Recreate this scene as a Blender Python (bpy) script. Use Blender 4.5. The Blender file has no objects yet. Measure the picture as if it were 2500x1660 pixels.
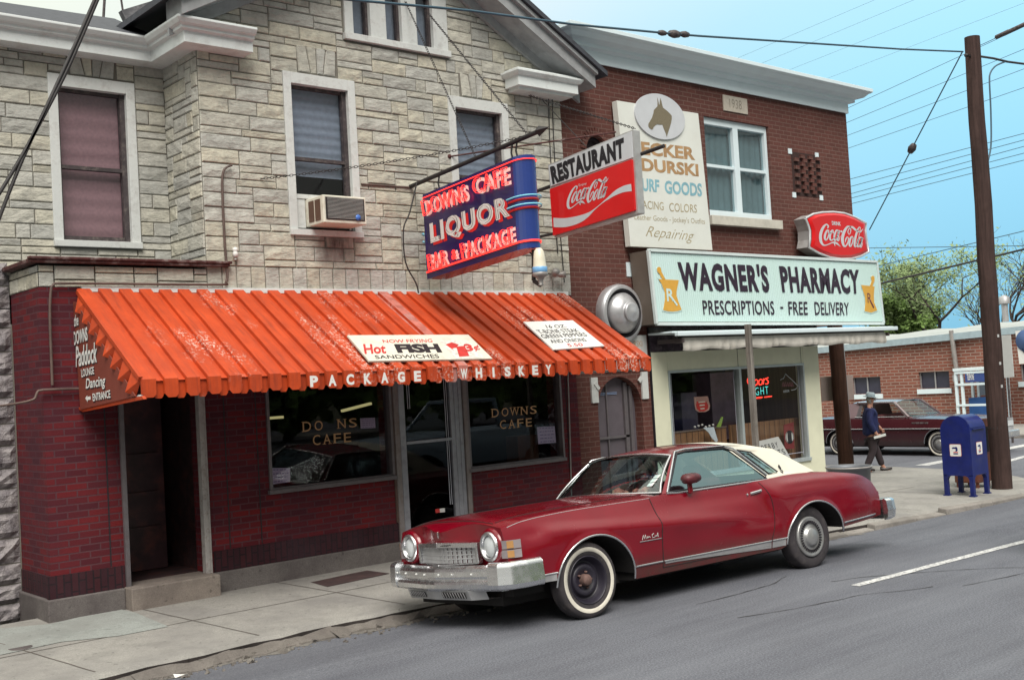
import bpy, bmesh, math, random
from mathutils import Vector, Matrix, Quaternion
random.seed(7)
SC = bpy.context.scene
COL = SC.collection
R_ = math.radians
# ---------------------------------------------------------------- camera
F, PCX, PCY = 2750.0, 1250.0, 830.0          # focal length and centre, in photo pixels (2500 x 1660)
CAM = Vector((0, -11.3, 2.12))
_ax = Vector((4430 - PCX, 745 - PCY, F)).normalized()
_az = _ax.cross(Vector((1, -.058, 0))).normalized()
if _az.y > 0: _az = -_az
_ay = _az.cross(_ax)
ROT = Matrix((_ax, _ay, _az))                # (right, down, forward) -> world
cam = bpy.data.objects.new('camera', bpy.data.cameras.new('camera'))
COL.objects.link(cam)
_r, _d, _f = ROT.col[0], ROT.col[1], ROT.col[2]
cam.matrix_world = Matrix(((_r.x, -_d.x, -_f.x, CAM.x), (_r.y, -_d.y, -_f.y, CAM.y), (_r.z, -_d.z, -_f.z, CAM.z), (0, 0, 0, 1)))
cam.data.sensor_width = 36; cam.data.lens = 36 * F / 2500
cam.data.clip_start = .05; cam.data.clip_end = 3000
SC.camera = cam
# ---------------------------------------------------------------- sky, sun, exposure
SUN_EL, SUN_AZ = 52, 212                      # degrees; azimuth of the sun measured from +Y towards +X
world = bpy.data.worlds.new('World'); SC.world = world; world.use_nodes = True
_n = world.node_tree.nodes; _l = world.node_tree.links
for q in list(_n): _n.remove(q)
_sky = _n.new('ShaderNodeTexSky'); _sky.sky_type = 'NISHITA'; _sky.sun_disc = False
_sky.sun_elevation = R_(SUN_EL); _sky.sun_rotation = R_(SUN_AZ)
_sky.air_density = 1.6; _sky.dust_density = 2.0; _sky.ozone_density = 1.5
_tc = _n.new('ShaderNodeTexCoord'); _sep = _n.new('ShaderNodeSeparateXYZ')
_l.new(_tc.outputs['Generated'], _sep.inputs[0])
# high thin overcast: whiter to the left of the street and low down, clear cyan to the right
_dot = _n.new('ShaderNodeVectorMath'); _dot.operation = 'DOT_PRODUCT'; _dot.inputs[1].default_value = (.86, .25, -.36)
_l.new(_tc.outputs['Generated'], _dot.inputs[0])
_rmp = _n.new('ShaderNodeValToRGB'); _l.new(_dot.outputs['Value'], _rmp.inputs[0])
_ce = _rmp.color_ramp.elements
for _p, _c in ((0.1, (5.28, 5.28, 4.72)), (0.36, (4.0, 4.16, 3.6)), (0.6, (3.44, 3.92, 4.08)), (0.653, (2.8, 3.84, 4.32)), (0.7, (2.32, 3.76, 4.4)), (0.766, (2.0, 3.95, 4.96)), (0.818, (1.8, 3.95, 5.3)), (0.87, (1.5, 3.9, 5.5))):
    _q = _ce[0] if _p == .10 else _ce[len(_ce) - 1] if _p == .36 and len(_ce) == 2 else _ce.new(_p)
    _q.position = _p; _q.color = (*_c, 1)
# an overcast dome is brighter overhead than at the horizon, and dimmer behind the viewer
_vm = _n.new('ShaderNodeMapRange'); _vm.inputs[1].default_value = 0; _vm.inputs[2].default_value = .9; _vm.inputs[3].default_value = .62; _vm.inputs[4].default_value = 1.75
_l.new(_sep.outputs[2], _vm.inputs[0])
_bk = _n.new('ShaderNodeMapRange'); _bk.inputs[1].default_value = -.75; _bk.inputs[2].default_value = .05; _bk.inputs[3].default_value = .34; _bk.inputs[4].default_value = 1.25
_l.new(_sep.outputs[1], _bk.inputs[0])
_ml = _n.new('ShaderNodeMath'); _ml.operation = 'MULTIPLY'; _l.new(_vm.outputs[0], _ml.inputs[0]); _l.new(_bk.outputs[0], _ml.inputs[1])
_sc = _n.new('ShaderNodeVectorMath'); _sc.operation = 'SCALE'; _l.new(_rmp.outputs[0], _sc.inputs[0]); _l.new(_ml.outputs[0], _sc.inputs['Scale'])
_mx = _n.new('ShaderNodeMix'); _mx.data_type = 'RGBA'; _mx.inputs[0].default_value = .93
_l.new(_sky.outputs[0], _mx.inputs[6]); _l.new(_sc.outputs[0], _mx.inputs[7])
_bg = _n.new('ShaderNodeBackground'); _bg.inputs[1].default_value = .1
_l.new(_mx.outputs[2], _bg.inputs[0])
_o = _n.new('ShaderNodeOutputWorld'); _l.new(_bg.outputs[0], _o.inputs[0])
sl = bpy.data.lights.new('sun', 'SUN'); sl.energy = 2.2; sl.angle = R_(36); sl.color = (1, .95, .88)
so = bpy.data.objects.new('sun', sl); COL.objects.link(so)
_sd = Vector((math.sin(R_(SUN_AZ)) * math.cos(R_(SUN_EL)), math.cos(R_(SUN_AZ)) * math.cos(R_(SUN_EL)), math.sin(R_(SUN_EL))))
so.rotation_euler = _sd.to_track_quat('Z', 'Y').to_euler(); so.location = (0, -20, 30)
SC.view_settings.view_transform = 'Standard'; SC.view_settings.look = 'None'
SC.view_settings.exposure = 0.92; SC.view_settings.gamma = 1

# ---------------------------------------------------------------- pixel -> point on a real plane
def ray(px, py): return ROT @ Vector(((px - PCX) / F, (py - PCY) / F, 1))
def hit(px, py, p0, n):
    d = ray(px, py); return CAM + d * ((Vector(p0) - CAM).dot(n) / d.dot(n))
VX, VY, VZ = Vector((1, 0, 0)), Vector((0, 1, 0)), Vector((0, 0, 1))
def PY(px, py, y=0.0): return hit(px, py, (0, y, 0), VY)
def PX(px, py, x): return hit(px, py, (x, 0, 0), VX)
def PZ(px, py, z=0.0): return hit(px, py, (0, 0, z), VZ)
class Plane:
    def __init__(s, p, n): s.p = Vector(p); s.n = Vector(n).normalized()
    def __call__(s, px, py): return hit(px, py, s.p, s.n)
    def up(s, d): return Plane(s.p + s.n * d, s.n)      # offset along the normal
def YP(y): return Plane((0, y, 0), (0, -1, 0))
def XP(x): return Plane((x, 0, 0), (-1, 0, 0))

def wmat(o): return (wmat(o.parent) @ o.matrix_parent_inverse @ o.matrix_basis) if o.parent else o.matrix_basis.copy()
def adopt(o, parent): o.parent = parent; o.matrix_parent_inverse = wmat(parent).inverted()
# ---------------------------------------------------------------- mesh builder
class MB:
    def __init__(s): s.v = []; s.f = []; s.m = []; s.c = None; s.sm = []
    def add(s, vs, fs, mi=0, smooth=False):
        b = len(s.v); s.v += [tuple(v) for v in vs]
        for f in fs: s.f.append([b + i for i in f]); s.m.append(mi); s.sm.append(smooth)
        return s
    def quad(s, a, b, c, d, mi=0): return s.add([a, b, c, d], [(0, 1, 2, 3)], mi)
    def box(s, x0, x1, y0, y1, z0, z1, mi=0):
        return s.hexa([(x0, y0, z0), (x1, y0, z0), (x1, y1, z0), (x0, y1, z0), (x0, y0, z1), (x1, y0, z1), (x1, y1, z1), (x0, y1, z1)], mi)
    def hexa(s, p, mi=0):
        return s.add(p, [(0, 3, 2, 1), (4, 5, 6, 7), (0, 1, 5, 4), (1, 2, 6, 5), (2, 3, 7, 6), (3, 0, 4, 7)], mi)
    def obox(s, c, ex, ey, ez, mi=0):      # centre and three half-extent vectors
        c, ex, ey, ez = Vector(c), Vector(ex), Vector(ey), Vector(ez)
        return s.hexa([c - ex - ey - ez, c + ex - ey - ez, c + ex + ey - ez, c - ex + ey - ez, c - ex - ey + ez, c + ex - ey + ez, c + ex + ey + ez, c - ex + ey + ez], mi)
    def bar(s, a, b, w, h=None, up=VZ, mi=0):
        a, b = Vector(a), Vector(b); d = b - a
        x = d.cross(Vector(up))
        if x.length < 1e-6: x = d.cross(VX)
        x.normalize(); y = x.cross(d).normalized(); h = h or w
        return s.obox((a + b) / 2, d / 2, x * w / 2, y * h / 2, mi)
    def prism(s, pts, off, mi=0, mside=None, cap=True):   # closed outline pts (3D), extruded by vector off
        n = len(pts); off = Vector(off); P = [Vector(p) for p in pts]
        vs = P + [p + off for p in P]
        fs = [(i, (i + 1) % n, n + (i + 1) % n, n + i) for i in range(n)]
        s.add(vs, fs, mi if mside is None else mside)
        if cap: s.add(P, [tuple(range(n))[::-1]], mi); s.add([p + off for p in P], [tuple(range(n))], mi)
        return s
    def tube(s, pts, r, n=8, mi=0, caps=True, smooth=True):
        pts = [Vector(p) for p in pts]; k = len(pts); vs = []; prev = None
        for i, p in enumerate(pts):
            t = (pts[min(i + 1, k - 1)] - pts[max(i - 1, 0)]).normalized()
            if prev is None:
                a = t.cross(VZ)
                if a.length < 1e-3: a = t.cross(VX)
                a.normalize()
            else:
                a = prev - t * prev.dot(t)
                a.normalize()
            prev = a; b = t.cross(a); rr = r[i] if isinstance(r, (list, tuple)) else r
            vs += [p + (a * math.cos(2 * math.pi * j / n) + b * math.sin(2 * math.pi * j / n)) * rr for j in range(n)]
        fs = [(i * n + j, i * n + (j + 1) % n, (i + 1) * n + (j + 1) % n, (i + 1) * n + j) for i in range(k - 1) for j in range(n)]
        s.add(vs, fs, mi, smooth)
        if caps: s.add(vs[:n], [tuple(range(n))[::-1]], mi); s.add(vs[-n:], [tuple(range(n))], mi)
        return s
    def lathe(s, prof, c, ax=VZ, n=24, mi=0, smooth=True, a0=0, a1=2 * math.pi):   # prof: (radius, height along ax)
        ax = Vector(ax).normalized(); u = ax.cross(VX if abs(ax.x) < .8 else VY).normalized(); w = ax.cross(u); c = Vector(c)
        full = abs(a1 - a0 - 2 * math.pi) < 1e-6; m = n if full else n + 1; vs = []
        for (r, h) in prof:
            vs += [c + ax * h + (u * math.cos(a0 + (a1 - a0) * j / n) + w * math.sin(a0 + (a1 - a0) * j / n)) * r for j in range(m)]
        fs = [(i * m + j, i * m + (j + 1) % m, (i + 1) * m + (j + 1) % m, (i + 1) * m + j) for i in range(len(prof) - 1) for j in range(n)]
        return s.add(vs, fs, mi, smooth)
    def grid(s, fn, nu, nv, mi=0, smooth=True, flip=False):
        vs = [fn(i / nu, j / nv) for i in range(nu + 1) for j in range(nv + 1)]
        w = nv + 1
        fs = [(i * w + j, (i + 1) * w + j, (i + 1) * w + j + 1, i * w + j + 1) for i in range(nu) for j in range(nv)]
        if flip: fs = [f[::-1] for f in fs]
        return s.add(vs, fs, mi, smooth)
    def xf(s, M):
        s.v = [tuple(M @ Vector(v)) for v in s.v]; return s
    def build(s, name, mats, parent=None, bevel=0, bseg=2, weld=False, normals=True, autosmooth=None):
        me = bpy.data.meshes.new(name); me.from_pydata(s.v, [], s.f)
        for m in (mats if isinstance(mats, (list, tuple)) else [mats]): me.materials.append(m)
        me.polygons.foreach_set('material_index', s.m); me.polygons.foreach_set('use_smooth', s.sm)
        if s.c: 
            at = me.color_attributes.new('Col', 'FLOAT_COLOR', 'POINT')
            for i, c in enumerate(s.c): at.data[i].color = (c[0], c[1], c[2], 1)
        if weld or normals:
            bm = bmesh.new(); bm.from_mesh(me)
            if weld: bmesh.ops.remove_doubles(bm, verts=bm.verts, dist=1e-4)
            if normals: bmesh.ops.recalc_face_normals(bm, faces=bm.faces)
            bm.to_mesh(me); bm.free()
        me.update()
        o = bpy.data.objects.new(name, me); COL.objects.link(o)
        if parent: adopt(o, parent)
        if bevel:
            b = o.modifiers.new('bevel', 'BEVEL'); b.width = bevel; b.segments = bseg; b.limit_method = 'ANGLE'; b.angle_limit = R_(35); b.harden_normals = False
        return o
def tag(o, label=None, cat=None, group=None, kind=None):
    if label: o['label'] = label
    if cat: o['category'] = cat
    if group: o['group'] = group
    if kind: o['kind'] = kind
    return o
def thing(name, label, cat, loc=(0, 0, 0), group=None):
    o = bpy.data.objects.new(name, None); COL.objects.link(o); o.location = loc; o.empty_display_size = .2
    return tag(o, label, cat, group)
def struct(o): o['kind'] = 'structure'; return o
def clone(o, parent=None):
    c = o.copy(); COL.objects.link(c)
    if parent is not None: c.parent = parent
    for ch in [k for k in bpy.data.objects if k.parent is o]: clone(ch, c)
    return c

# ---------------------------------------------------------------- materials
def lin(r, g, b): return tuple(((c / 255) / 12.92 if c / 255 < .04045 else ((c / 255 + .055) / 1.055) ** 2.4) for c in (r, g, b))
class NT:
    def __init__(s, name):
        s.m = bpy.data.materials.new(name); s.m.use_nodes = True; s.t = s.m.node_tree; s.n = s.t.nodes
        s.b = s.n['Principled BSDF']; s.out = s.n['Material Output']
    def new(s, t, **kw):
        q = s.n.new(t)
        for k, v in kw.items(): setattr(q, k, v)
        return q
    def lk(s, a, b): s.t.links.new(a, b)
    def coord(s, scale=(1, 1, 1), kind='Object', rot=(0, 0, 0)):
        c = s.new('ShaderNodeTexCoord'); mp = s.new('ShaderNodeMapping'); s.lk(c.outputs[kind], mp.inputs[0])
        mp.inputs['Scale'].default_value = scale; mp.inputs['Rotation'].default_value = rot
        return mp.outputs[0]
    def noise(s, co, scale, detail=4, rough=.55):
        q = s.new('ShaderNodeTexNoise'); q.inputs['Scale'].default_value = scale; q.inputs['Detail'].default_value = detail; q.inputs['Roughness'].default_value = rough
        s.lk(co, q.inputs['Vector']); return q.outputs['Fac']
    def ramp(s, fac, stops):
        q = s.new('ShaderNodeValToRGB'); s.lk(fac, q.inputs[0]); e = q.color_ramp.elements
        while len(e) < len(stops): e.new(.5)
        for el, (p, c) in zip(e, stops): el.position = p; el.color = (c[0], c[1], c[2], 1) if not isinstance(c, (int, float)) else (c, c, c, 1)
        return q.outputs[0]
    def mix(s, fac, a, b, mode='MIX'):
        q = s.new('ShaderNodeMix', data_type='RGBA', blend_type=mode)
        for i, v in ((0, fac), (6, a), (7, b)):
            if isinstance(v, (int, float)): q.inputs[i].default_value = v
            elif isinstance(v, tuple): q.inputs[i].default_value = (v[0], v[1], v[2], 1)
            else: s.lk(v, q.inputs[i])
        return q.outputs[2]
    def bump(s, h, strength=.3, dist=.01, prev=None):
        q = s.new('ShaderNodeBump'); q.inputs['Strength'].default_value = strength; q.inputs['Distance'].default_value = dist
        s.lk(h, q.inputs['Height'])
        if prev is not None: s.lk(prev, q.inputs['Normal'])
        s.lk(q.outputs[0], s.b.inputs['Normal']); return q.outputs[0]
    def set(s, base=None, rough=None, metal=None, spec=None, coat=None, emit=None, estr=None):
        i = s.b.inputs
        def put(k, v):
            if v is None: return
            if isinstance(v, (int, float)): i[k].default_value = v
            elif isinstance(v, tuple): i[k].default_value = (v[0], v[1], v[2], 1)
            else: s.lk(v, i[k])
        put('Base Color', base); put('Roughness', rough); put('Metallic', metal); put('Specular IOR Level', spec); put('Coat Weight', coat)
        put('Emission Color', emit); put('Emission Strength', estr)
        return s.m
def paint(name, c, rough=.6, var=.12, scale=6, metal=0, spec=.5, coat=0, bump=0, dirt=None, dscale=3, damt=.5, bscale=60):
    t = NT(name); co = t.coord()
    f = t.noise(co, scale, 5)
    lo = tuple(x * (1 - var) for x in c); hi = tuple(min(1, x * (1 + var)) for x in c)
    col = t.ramp(f, [(.3, lo), (.7, hi)])
    if dirt:
        g = t.noise(co, dscale, 8, .7)
        col = t.mix(t.ramp(g, [(.5, 0.0), (.72, damt)]), col, dirt)
    t.set(base=col, rough=rough, metal=metal, spec=spec, coat=coat)
    if bump: t.bump(t.noise(co, bscale, 4), bump, .004)
    return t.m
def glow(name, c, s):
    t = NT(name); t.set(base=c, rough=.4, emit=c, estr=s); return t.m
def dimglass(name, tint, k=.12, rough=.12, refl=(1, 1, 1)):
    t = NT(name); t.n.remove(t.b); tr = t.new('ShaderNodeBsdfTransparent'); tr.inputs[0].default_value = (*tint, 1); gl = t.new('ShaderNodeBsdfGlossy'); gl.inputs['Roughness'].default_value = rough; gl.inputs[0].default_value = (*refl, 1)
    mx = t.new('ShaderNodeMixShader'); mx.inputs[0].default_value = k; t.lk(tr.outputs[0], mx.inputs[1]); t.lk(gl.outputs[0], mx.inputs[2]); t.lk(mx.outputs[0], t.out.inputs[0]); return t.m
def glass(name, tint=(.8, .85, .85), refl=1.0, rough=.01, ior=1.5):
    t = NT(name); t.n.remove(t.b)
    tr = t.new('ShaderNodeBsdfTransparent'); tr.inputs[0].default_value = (*tint, 1)
    gl = t.new('ShaderNodeBsdfGlossy'); gl.inputs['Roughness'].default_value = rough; gl.inputs[0].default_value = (refl, refl, refl, 1)
    fr = t.new('ShaderNodeFresnel'); ge = t.new('ShaderNodeNewGeometry'); mr = t.new('ShaderNodeMapRange'); mr.inputs[3].default_value = ior; mr.inputs[4].default_value = 1 / ior; t.lk(ge.outputs['Backfacing'], mr.inputs[0]); t.lk(mr.outputs[0], fr.inputs[0])
    mx = t.new('ShaderNodeMixShader'); t.lk(fr.outputs[0], mx.inputs[0]); t.lk(tr.outputs[0], mx.inputs[1]); t.lk(gl.outputs[0], mx.inputs[2])
    t.lk(mx.outputs[0], t.out.inputs[0]); return t.m
def brickmat(name, c1, c2, mortar, bw=.205, bh=.068, ms=.008, var=None, rough=.85, soldier=False, fade=.25, msmooth=.1):
    t = NT(name); c = t.new('ShaderNodeTexCoord'); sp = t.new('ShaderNodeSeparateXYZ'); t.lk(c.outputs['Object'], sp.inputs[0])
    ad = t.new('ShaderNodeMath', operation='ADD'); t.lk(sp.outputs[0], ad.inputs[0]); t.lk(sp.outputs[1], ad.inputs[1])
    cb = t.new('ShaderNodeCombineXYZ')
    if soldier: t.lk(ad.outputs[0], cb.inputs[1]); t.lk(sp.outputs[2], cb.inputs[0])
    else: t.lk(ad.outputs[0], cb.inputs[0]); t.lk(sp.outputs[2], cb.inputs[1])
    b = t.new('ShaderNodeTexBrick'); t.lk(cb.outputs[0], b.inputs['Vector'])
    b.inputs['Scale'].default_value = 1; b.inputs['Brick Width'].default_value = bw; b.inputs['Row Height'].default_value = bh
    b.inputs['Mortar Size'].default_value = ms; b.inputs['Mortar Smooth'].default_value = msmooth; b.inputs['Bias'].default_value = -.1
    b.inputs['Color1'].default_value = (*c1, 1); b.inputs['Color2'].default_value = (*c2, 1); b.inputs['Mortar'].default_value = (*mortar, 1)
    co = t.coord()
    n1 = t.noise(co, 1.3, 6, .6); n2 = t.noise(co, 40, 4)
    col = t.mix(t.ramp(n1, [(.38, 0.0), (.7, fade)]), b.outputs['Color'], var or tuple(x * .45 for x in c1))
    col = t.mix(t.ramp(n2, [(.3, .0), (.8, .35)]), col, tuple(x * .5 for x in c1))
    t.set(base=col, rough=rough, spec=.3)
    inv = t.new('ShaderNodeMath', operation='SUBTRACT'); inv.inputs[0].default_value = 1; t.lk(b.outputs['Fac'], inv.inputs[1])
    p = t.bump(inv.outputs[0], .6, .006); t.bump(n2, .25, .004, p)
    return t.m
MT = {}
def M(k): return MT[k]

# ---------------------------------------------------------------- lettering
def font_mesh(text, bold=0.0, shear=0.0, extrude=0.0, spacing=1.0, outline=0.0):
    cu = bpy.data.curves.new('t', 'FONT'); cu.body = text; cu.size = 1; cu.offset = bold; cu.shear = shear; cu.extrude = extrude
    cu.space_character = spacing; cu.resolution_u = 3
    if outline: cu.fill_mode = 'NONE'; cu.bevel_depth = outline; cu.bevel_resolution = 1
    ob = bpy.data.objects.new('t', cu); COL.objects.link(ob)
    dg = bpy.context.evaluated_depsgraph_get(); me = bpy.data.meshes.new_from_object(ob.evaluated_get(dg))
    vs = [v.co.copy() for v in me.vertices]; fs = [list(p.vertices) for p in me.polygons]
    bpy.data.objects.remove(ob); bpy.data.curves.remove(cu); bpy.data.meshes.remove(me)
    return vs, fs
def text_on(mb, text, q, n, d=.003, mi=0, bold=0.0, shear=0.0, spacing=1.0, tube=0.0, tn=6, serif=0.0):
    """q: four 3D corners TL, TR, BR, BL of the lettering's bounding box; n: outward normal; d: thickness of the paint or letter"""
    q = [Vector(c) for c in q]; n = Vector(n)
    vs, fs = font_mesh(text, bold, shear, 0, spacing, tube)
    if not vs: return
    x0 = min(v.x for v in vs); x1 = max(v.x for v in vs); y0 = min(v.y for v in vs); y1 = max(v.y for v in vs)
    def mp(v):
        a = (v.x - x0) / (x1 - x0 or 1); b = (y1 - v.y) / (y1 - y0 or 1)
        p = q[0].lerp(q[1], a).lerp(q[3].lerp(q[2], a), b)
        return p + n * (d + v.z * (1.0 if tube else 0))
    mb.add([mp(v) for v in vs], fs, mi)
def pxq(pl, tl, tr, br, bl): return [pl(*tl), pl(*tr), pl(*br), pl(*bl)]
def spline(pts, per=6):
    """Catmull-Rom through (x, y, w) tuples"""
    if len(pts) < 3: return pts
    out = []; P = [pts[0]] + list(pts) + [pts[-1]]
    for i in range(1, len(P) - 2):
        for k in range(per):
            t = k / per; a, b, c, d = P[i - 1], P[i], P[i + 1], P[i + 2]
            out.append(tuple(.5 * (2 * b[j] + (c[j] - a[j]) * t + (2 * a[j] - 5 * b[j] + 4 * c[j] - d[j]) * t * t + (3 * b[j] - a[j] - 3 * c[j] + d[j]) * t ** 3) for j in range(len(b))))
    out.append(tuple(pts[-1])); return out
def stroke_on(mb, pts, fn, n, d=.003, mi=0, per=6):
    """brush stroke in any 2D chart; pts (x, y, width); fn maps chart (x, y) to 3D"""
    P = spline(pts, per); L = []; Rr = []; n = Vector(n) * d
    for i, p in enumerate(P):
        a = P[max(i - 1, 0)]; b = P[min(i + 1, len(P) - 1)]
        tx, ty = b[0] - a[0], b[1] - a[1]; l = math.hypot(tx, ty) or 1
        nx, ny = -ty / l * p[2] / 2, tx / l * p[2] / 2
        L.append(fn(p[0] + nx, p[1] + ny) + n); Rr.append(fn(p[0] - nx, p[1] - ny) + n)
    k = len(P)
    mb.add(L + Rr, [(i, i + 1, k + i + 1, k + i) for i in range(k - 1)], mi)
# ================================================================ materials
MT['asphalt'] = (lambda t: (t.set(base=t.mix(t.ramp(t.noise(t.coord(), .35, 6, .65), [(.30, 0.15), (.70, .70)]), t.ramp(t.noise(t.coord(), 62, 5, .85), [(.36, (.046, .049, .060)), (.5, (.118, .124, .146)), (.64, (.25, .26, .29))]), t.ramp(t.noise(t.coord((.16, 1.3, 1)), 1.6, 6, .65), [(.35, (.044, .043, .054)), (.7, (.13, .134, .15))])), rough=.88, spec=.25), t.bump(t.noise(t.coord(), 160, 3, .8), .5, .004), t.m)[2])(NT('asphalt'))
def concrete(name, c, stain, amt=.6, cells=None):
    t = NT(name); co = t.coord()
    col = t.ramp(t.noise(co, 70, 3, .8), [(.3, tuple(x * .72 for x in c)), (.7, tuple(x * 1.2 for x in c))])
    col = t.mix(t.ramp(t.noise(co, .9, 8, .7), [(.42, 0.0), (.62, amt)]), col, stain)
    col = t.mix(t.ramp(t.noise(co, 2.4, 9, .75), [(.52, 0.0), (.60, .4)]), col, tuple(x * .62 for x in c))
    col = t.mix(t.ramp(t.noise(co, 5, 6, .7), [(.55, 0.0), (.75, .45)]), col, tuple(x * .5 for x in c))
    col = t.mix(t.ramp(t.noise(co, 17, 4, .5), [(.66, 0.0), (.70, .55)]), col, tuple(x * .35 for x in c))
    t.set(base=col, rough=.9, spec=.2); t.bump(t.noise(co, 90, 3, .7), .35, .004); return t.m
MT['sidewalk'] = concrete('sidewalk concrete', (.285, .275, .255), (.19, .182, .175), .8)
MT['slab'] = concrete('pale repaired slab', (.29, .31, .295), (.19, .19, .18), .6)
MT['base'] = concrete('foundation concrete', (.15, .135, .13), (.07, .058, .06), .8)
MT['step'] = concrete('stone step', (.24, .205, .18), (.085, .07, .068), .7)
MT['kerb'] = concrete('kerb concrete', (.27, .25, .23), (.12, .11, .10), .8)
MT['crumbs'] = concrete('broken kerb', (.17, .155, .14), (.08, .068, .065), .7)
MT['soil'] = concrete('ground', (.12, .12, .09), (.08, .09, .05), .8)
MT['brick'] = brickmat('crimson brick', (.145, .009, .012), (.052, .0075, .015), (.090, .036, .044), fade=.6, var=(.045, .018, .03), ms=.0075)
MT['soldier'] = brickmat('soldier brick', (.045, .009, .013), (.026, .007, .012), (.012, .006, .009), bw=.205, bh=.072, soldier=True, fade=.6, var=(.05, .03, .04))
MT['phbrick'] = brickmat('brown brick', (.128, .046, .037), (.098, .037, .030), (.175, .108, .09), bw=.208, bh=.0705, ms=.0065, fade=.35, var=(.07, .03, .026))
MT['bgbrick'] = brickmat('orange brick', (.26, .088, .060), (.16, .058, .042), (.31, .23, .19), bw=.30, bh=.098, ms=.016, fade=.12)
def stonemat():
    t = NT('ashlar stone'); co = t.coord()
    a = t.new('ShaderNodeAttribute'); a.attribute_name = 'Col'
    col = t.mix(t.ramp(t.noise(co, 7, 6, .65), [(.45, 0.0), (.68, .62)]), a.outputs['Color'], (.255, .25, .228))
    gr = t.new('ShaderNodeTexGradient', gradient_type='SPHERICAL'); mp = t.new('ShaderNodeMapping'); tc = t.new('ShaderNodeTexCoord'); t.lk(tc.outputs['Object'], mp.inputs[0]); t.lk(mp.outputs[0], gr.inputs[0])
    mp.inputs['Scale'].default_value = (2.6, 0, 3.2); mp.inputs['Location'].default_value = (-7.12 * 2.6, 0, -3.83 * 3.2)   # drip stain below the air conditioner
    sm_ = t.new('ShaderNodeMath', operation='MULTIPLY'); t.lk(gr.outputs['Fac'], sm_.inputs[0]); t.lk(t.ramp(t.noise(t.coord((3, 1, .7)), 6, 5), [(.3, .4), (.6, 1.0)]), sm_.inputs[1]); col = t.mix(sm_.outputs[0], col, (.05, .032, .032))
    col = t.mix(t.ramp(t.noise(co, 34, 5, .7), [(.48, 0.0), (.78, .35)]), col, (.16, .15, .13))
    t.set(base=col, rough=.9, spec=.2)
    p = t.bump(t.noise(t.coord((1, 1, 2.4)), 11, 5, .6), .55, .03); t.bump(t.noise(co, 70, 4, .7), .35, .006, p); return t.m
MT['stone'] = stonemat()
MT['rockstone'] = (lambda t: (t.set(base=t.ramp(t.noise(t.coord(), 9, 8, .7), [(.3, (.14, .125, .14)), (.7, (.40, .37, .37))]), rough=.9), t.bump(t.noise(t.coord(), 12, 6, .7), 1, .06), t.m)[2])(NT('rock faced stone'))
MT['mortar'] = paint('mortar', (.15, .14, .12), .95)
MT['whitewood'] = paint('weathered white paint', (.56, .58, .57), .7, .08, 9, dirt=(.24, .22, .21), dscale=9, damt=.55, bump=.2)
MT['white2'] = paint('white cornice paint', (.66, .70, .70), .65, .05, 4, dirt=(.34, .33, .31), dscale=4, damt=.6, bump=.1)
MT['phwhite'] = paint('pale cornice paint', (.64, .74, .78), .55, .04, 4, dirt=(.45, .50, .52), dscale=2, damt=.25)
MT['slate'] = paint('slate roof', (.04, .044, .055), .8, .25, 14, bump=.5, bscale=30)
MT['rake'] = paint('grey rake boards', (.30, .31, .32), .75, .12, 8, dirt=(.14, .13, .13))
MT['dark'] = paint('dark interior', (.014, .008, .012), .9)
MT['sashdark'] = paint('dark window sash', (.045, .035, .038), .6, .3, 12, dirt=(.20, .17, .15), dscale=16, damt=.6)
MT['alu'] = paint('aluminium frame', (.15, .135, .145), .45, .12, 10, metal=.35, dirt=(.12, .09, .09), dscale=12, damt=.6)
MT['jamb'] = paint('worn white jamb', (.20, .18, .178), .7, .12, 10, dirt=(.16, .11, .09), dscale=14, damt=.8)
MT['glass'] = glass('clear glass', (.74, .74, .78), .62, .01, 1.45)
MT['upglass'] = glass('dusty upstairs glass', (.84, .87, .92), .9, .04, 1.7)
MT['curtain'] = paint('mauve blind behind glass', (.30, .165, .17), .9, .12, 30)
MT['bluegrey'] = paint('grey roller blind', (.23, .265, .31), .9, .1, 20)
MT['black'] = paint('black iron', (.018, .015, .016), .6, .2)
MT['rust'] = paint('rusty coping', (.06, .014, .013), .8, .3, 12, dirt=(.30, .26, .25), dscale=7, damt=.8)
MT['conduit'] = paint('old conduit', (.10, .065, .055), .6, .3, 8)
MT['conduitgrey'] = paint('galvanised conduit', (.30, .28, .27), .5, .15, 8, metal=.4)
MT['gold'] = paint('gold leaf lettering', (.46, .27, .13), .6, .2, 30)
MT['paper'] = paint('paper notice', (.55, .47, .62), .8, .05)
MT['ink'] = paint('black lettering', (.012, .010, .014), .6, .2)
MT['redink'] = paint('red lettering', (.48, .03, .025), .6, .2, 20)
MT['whitepaint'] = paint('white sign paint', (.68, .68, .66), .55, .03, 8)
# ================================================================ ground
def curbY(X):
    pts = [(-40, -1.9), (0, -2.2), (3.4, -2.15), (5.5, -2.05), (7, -2.15), (10, -2.45), (13.7, -2.9), (16.2, -3.35), (17.2, -3.35), (18.3, -2.95), (19.1, -2.2), (19.7, -.9), (20.0, .9), (20.05, 40)]
    for (a, ya), (b, yb) in zip(pts, pts[1:]):
        if a <= X <= b: return ya + (yb - ya) * (X - a) / (b - a)
    return -1.9
def sm(a, b, x):
    t = min(1, max(0, (x - a) / (b - a))); return t * t * (3 - 2 * t)
def road_z(X, Y):
    d = (curbY(X) if X < 19 else -2.5) - Y
    return -.155 * (1 - sm(0, 1.7, d)) * (1 - sm(12, 17, X)) - .045 * sm(12, 17, X)
def walk_z(X, Y):
    c = curbY(min(X, 19)); t = min(1, max(0, (Y - c) / max(.5, -c)))
    e = -.035 * (1 - sm(14, 18, X)) + .0 * sm(14, 18, X); wv = .06 * (1 - sm(12, 17, X)) + .02 * sm(12, 17, X)
    return e + (wv - e) * t
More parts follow.
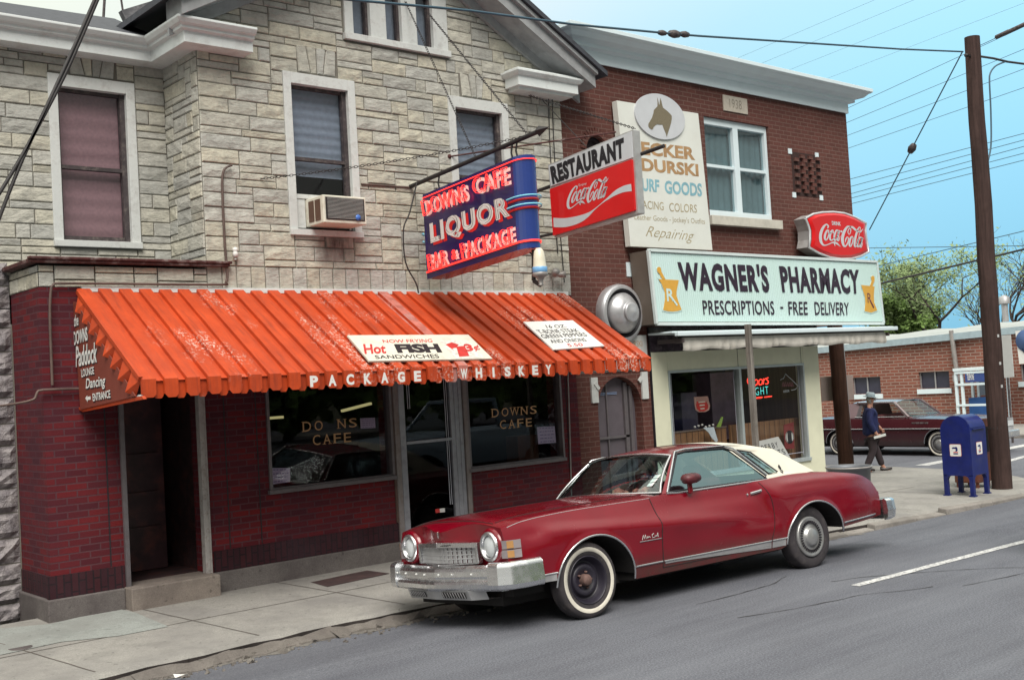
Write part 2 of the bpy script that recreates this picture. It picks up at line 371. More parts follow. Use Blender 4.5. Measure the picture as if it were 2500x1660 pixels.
def noise1(x, s=1.0):
    return math.sin(x * 2.3 * s + 1.1) * .5 + math.sin(x * 5.7 * s + .3) * .3 + math.sin(x * 13.1 * s + 2.2) * .2
g = MB(); g.quad((-900, -900, -.55), (900, -900, -.55), (900, 1500, -.55), (-900, 1500, -.55)); struct(g.build('ground', M('soil')))
xs = [-60, -30, -15, -8] + [-4 + i * .5 for i in range(49)] + [21, 22, 24, 26, 28, 32, 40, 60]
ys = [-60, -30, -18, -12, -9, -7] + [-6 + .3 * i for i in range(16)]
g = MB()
def road_row(X):
    c = min(curbY(X), -1.5) if X < 19 else -1.9
    return [min(y, c + .35) for y in ys] + [c + .35]
R = [[(X, y, road_z(X, y)) for y in road_row(X)] for X in xs]
n = len(R[0]); g.add([p for r in R for p in r], [(i * n + j, (i + 1) * n + j, (i + 1) * n + j + 1, i * n + j + 1) for i in range(len(R) - 1) for j in range(n - 1)], 0, True)
g.quad((19.0, -1.56, -.045), (60, -1.56, -.045), (60, 70, -.045), (19.0, 70, -.045))
road_ = struct(g.build('road', M('asphalt'), weld=True))
# sidewalk with a kerb face
g = MB(); X = -30; cols = []
xs2 = [-30, -12, -6] + [-3 + .25 * i for i in range(93)] + [20.0]
for X in xs2:
    c = curbY(X); back = .3 if X < 18.2 else 45
    jag = .035 * noise1(X * 3) + .03 * noise1(X * 11 + 1) if X < 9 else .012 * noise1(X * 3)
    row = [(X, c + jag + .03, -.4), (X, c + jag, walk_z(X, c) - .03), (X, c + .03 + jag, walk_z(X, c))]
    row += [(X, c + (back - c) * t, walk_z(X, c + (back - c) * t)) for t in (.12, .25, .4, .6, .8, 1)]
    cols.append(row)
n = len(cols[0]); P_ = [p for r in cols for p in r]
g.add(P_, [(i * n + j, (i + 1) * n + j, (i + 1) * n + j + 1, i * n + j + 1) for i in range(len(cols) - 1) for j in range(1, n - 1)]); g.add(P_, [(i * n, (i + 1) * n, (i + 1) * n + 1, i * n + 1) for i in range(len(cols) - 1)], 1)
side_ = struct(g.build('sidewalk', [M('sidewalk'), concrete('shadow dark kerb face', (.06, .05, .048), (.02, .018, .018), .7)], normals=False))  # kerb face coloured near black to stand for the shadow line along the edge
# joints between the slabs
g = MB()
def joint(a, b, w=.012):
    k = 10; a = Vector((*a, 0)); b = Vector((*b, 0)); d = (b - a).normalized(); nn = Vector((-d.y, d.x, 0)) * w / 2; vs = []
    for i in range(k + 1):
        p = a.lerp(b, i / k) + nn * noise1(i * 1.7 + a.x) * .7
        for s_ in (1, -1):
            q = p + nn * s_; vs.append((q.x, q.y, walk_z(q.x, q.y) + .004))
    g.add(vs, [(2 * i, 2 * i + 1, 2 * i + 3, 2 * i + 2) for i in range(k)])
for xj in (-.2, 1.5, 3.1, 4.6, 6.2, 7.9, 9.5, 11.2, 12.8, 14.4, 16.2): joint((xj - .1, -.05), (xj + .25, curbY(xj) + .1))
joint((-4, -1.05), (9, -1.0)); joint((9, -1.0), (17, -1.5))
g.build('sidewalk_joints', paint('joint dirt', (.10, .085, .075), .95), side_)
g = MB()                     # the pale slab poured against the corner pier
sl_ = [PZ(0, 1545, .02), PZ(0, 1605, -.0), PZ(150, 1573, .0), PZ(290, 1556, .0), PZ(411, 1530, .01), PZ(330, 1500, .03), PZ(288, 1491, .04), PZ(200, 1510, .04), PZ(120, 1525, .05)]
g.add([(p.x, p.y, walk_z(p.x, p.y) + .005) for p in sl_], [tuple(range(len(sl_)))])
struct(g.build('pale_slab', M('slab')))
# kerb stones of the right-hand stretch and crumbling edge of the left-hand stretch
g = MB(); X = 9.0
while X < 17.0:
    L = random.uniform(.5, 1.3); c0, c1 = curbY(X), curbY(min(X + L, 17.1)); z0 = road_z(X, c0 - .1)
    dz = random.uniform(.03, .085); x1 = min(X + L - .02, 17.1)
    g.hexa([(X, c0 - .17, z0 - .2), (x1, c1 - .17, z0 - .2), (x1, c1 - .015, z0 - .2), (X, c0 - .015, z0 - .2), (X, c0 - .15, z0 + dz), (x1, c1 - .15, z0 + dz), (x1, c1 - .015, z0 + dz + .015), (X, c0 - .015, z0 + dz + .015)]); X += L
struct(g.build('kerb', M('kerb'), bevel=.015))
g = MB(); rr = random.Random(3)
for i in range(900):
    X = rr.uniform(1.2, 9.2); d = abs(rr.gauss(0, .16)); c = curbY(X) - .02 - d; s_ = rr.uniform(.005, .020) * (2.2 if rr.random() < .08 else 1)
    z = road_z(X, c); e = [Vector((rr.uniform(-1, 1), rr.uniform(-1, 1), rr.uniform(-.5, .5))).normalized() * s_ for _ in range(3)]
    ex = e[0]; ey = ex.cross(e[1]).normalized() * s_ * rr.uniform(.5, 1); ez = ex.cross(ey).normalized() * s_ * rr.uniform(.3, .7)
    g.obox((X, c, z + s_ * .25), ex, ey, ez)
tag(g.build('kerb_rubble', M('crumbs')), kind='stuff')
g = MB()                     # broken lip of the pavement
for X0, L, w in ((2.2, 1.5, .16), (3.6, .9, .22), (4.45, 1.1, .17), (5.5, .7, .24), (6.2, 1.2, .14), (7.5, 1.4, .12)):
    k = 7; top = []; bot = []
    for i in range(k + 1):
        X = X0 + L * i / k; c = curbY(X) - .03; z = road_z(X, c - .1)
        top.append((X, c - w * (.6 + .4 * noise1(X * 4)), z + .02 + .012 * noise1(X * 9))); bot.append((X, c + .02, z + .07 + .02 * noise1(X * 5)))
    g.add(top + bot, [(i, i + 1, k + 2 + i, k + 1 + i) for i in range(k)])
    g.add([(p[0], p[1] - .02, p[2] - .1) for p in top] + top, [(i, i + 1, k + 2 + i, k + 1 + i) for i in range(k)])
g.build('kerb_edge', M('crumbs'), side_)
# road markings
def paint_strip(mb, a, b, w, k=12, wob=.01):
    a = Vector((a[0], a[1], 0)); b = Vector((b[0], b[1], 0)); d = (b - a).normalized(); nn = Vector((-d.y, d.x, 0)) * w / 2; vs = []
    for i in range(k + 1):
        p = a.lerp(b, i / k)
        for s_ in (1, -1):
            q = p + nn * (s_ * (1 + wob * 8 * noise1(i * 2.1 + s_))); vs.append((q.x, q.y, road_z(q.x, q.y) + .005))
    mb.add(vs, [(2 * i, 2 * i + 1, 2 * i + 3, 2 * i + 2) for i in range(k)])
MT['roadpaint'] = (lambda t: t.set(base=t.mix(t.ramp(t.noise(t.coord(), 26, 8, .75), [(.46, 0.0), (.60, .9)]), t.mix(t.ramp(t.noise(t.coord(), 3, 4), [(.4, 0.0), (.7, .5)]), (.56, .56, .55), (.34, .34, .34)), (.12, .122, .135)), rough=.85))(NT('worn road paint'))
g = MB(); a, b = PZ(2088, 1430), PZ(2500, 1322); dv = (b - a).normalized()
paint_strip(g, a, a + dv * 4.6, .10, 16); paint_strip(g, a + dv * 10, a + dv * 14, .10)
g.build('lane_line', M('roadpaint'), road_)
g = MB(); paint_strip(g, PZ(2250, 1136, -.04), PZ(2520, 1083, -.04), .28); paint_strip(g, PZ(2440, 1131, -.04), PZ(2560, 1098, -.04), .16)
g.build('stop_line', M('roadpaint'), road_)
g = MB(); rr = random.Random(11)   # tar seams across the roadway
def crack(p, ang, L, w=.008):
    p = Vector((p[0], p[1], 0)); vs = []; k = int(L / .12)
    for i in range(k + 1):
        d = Vector((math.cos(ang), math.sin(ang), 0)); nn = Vector((-d.y, d.x, 0)) * w * rr.uniform(.3, 1)
        for s_ in (1, -1):
            q = p + nn * s_; vs.append((q.x, q.y, road_z(q.x, q.y) + .004))
        p = p + d * .12; ang += rr.uniform(-.22, .22)
    g.add(vs, [(2 * i, 2 * i + 1, 2 * i + 3, 2 * i + 2) for i in range(k)])
crack(PZ(1800, 1508), -.35, 2.2); crack(PZ(2030, 1420), -.35, 3.4); crack(PZ(1700, 1475), -.1, 1.6); crack(PZ(2350, 1430), -.3, 2)
g.build('road_cracks', paint('crack', (.03, .028, .03), .95), road_)
g = MB(); vs = []; K = 150                      # sand and grit swept into the gutter
for i in range(K + 1):
    X = .5 + 12.5 * i / K; c = curbY(X); w_ = .20 + .10 * noise1(X * 2.3) + .05 * noise1(X * 9)
    for y in (c + .05, c - w_): vs.append((X, y, road_z(X, y) + .005))
g.add(vs, [(2 * i, 2 * i + 1, 2 * i + 3, 2 * i + 2) for i in range(K)]); g.build('gutter_sand', concrete('gutter sand', (.19, .178, .16), (.085, .08, .08), .9), road_)
# ================================================================ masonry helpers
def wall_front(mb, a0, a1, z0, z1, holes, fn, depth=.22, mi=0):
    """front face with rectangular holes, reveals run back by depth; fn(a, z, d) -> 3D"""
    A = sorted({a0, a1} | {h[i] for h in holes for i in (0, 1)}); Z = sorted({z0, z1} | {h[i] for h in holes for i in (2, 3)})
    A = [a for a in A if a0 <= a <= a1]; Z = [z for z in Z if z0 <= z <= z1]
    for i in range(len(A) - 1):
        for j in range(len(Z) - 1):
            ca, cz = (A[i] + A[i + 1]) / 2, (Z[j] + Z[j + 1]) / 2
            if any(h[0] < ca < h[1] and h[2] < cz < h[3] for h in holes): continue
            mb.quad(fn(A[i], Z[j], 0), fn(A[i + 1], Z[j], 0), fn(A[i + 1], Z[j + 1], 0), fn(A[i], Z[j + 1], 0), mi)
    for h in holes:
        b0, b1, y0, y1 = h[:4]; y0 = max(y0, z0); y1 = min(y1, z1)
        for p, q in (((b0, y0), (b0, y1)), ((b0, y1), (b1, y1)), ((b1, y1), (b1, y0)), ((b1, y0), (b0, y0))):
            if p[0] == q[0] >= a1: continue
            mb.quad(fn(*p, 0), fn(*q, 0), fn(*q, depth), fn(*p, depth), mi)
STONES = [(.49, .475, .41), (.47, .46, .405), (.505, .485, .405), (.455, .45, .41), (.425, .425, .395), (.50, .475, .39), (.46, .455, .415)]
def ashlar(name, parent, fn, a0, a1, z0, z1, holes=(), mask=None, lintels=(), seed=1, cz=.080, ca=.05, hs=(1, 1, 2, 2, 2), soldier=None, tint=(1, 1, 1)):
    """random coursed ashlar, every stone bevelled and rock faced, all in one mesh"""
    rr = random.Random(seed); mb = MB(); mb.c = []
    na, nz = int(round((a1 - a0) / ca)), int(round((z1 - z0) / cz)); da, dz = (a1 - a0) / na, (z1 - z0) / nz
    free = [[True] * na for _ in range(nz)]
    for j in range(nz):
        for i in range(na):
            a, z = a0 + (i + .5) * da, z0 + (j + .5) * dz
            if (mask and not mask(a, z)) or any(h[0] < a < h[1] and h[2] < z < h[3] for h in list(holes) + [l[:4] for l in lintels]): free[j][i] = False
    def stone(poly, rough=.009):
        c = rr.choice(STONES); k = rr.uniform(.90, 1.06); c = tuple(x * k * t for x, t in zip(c, tint)); g_ = .0045
        (x0, y0), (x1, y1), (x2, y2), (x3, y3) = poly            # bl, br, tr, tl
        cx_, cy_ = sum(p[0] for p in poly) / 4, sum(p[1] for p in poly) / 4
        def ins(d):
            o = []
            for (x, y) in poly:
                o.append((x + (d if x < cx_ else -d), y + (d if y < cy_ else -d)))
            return o
        P0 = ins(g_); b = len(mb.v); W = max(1, min(5, int((x1 - x0) / .1))); H = max(1, min(3, int((y3 - y0) / .075)))
        P1 = ins(g_ + .009)
        vs = [fn(x, y, 0) for x, y in P0]; lift = rr.uniform(.006, .015); tx, ty = rr.uniform(-.008, .008), rr.uniform(-.008, .008)
        for v in range(H + 1):
            for u in range(W + 1):
                s_, t_ = u / W, v / H
                x = (P1[0][0] * (1 - s_) + P1[1][0] * s_) * (1 - t_) + (P1[3][0] * (1 - s_) + P1[2][0] * s_) * t_
                y = (P1[0][1] * (1 - s_) + P1[1][1] * s_) * (1 - t_) + (P1[3][1] * (1 - s_) + P1[2][1] * s_) * t_
                edge = u in (0, W) or v in (0, H)
                vs.append(fn(x, y, -(lift + tx * (s_ - .5) + ty * (t_ - .5) + (rr.uniform(-.3, .5) if edge else rr.uniform(.1, 1.3)) * rough)))
        w = W + 1; I = lambda u, v: 4 + v * w + u
        fs = [(I(u, v), I(u + 1, v), I(u + 1, v + 1), I(u, v + 1)) for u in range(W) for v in range(H)]
        fs += [tuple([0, 1] + [I(u, 0) for u in range(W, -1, -1)]), tuple([1, 2] + [I(W, v) for v in range(H, -1, -1)]), tuple([2, 3] + [I(u, H) for u in range(0, W + 1)]), tuple([3, 0] + [I(0, v) for v in range(0, H + 1)])]
        mb.add(vs, fs, 0, False); mb.c += [c] * len(vs)
    for j in range(nz):
        i = 0
        while i < na:
            if not free[j][i]: i += 1; continue
            run = 0
            while i + run < na and free[j][i + run]: run += 1
            h = rr.choice(hs); wd = rr.choice((3, 5, 7, 8, 9, 10, 12)) if h > 1 else rr.choice((6, 8, 10, 12))
            if run - wd < 3: wd = run if run <= 13 else run // 2
            wd = max(1, min(wd, run)); h = min(h, nz - j)
            while h > 1 and not all(free[jj][ii] for jj in range(j, j + h) for ii in range(i, i + wd)): h -= 1
            for jj in range(j, j + h):
                for ii in range(i, i + wd): free[jj][ii] = False
            A0, A1, Z0, Z1 = a0 + i * da, a0 + (i + wd) * da, z0 + j * dz, z0 + (j + h) * dz
            stone([(A0, Z0), (A1, Z0), (A1, Z1), (A0, Z1)]); i += wd
    for l in lintels:                               # fan of voussoirs over a window
        x0, x1, y0, y1 = l[:4]; k = 4; f = .32; cm = (x0 + x1) / 2
        tb = [x0 + (x1 - x0) * i / k for i in range(k + 1)]; bb = [cm + (t - cm) * .62 for t in tb]
        bb[0] = x0 + .02; bb[k] = x1 - .02
        for i in range(k): stone([(bb[i], y0), (bb[i + 1], y0), (tb[i + 1], y1), (tb[i], y1)])
    if soldier:
        x0, x1, y0, y1, w = soldier; k = int((x1 - x0) / w)
        for i in range(k): stone([(x0 + (x1 - x0) * i / k, y0), (x0 + (x1 - x0) * (i + 1) / k, y0), (x0 + (x1 - x0) * (i + 1) / k, y1), (x0 + (x1 - x0) * i / k, y1)])
    return mb.build(name, M('stone'), parent)
FY = lambda y0: (lambda a, z, d: (a, y0 + d, z))
# ================================================================ stone building with the cafe
cafe = thing('stone_building', 'pale ashlar stone gabled building with a dark red brick cafe front', 'building', (8, 0, 0))
RAKE = lambda a: 7.80 - .54 * abs(a - 8.2)
BR = 3.30                                           # top of the brick storey
HOLES = [(4.47, 5.33, .27, 2.60), (6.12, 7.76, 1.05, 2.62), (7.87, 8.87, .2, 2.66), (8.95, 10.58, 1.02, 2.62)]
g = MB(); wall_front(g, 3.71, 10.92, .0, BR, HOLES, FY(0), .25)
g.quad((3.71, .86, .0), (3.71, 0, .0), (3.71, 0, BR), (3.71, .86, BR))
g.quad((3.71, 0, BR), (5.48, 0, BR), (5.48, .86, BR), (3.71, .86, BR))
g.build('brick_wall', M('brick'), cafe)
g = MB(); zb, zt = .27, .49                        # soldier course on the plinth
for x0, x1 in ((3.68, 4.43), (5.40, 7.82), (8.90, 10.90)): g.box(x0, x1, -.012, .05, zb, zt)
g.box(3.695, 3.75, .052, .84, zb, zt)
g.build('soldier_course', M('soldier'), cafe)
g = MB()
for x0, x1 in ((3.66, 4.42), (5.38, 7.84), (8.89, 10.93)):
    g.box(x0, x1, -.045, .06, -.2, zb - .003)
g.box(3.662, 3.75, .062, .85, -.2, zb - .003)
g.build('foundation', M('base'), cafe, bevel=.012)
# pilaster lines in the brick front
g = MB()
for x in (4.30, 5.60, 5.98, 10.70): g = MB(); g.box(x - .006, x + .006, -.004, .01, .5, BR - .01); g.build('brick_joint', M('ink'), cafe)
# upper stone walls
H2 = [(6.52, 7.49, 3.95, 5.83), (8.91, 9.92, 3.95, 5.84), (7.40, 8.96, 6.32, 7.24)]
g = MB()
wall_front(g, 5.48, 10.92, BR, 6.32, H2[:2], FY(.0), .2)
ga = [(5.48, 6.32), (7.40, 6.32), (7.40, RAKE(7.4)), (5.48, RAKE(5.48))]
g.add([(a, 0, z) for a, z in ga], [(0, 1, 2, 3)])
ga = [(8.96, 6.32), (10.92, 6.32), (10.92, RAKE(10.92)), (8.96, RAKE(8.96))]
g.add([(a, 0, z) for a, z in ga], [(0, 1, 2, 3)])
g.add([(7.40, 0, 7.24), (8.96, 0, 7.24), (8.96, 0, RAKE(8.96)), (8.2, 0, 7.8), (7.40, 0, RAKE(7.4))], [(0, 1, 2, 3, 4)])
g.quad((5.48, .86, BR), (5.48, 0, BR), (5.48, 0, RAKE(5.48)), (5.48, .86, RAKE(5.48)))
RY = .86
wall_front(g, -1.0, 5.48, BR - .3, 6.0, [(4.19, 5.10, 3.86, 5.68)], FY(RY), .2)
g.quad((10.915, 0, 0), (10.915, 9, 0), (10.915, 9, 6.3), (10.915, 0, 6.3)); g.quad((-1, 9, 0), (-1, RY, 0), (-1, RY, 6), (-1, 9, 6)); g.quad((11, 9, 0), (-1, 9, 0), (-1, 9, 6), (11, 9, 6))
g.quad((-1, RY, -.2), (3.71, RY, -.2), (3.71, RY, BR), (-1, RY, BR))
g.build('mortar_backing', M('mortar'), cafe)
lint = [(6.72, 7.26, 5.84, 6.16), (9.14, 9.68, 5.85, 6.17)]
ashlar('stone_wall', cafe, FY(-.001), 5.48, 10.92, 3.55, 7.75, H2, lambda a, z: z < RAKE(a) - .02, lint, 5, soldier=(5.48, 10.92, 3.26, 3.55, .17))
ashlar('stone_wall', cafe, FY(RY - .001), -1.0, 5.48, 3.5, 5.95, [(4.17, 5.12, 3.84, 5.70)], None, [(4.40, 4.92, 5.71, 5.95)], 8)
ashlar('stone_wall', cafe, lambda a, z, d: (5.479 + d, a, z), .0, .85, 3.5, 6.0, (), None, (), 9)
g_band = ashlar('stone_band', cafe, FY(-.002), 3.71, 5.48, BR, 3.52, (), None, (), 10, cz=.07)
ashlar('stone_band', cafe, lambda a, z, d: (3.709 + d, a, z), .0, .85, BR, 3.52, (), None, (), 12, cz=.07)
g = MB()                                            # rock faced blocks of the house wall left of the pier
rr = random.Random(4); z = -.05
while z < 3.5:
    h = rr.uniform(.19, .27); x = 3.70
    while x > -1:
        w = rr.uniform(.35, .6)
        def blk(u, v, x=x, w=w, z=z, h=h):
            e = min(u, 1 - u, v, 1 - v); return (x - w + .006 + (w - .012) * u, RY - .004 - (0 if e < .01 else .03 + .035 * rr.random()), z + .006 + (h - .012) * v)
        g.grid(blk, 6, 4, smooth=False); x -= w
    z += h
g.build('rock_faced_wall', M('rockstone'), cafe)
# rusty coping of the flat-roofed corner
g = MB(); g.box(3.62, 5.72, -.08, .02, 3.535, 3.575); g.box(3.605, 5.74, -.10, -.02, 3.566, 3.595); g.box(3.62, 3.72, .021, .86, 3.535, 3.58)
g.build('coping', M('rust'), cafe, bevel=.008)
g = MB(); g.quad((3.7, 0, 3.59), (5.48, 0, 3.59), (5.48, .86, 3.60), (3.7, .86, 3.60)); g.build('flat_roof', M('slate'), cafe)
# cornices and eaves, drawn as a moulded profile along a path
PROF = [(0, 0), (-.02, .0), (-.02, .10), (-.09, .12), (-.09, .17), (-.14, .20), (-.17, .24), (-.17, .27), (0, .29)]
def mould(mb, path, z, out, prof, depth, mi=0, close=True):
    """path: list of (x, y) of the outer face, out: list of outward 2D unit vectors (mitred) per point"""
    k = len(prof); vs = []
    for (x, y), (ox, oy) in zip(path, out):
        vs += [(x - ox * (a + 0), y - oy * (a + 0), z + b) for a, b in prof]
    fs = [(i * k + j, (i + 1) * k + j, (i + 1) * k + (j + 1) % k, i * k + (j + 1) % k) for i in range(len(path) - 1) for j in range(k)]
    mb.add(vs, fs, mi); mb.add(vs[:k], [tuple(range(k))], mi); mb.add(vs[-k:], [tuple(range(k))[::-1]], mi)
# profile a: distance back from the outermost face (positive = towards the wall)
EP = [(.36, 0), (.12, .0), (.12, .12), (.07, .135), (.07, .165), (.03, .18), (0, .22), (0, .245), (.36, .245)]
g = MB()
mould(g, [(-1, RY - .36), (5.12, RY - .36), (5.12, -.36), (6.04, -.36)], 5.90, [(0, -1), (-1, -1), (-1, -1), (0, -1)], EP, .36)
g.build('eave_cornice', M('white2'), cafe, bevel=.004)
g = MB(); mould(g, [(9.84, -.01), (9.84, -.36), (11.06, -.36), (11.06, -.01)], 5.99, [(-1, 0), (-1, -1), (1, -1), (1, 0)], [(a * .98, b) for a, b in EP], .36); g.box(9.9, 11.0, -.30, -.02, 6.03, 6.27)
g.build('cornice_return', M('white2'), cafe, bevel=.004)
g = MB()                                            # raking boards of the gable
for s_ in (-1, 1):
    for (o0, o1, y0, y1) in ((-.02, .15, -.40, -.02), (.15, .21, -.46, -.02), (-.16, -.02, -.07, -.025)):
        p = [(8.2, 7.80 + o0), (8.2, 7.80 + o1), (8.2 + s_ * 3.05, 7.80 - .54 * 3.05 + o1), (8.2 + s_ * 3.05, 7.80 - .54 * 3.05 + o0)]
        g.prism([(x, y0, z) for x, z in p], (0, y1 - y0, 0))
g.build('gable_trim', M('rake'), cafe)
g = MB()                                            # roofs
for s_ in (-1, 1): g.hexa([(8.2, -.5, 8.02), (8.2 + s_ * 3.2, -.5, 8.02 - .54 * 3.2), (8.2 + s_ * 3.2, 9, 8.02 - .54 * 3.2), (8.2, 9, 8.02), (8.2, -.5, 8.09), (8.2 + s_ * 3.2, -.5, 8.09 - .54 * 3.2), (8.2 + s_ * 3.2, 9, 8.09 - .54 * 3.2), (8.2, 9, 8.09)])
g.hexa([(-1.2, .52, 6.10), (5.3, .52, 6.10), (5.3, 1.75, 6.66), (-1.2, 1.75, 6.50), (-1.2, .52, 6.15), (5.3, .52, 6.15), (5.3, 1.75, 6.72), (-1.2, 1.75, 6.56)]); g.hexa([(-1.2, 1.751, 6.5), (5.3, 1.751, 6.6), (5.3, 8, 6.6), (-1.2, 8, 6.5), (-1.2, 1.751, 6.56), (5.3, 1.751, 6.72), (5.3, 8, 6.8), (-1.2, 8, 6.6)])
g.build('roof', M('slate'), cafe)
g = MB()                                            # little gablet and boards where the roofs meet, above the inner corner
a = PY(290, 42, 3.2); b = PY(446, -4, 2.0)
for k, (p, q) in enumerate((((300, 44), (448, -2)), ((372, 60), (450, 6)))): g.bar(PY(*p, 2.0), PY(*q, 2.0), .10, .16)
for k in range(7): g.bar(PY(372 + k * 11, 50 - k * 6.0, 1.9), PY(420 + k * 5, 34 - k * 4.6, 1.9), .03, .05)
g.build('roof_boards', paint('dark roof boards', (.11, .11, .12), .8, .3, 8, dirt=(.3, .3, .3), dscale=8), cafe)
# windows
def sash_window(parent, x0, x1, z0, z1, y, fr=.09, rail=None, pane='upglass', blind='bluegrey', sill=True, drop=1.0, lab=None, casing='whitewood'):
    w = MB()
    w.box(x0, x0 + fr, y - .03, y + .12, z0, z1); w.box(x1 - fr, x1, y - .03, y + .12, z0, z1)
    w.box(x0 + fr, x1 - fr, y - .03, y + .12, z1 - fr * 1.3, z1); w.box(x0 - .005, x1 + .005, y - .055, y + .12, z0 - .035, z0 + .035)
    f = w.build('window', M(casing), parent, bevel=.004)
    if lab: f['label'] = lab
    a0, a1, b0, b1 = x0 + fr, x1 - fr, z0 + .045, z1 - fr * 1.3; r = rail or (b0 + b1) / 2
    s = MB(); t = .035
    s.box(a0, a0 + t, y + .05, y + .10, b0, b1); s.box(a1 - t * 1.6, a1, y + .03, y + .10, b0, b1); s.box(a0 + t, a1 - t * 1.6, y + .05, y + .10, b1 - t, b1)
    s.box(a0 + t, a1 - t * 1.6, y + .05, y + .10, b0, b0 + t * 1.4); s.box(a0 + t, a1 - t * 1.6, y + .035, y + .10, r - .02, r + .02)
    s.build('sash', M('sashdark'), f)
    p = MB(); p.quad((a0, y + .075, b0), (a1, y + .075, b0), (a1, y + .075, b1), (a0, y + .075, b1)); p.build('pane', M(pane), f)
    bl = MB(); zb_ = b1 - (b1 - b0) * drop
    k = 40
    bl.grid(lambda u, v: (a0 + (a1 - a0) * u, y + .14 + .006 * math.sin(v * 60), zb_ + (b1 - zb_) * v), 2, k); bl.build('blind', M(blind), f)
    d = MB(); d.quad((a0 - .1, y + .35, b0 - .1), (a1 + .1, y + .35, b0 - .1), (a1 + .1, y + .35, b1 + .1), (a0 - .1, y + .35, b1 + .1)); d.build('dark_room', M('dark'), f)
    return f
sash_window(cafe, 4.17, 5.12, 3.86, 5.69, RY, .10, 4.70, 'upglass', 'curtain', drop=1, lab='tall upstairs window with a mauve blind in the recessed wall')
sash_window(cafe, 6.52, 7.49, 3.96, 5.82, 0, .10, 4.83, 'upglass', 'bluegrey', drop=.62, lab='upstairs window holding the air conditioner')
sash_window(cafe, 8.91, 9.92, 3.96, 5.83, 0, .11, 4.80, 'upglass', 'bluegrey', drop=.55, lab='upstairs window behind the hanging signs')
w = MB(); y = 0
for x0, x1 in ((7.40, 7.52), (7.77, 8.00), (8.24, 8.47), (8.73, 8.96)): w.box(x0, x1, -.03, .12, 6.39, 7.20)
w.box(7.40, 8.96, -.031, .12, 7.12, 7.25); w.box(7.38, 8.98, -.06, .12, 6.32, 6.40)
gw = w.build('window', M('whitewood'), cafe, bevel=.004); gw['label'] = 'triple attic window in the gable'
for x0, x1 in ((7.52, 7.77), (8.00, 8.24), (8.47, 8.73)):
    s = MB(); s.box(x0, x0 + .02, .05, .1, 6.4, 7.12); s.box(x1 - .035, x1, .03, .1, 6.4, 7.12); s.box(x0, x1, .05, .1, 6.4, 6.425); s.build('sash', M('sashdark'), gw)
    s = MB(); s.quad((x0, .07, 6.4), (x1, .07, 6.4), (x1, .07, 7.12), (x0, .07, 7.12)); s.build('pane', M('upglass'), gw)
s = MB(); s.quad((7.4, .16, 6.3), (8.96, .16, 6.3), (8.96, .16, 7.25), (7.4, .16, 7.25)); s.build('blind', M('bluegrey'), gw)
# ---- cafe ground floor: rooms, windows, doors
g = MB()
def room(mb, x0, x1, y0, y1, z0, z1):
    mb.quad((x0, y1, z0), (x1, y1, z0), (x1, y1, z1), (x0, y1, z1)); mb.quad((x0, y0, z0), (x0, y1, z0), (x0, y1, z1), (x0, y0, z1)); mb.quad((x1, y0, z0), (x1, y1, z0), (x1, y1, z1), (x1, y0, z1))
    mb.quad((x0, y0, z0), (x1, y0, z0), (x1, y1, z0), (x0, y1, z0)); mb.quad((x0, y0, z1), (x1, y0, z1), (x1, y1, z1), (x0, y1, z1))
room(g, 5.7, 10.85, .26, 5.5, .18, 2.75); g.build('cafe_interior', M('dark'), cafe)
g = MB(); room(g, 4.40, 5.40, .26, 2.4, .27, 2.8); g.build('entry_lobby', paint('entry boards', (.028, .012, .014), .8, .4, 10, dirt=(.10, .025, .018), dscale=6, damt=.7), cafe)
# door 1: deep dark entry with a panelled door at the back and a worn jamb
w = MB(); w.box(4.44, 4.485, -.035, .25, .27, 2.62); w.build('door_jamb', M('alu'), cafe)
w = MB(); w.box(5.295, 5.345, -.04, .05, .27, 2.62); w.box(5.345, 5.375, -.03, -.004, .26, 2.62); w.build('door_jamb', paint('pale worn jamb', (.34, .32, .31), .7, .12, 10, dirt=(.16, .11, .09), dscale=14, damt=.8), cafe, bevel=.006)
w = MB(); w.box(4.42, 5.375, -.20, .24, -.1, .272); w.build('door_step', M('step'), cafe, bevel=.012)
w = MB(); w.box(4.49, 5.26, .85, .90, .28, 2.6)
for z in (.72, 1.10, 1.52): w.box(4.56, 5.19, .82, .851, z, z + .035)
d1 = w.build('door', paint('dark panelled door', (.055, .024, .030), .5, .3, 6, dirt=(.20, .05, .035), dscale=3, damt=.7), cafe); d1['label'] = 'dark panelled door deep inside the left entry'
def shop_window(x0, x1, z0, z1, y, lab, fm='alu', t=.035, mull=()):
    w = MB(); w.box(x0, x0 + t, y - .03, y + .1, z0, z1); w.box(x1 - t, x1, y - .03, y + .1, z0, z1); w.box(x0, x1, y - .031, y + .1, z1 - t, z1)
    w.box(x0 - .02, x1 + .01, y - .05, y + .1, z0 - .03, z0 + .015); w.box(x0 + t, x1 - t, y - .02, y + .1, z0 + .015, z0 + .035)
    for m in mull: w.box(m - .025, m + .025, y - .02, y + .08, z0, z1)
    f = w.build('shop_window', M(fm), cafe, bevel=.003); f['label'] = lab
    p = MB(); p.quad((x0 + t, y + .04, z0), (x1 - t, y + .04, z0), (x1 - t, y + .04, z1), (x0 + t, y + .04, z1)); p.build('pane', M('glass'), f); return f
w1 = shop_window(6.10, 7.78, 1.05, 2.62, 0, 'wide cafe window left of the door, its lettering missing a W')
w2 = shop_window(8.93, 10.60, 1.02, 2.62, 0, 'wide cafe window right of the door lettered in gold')
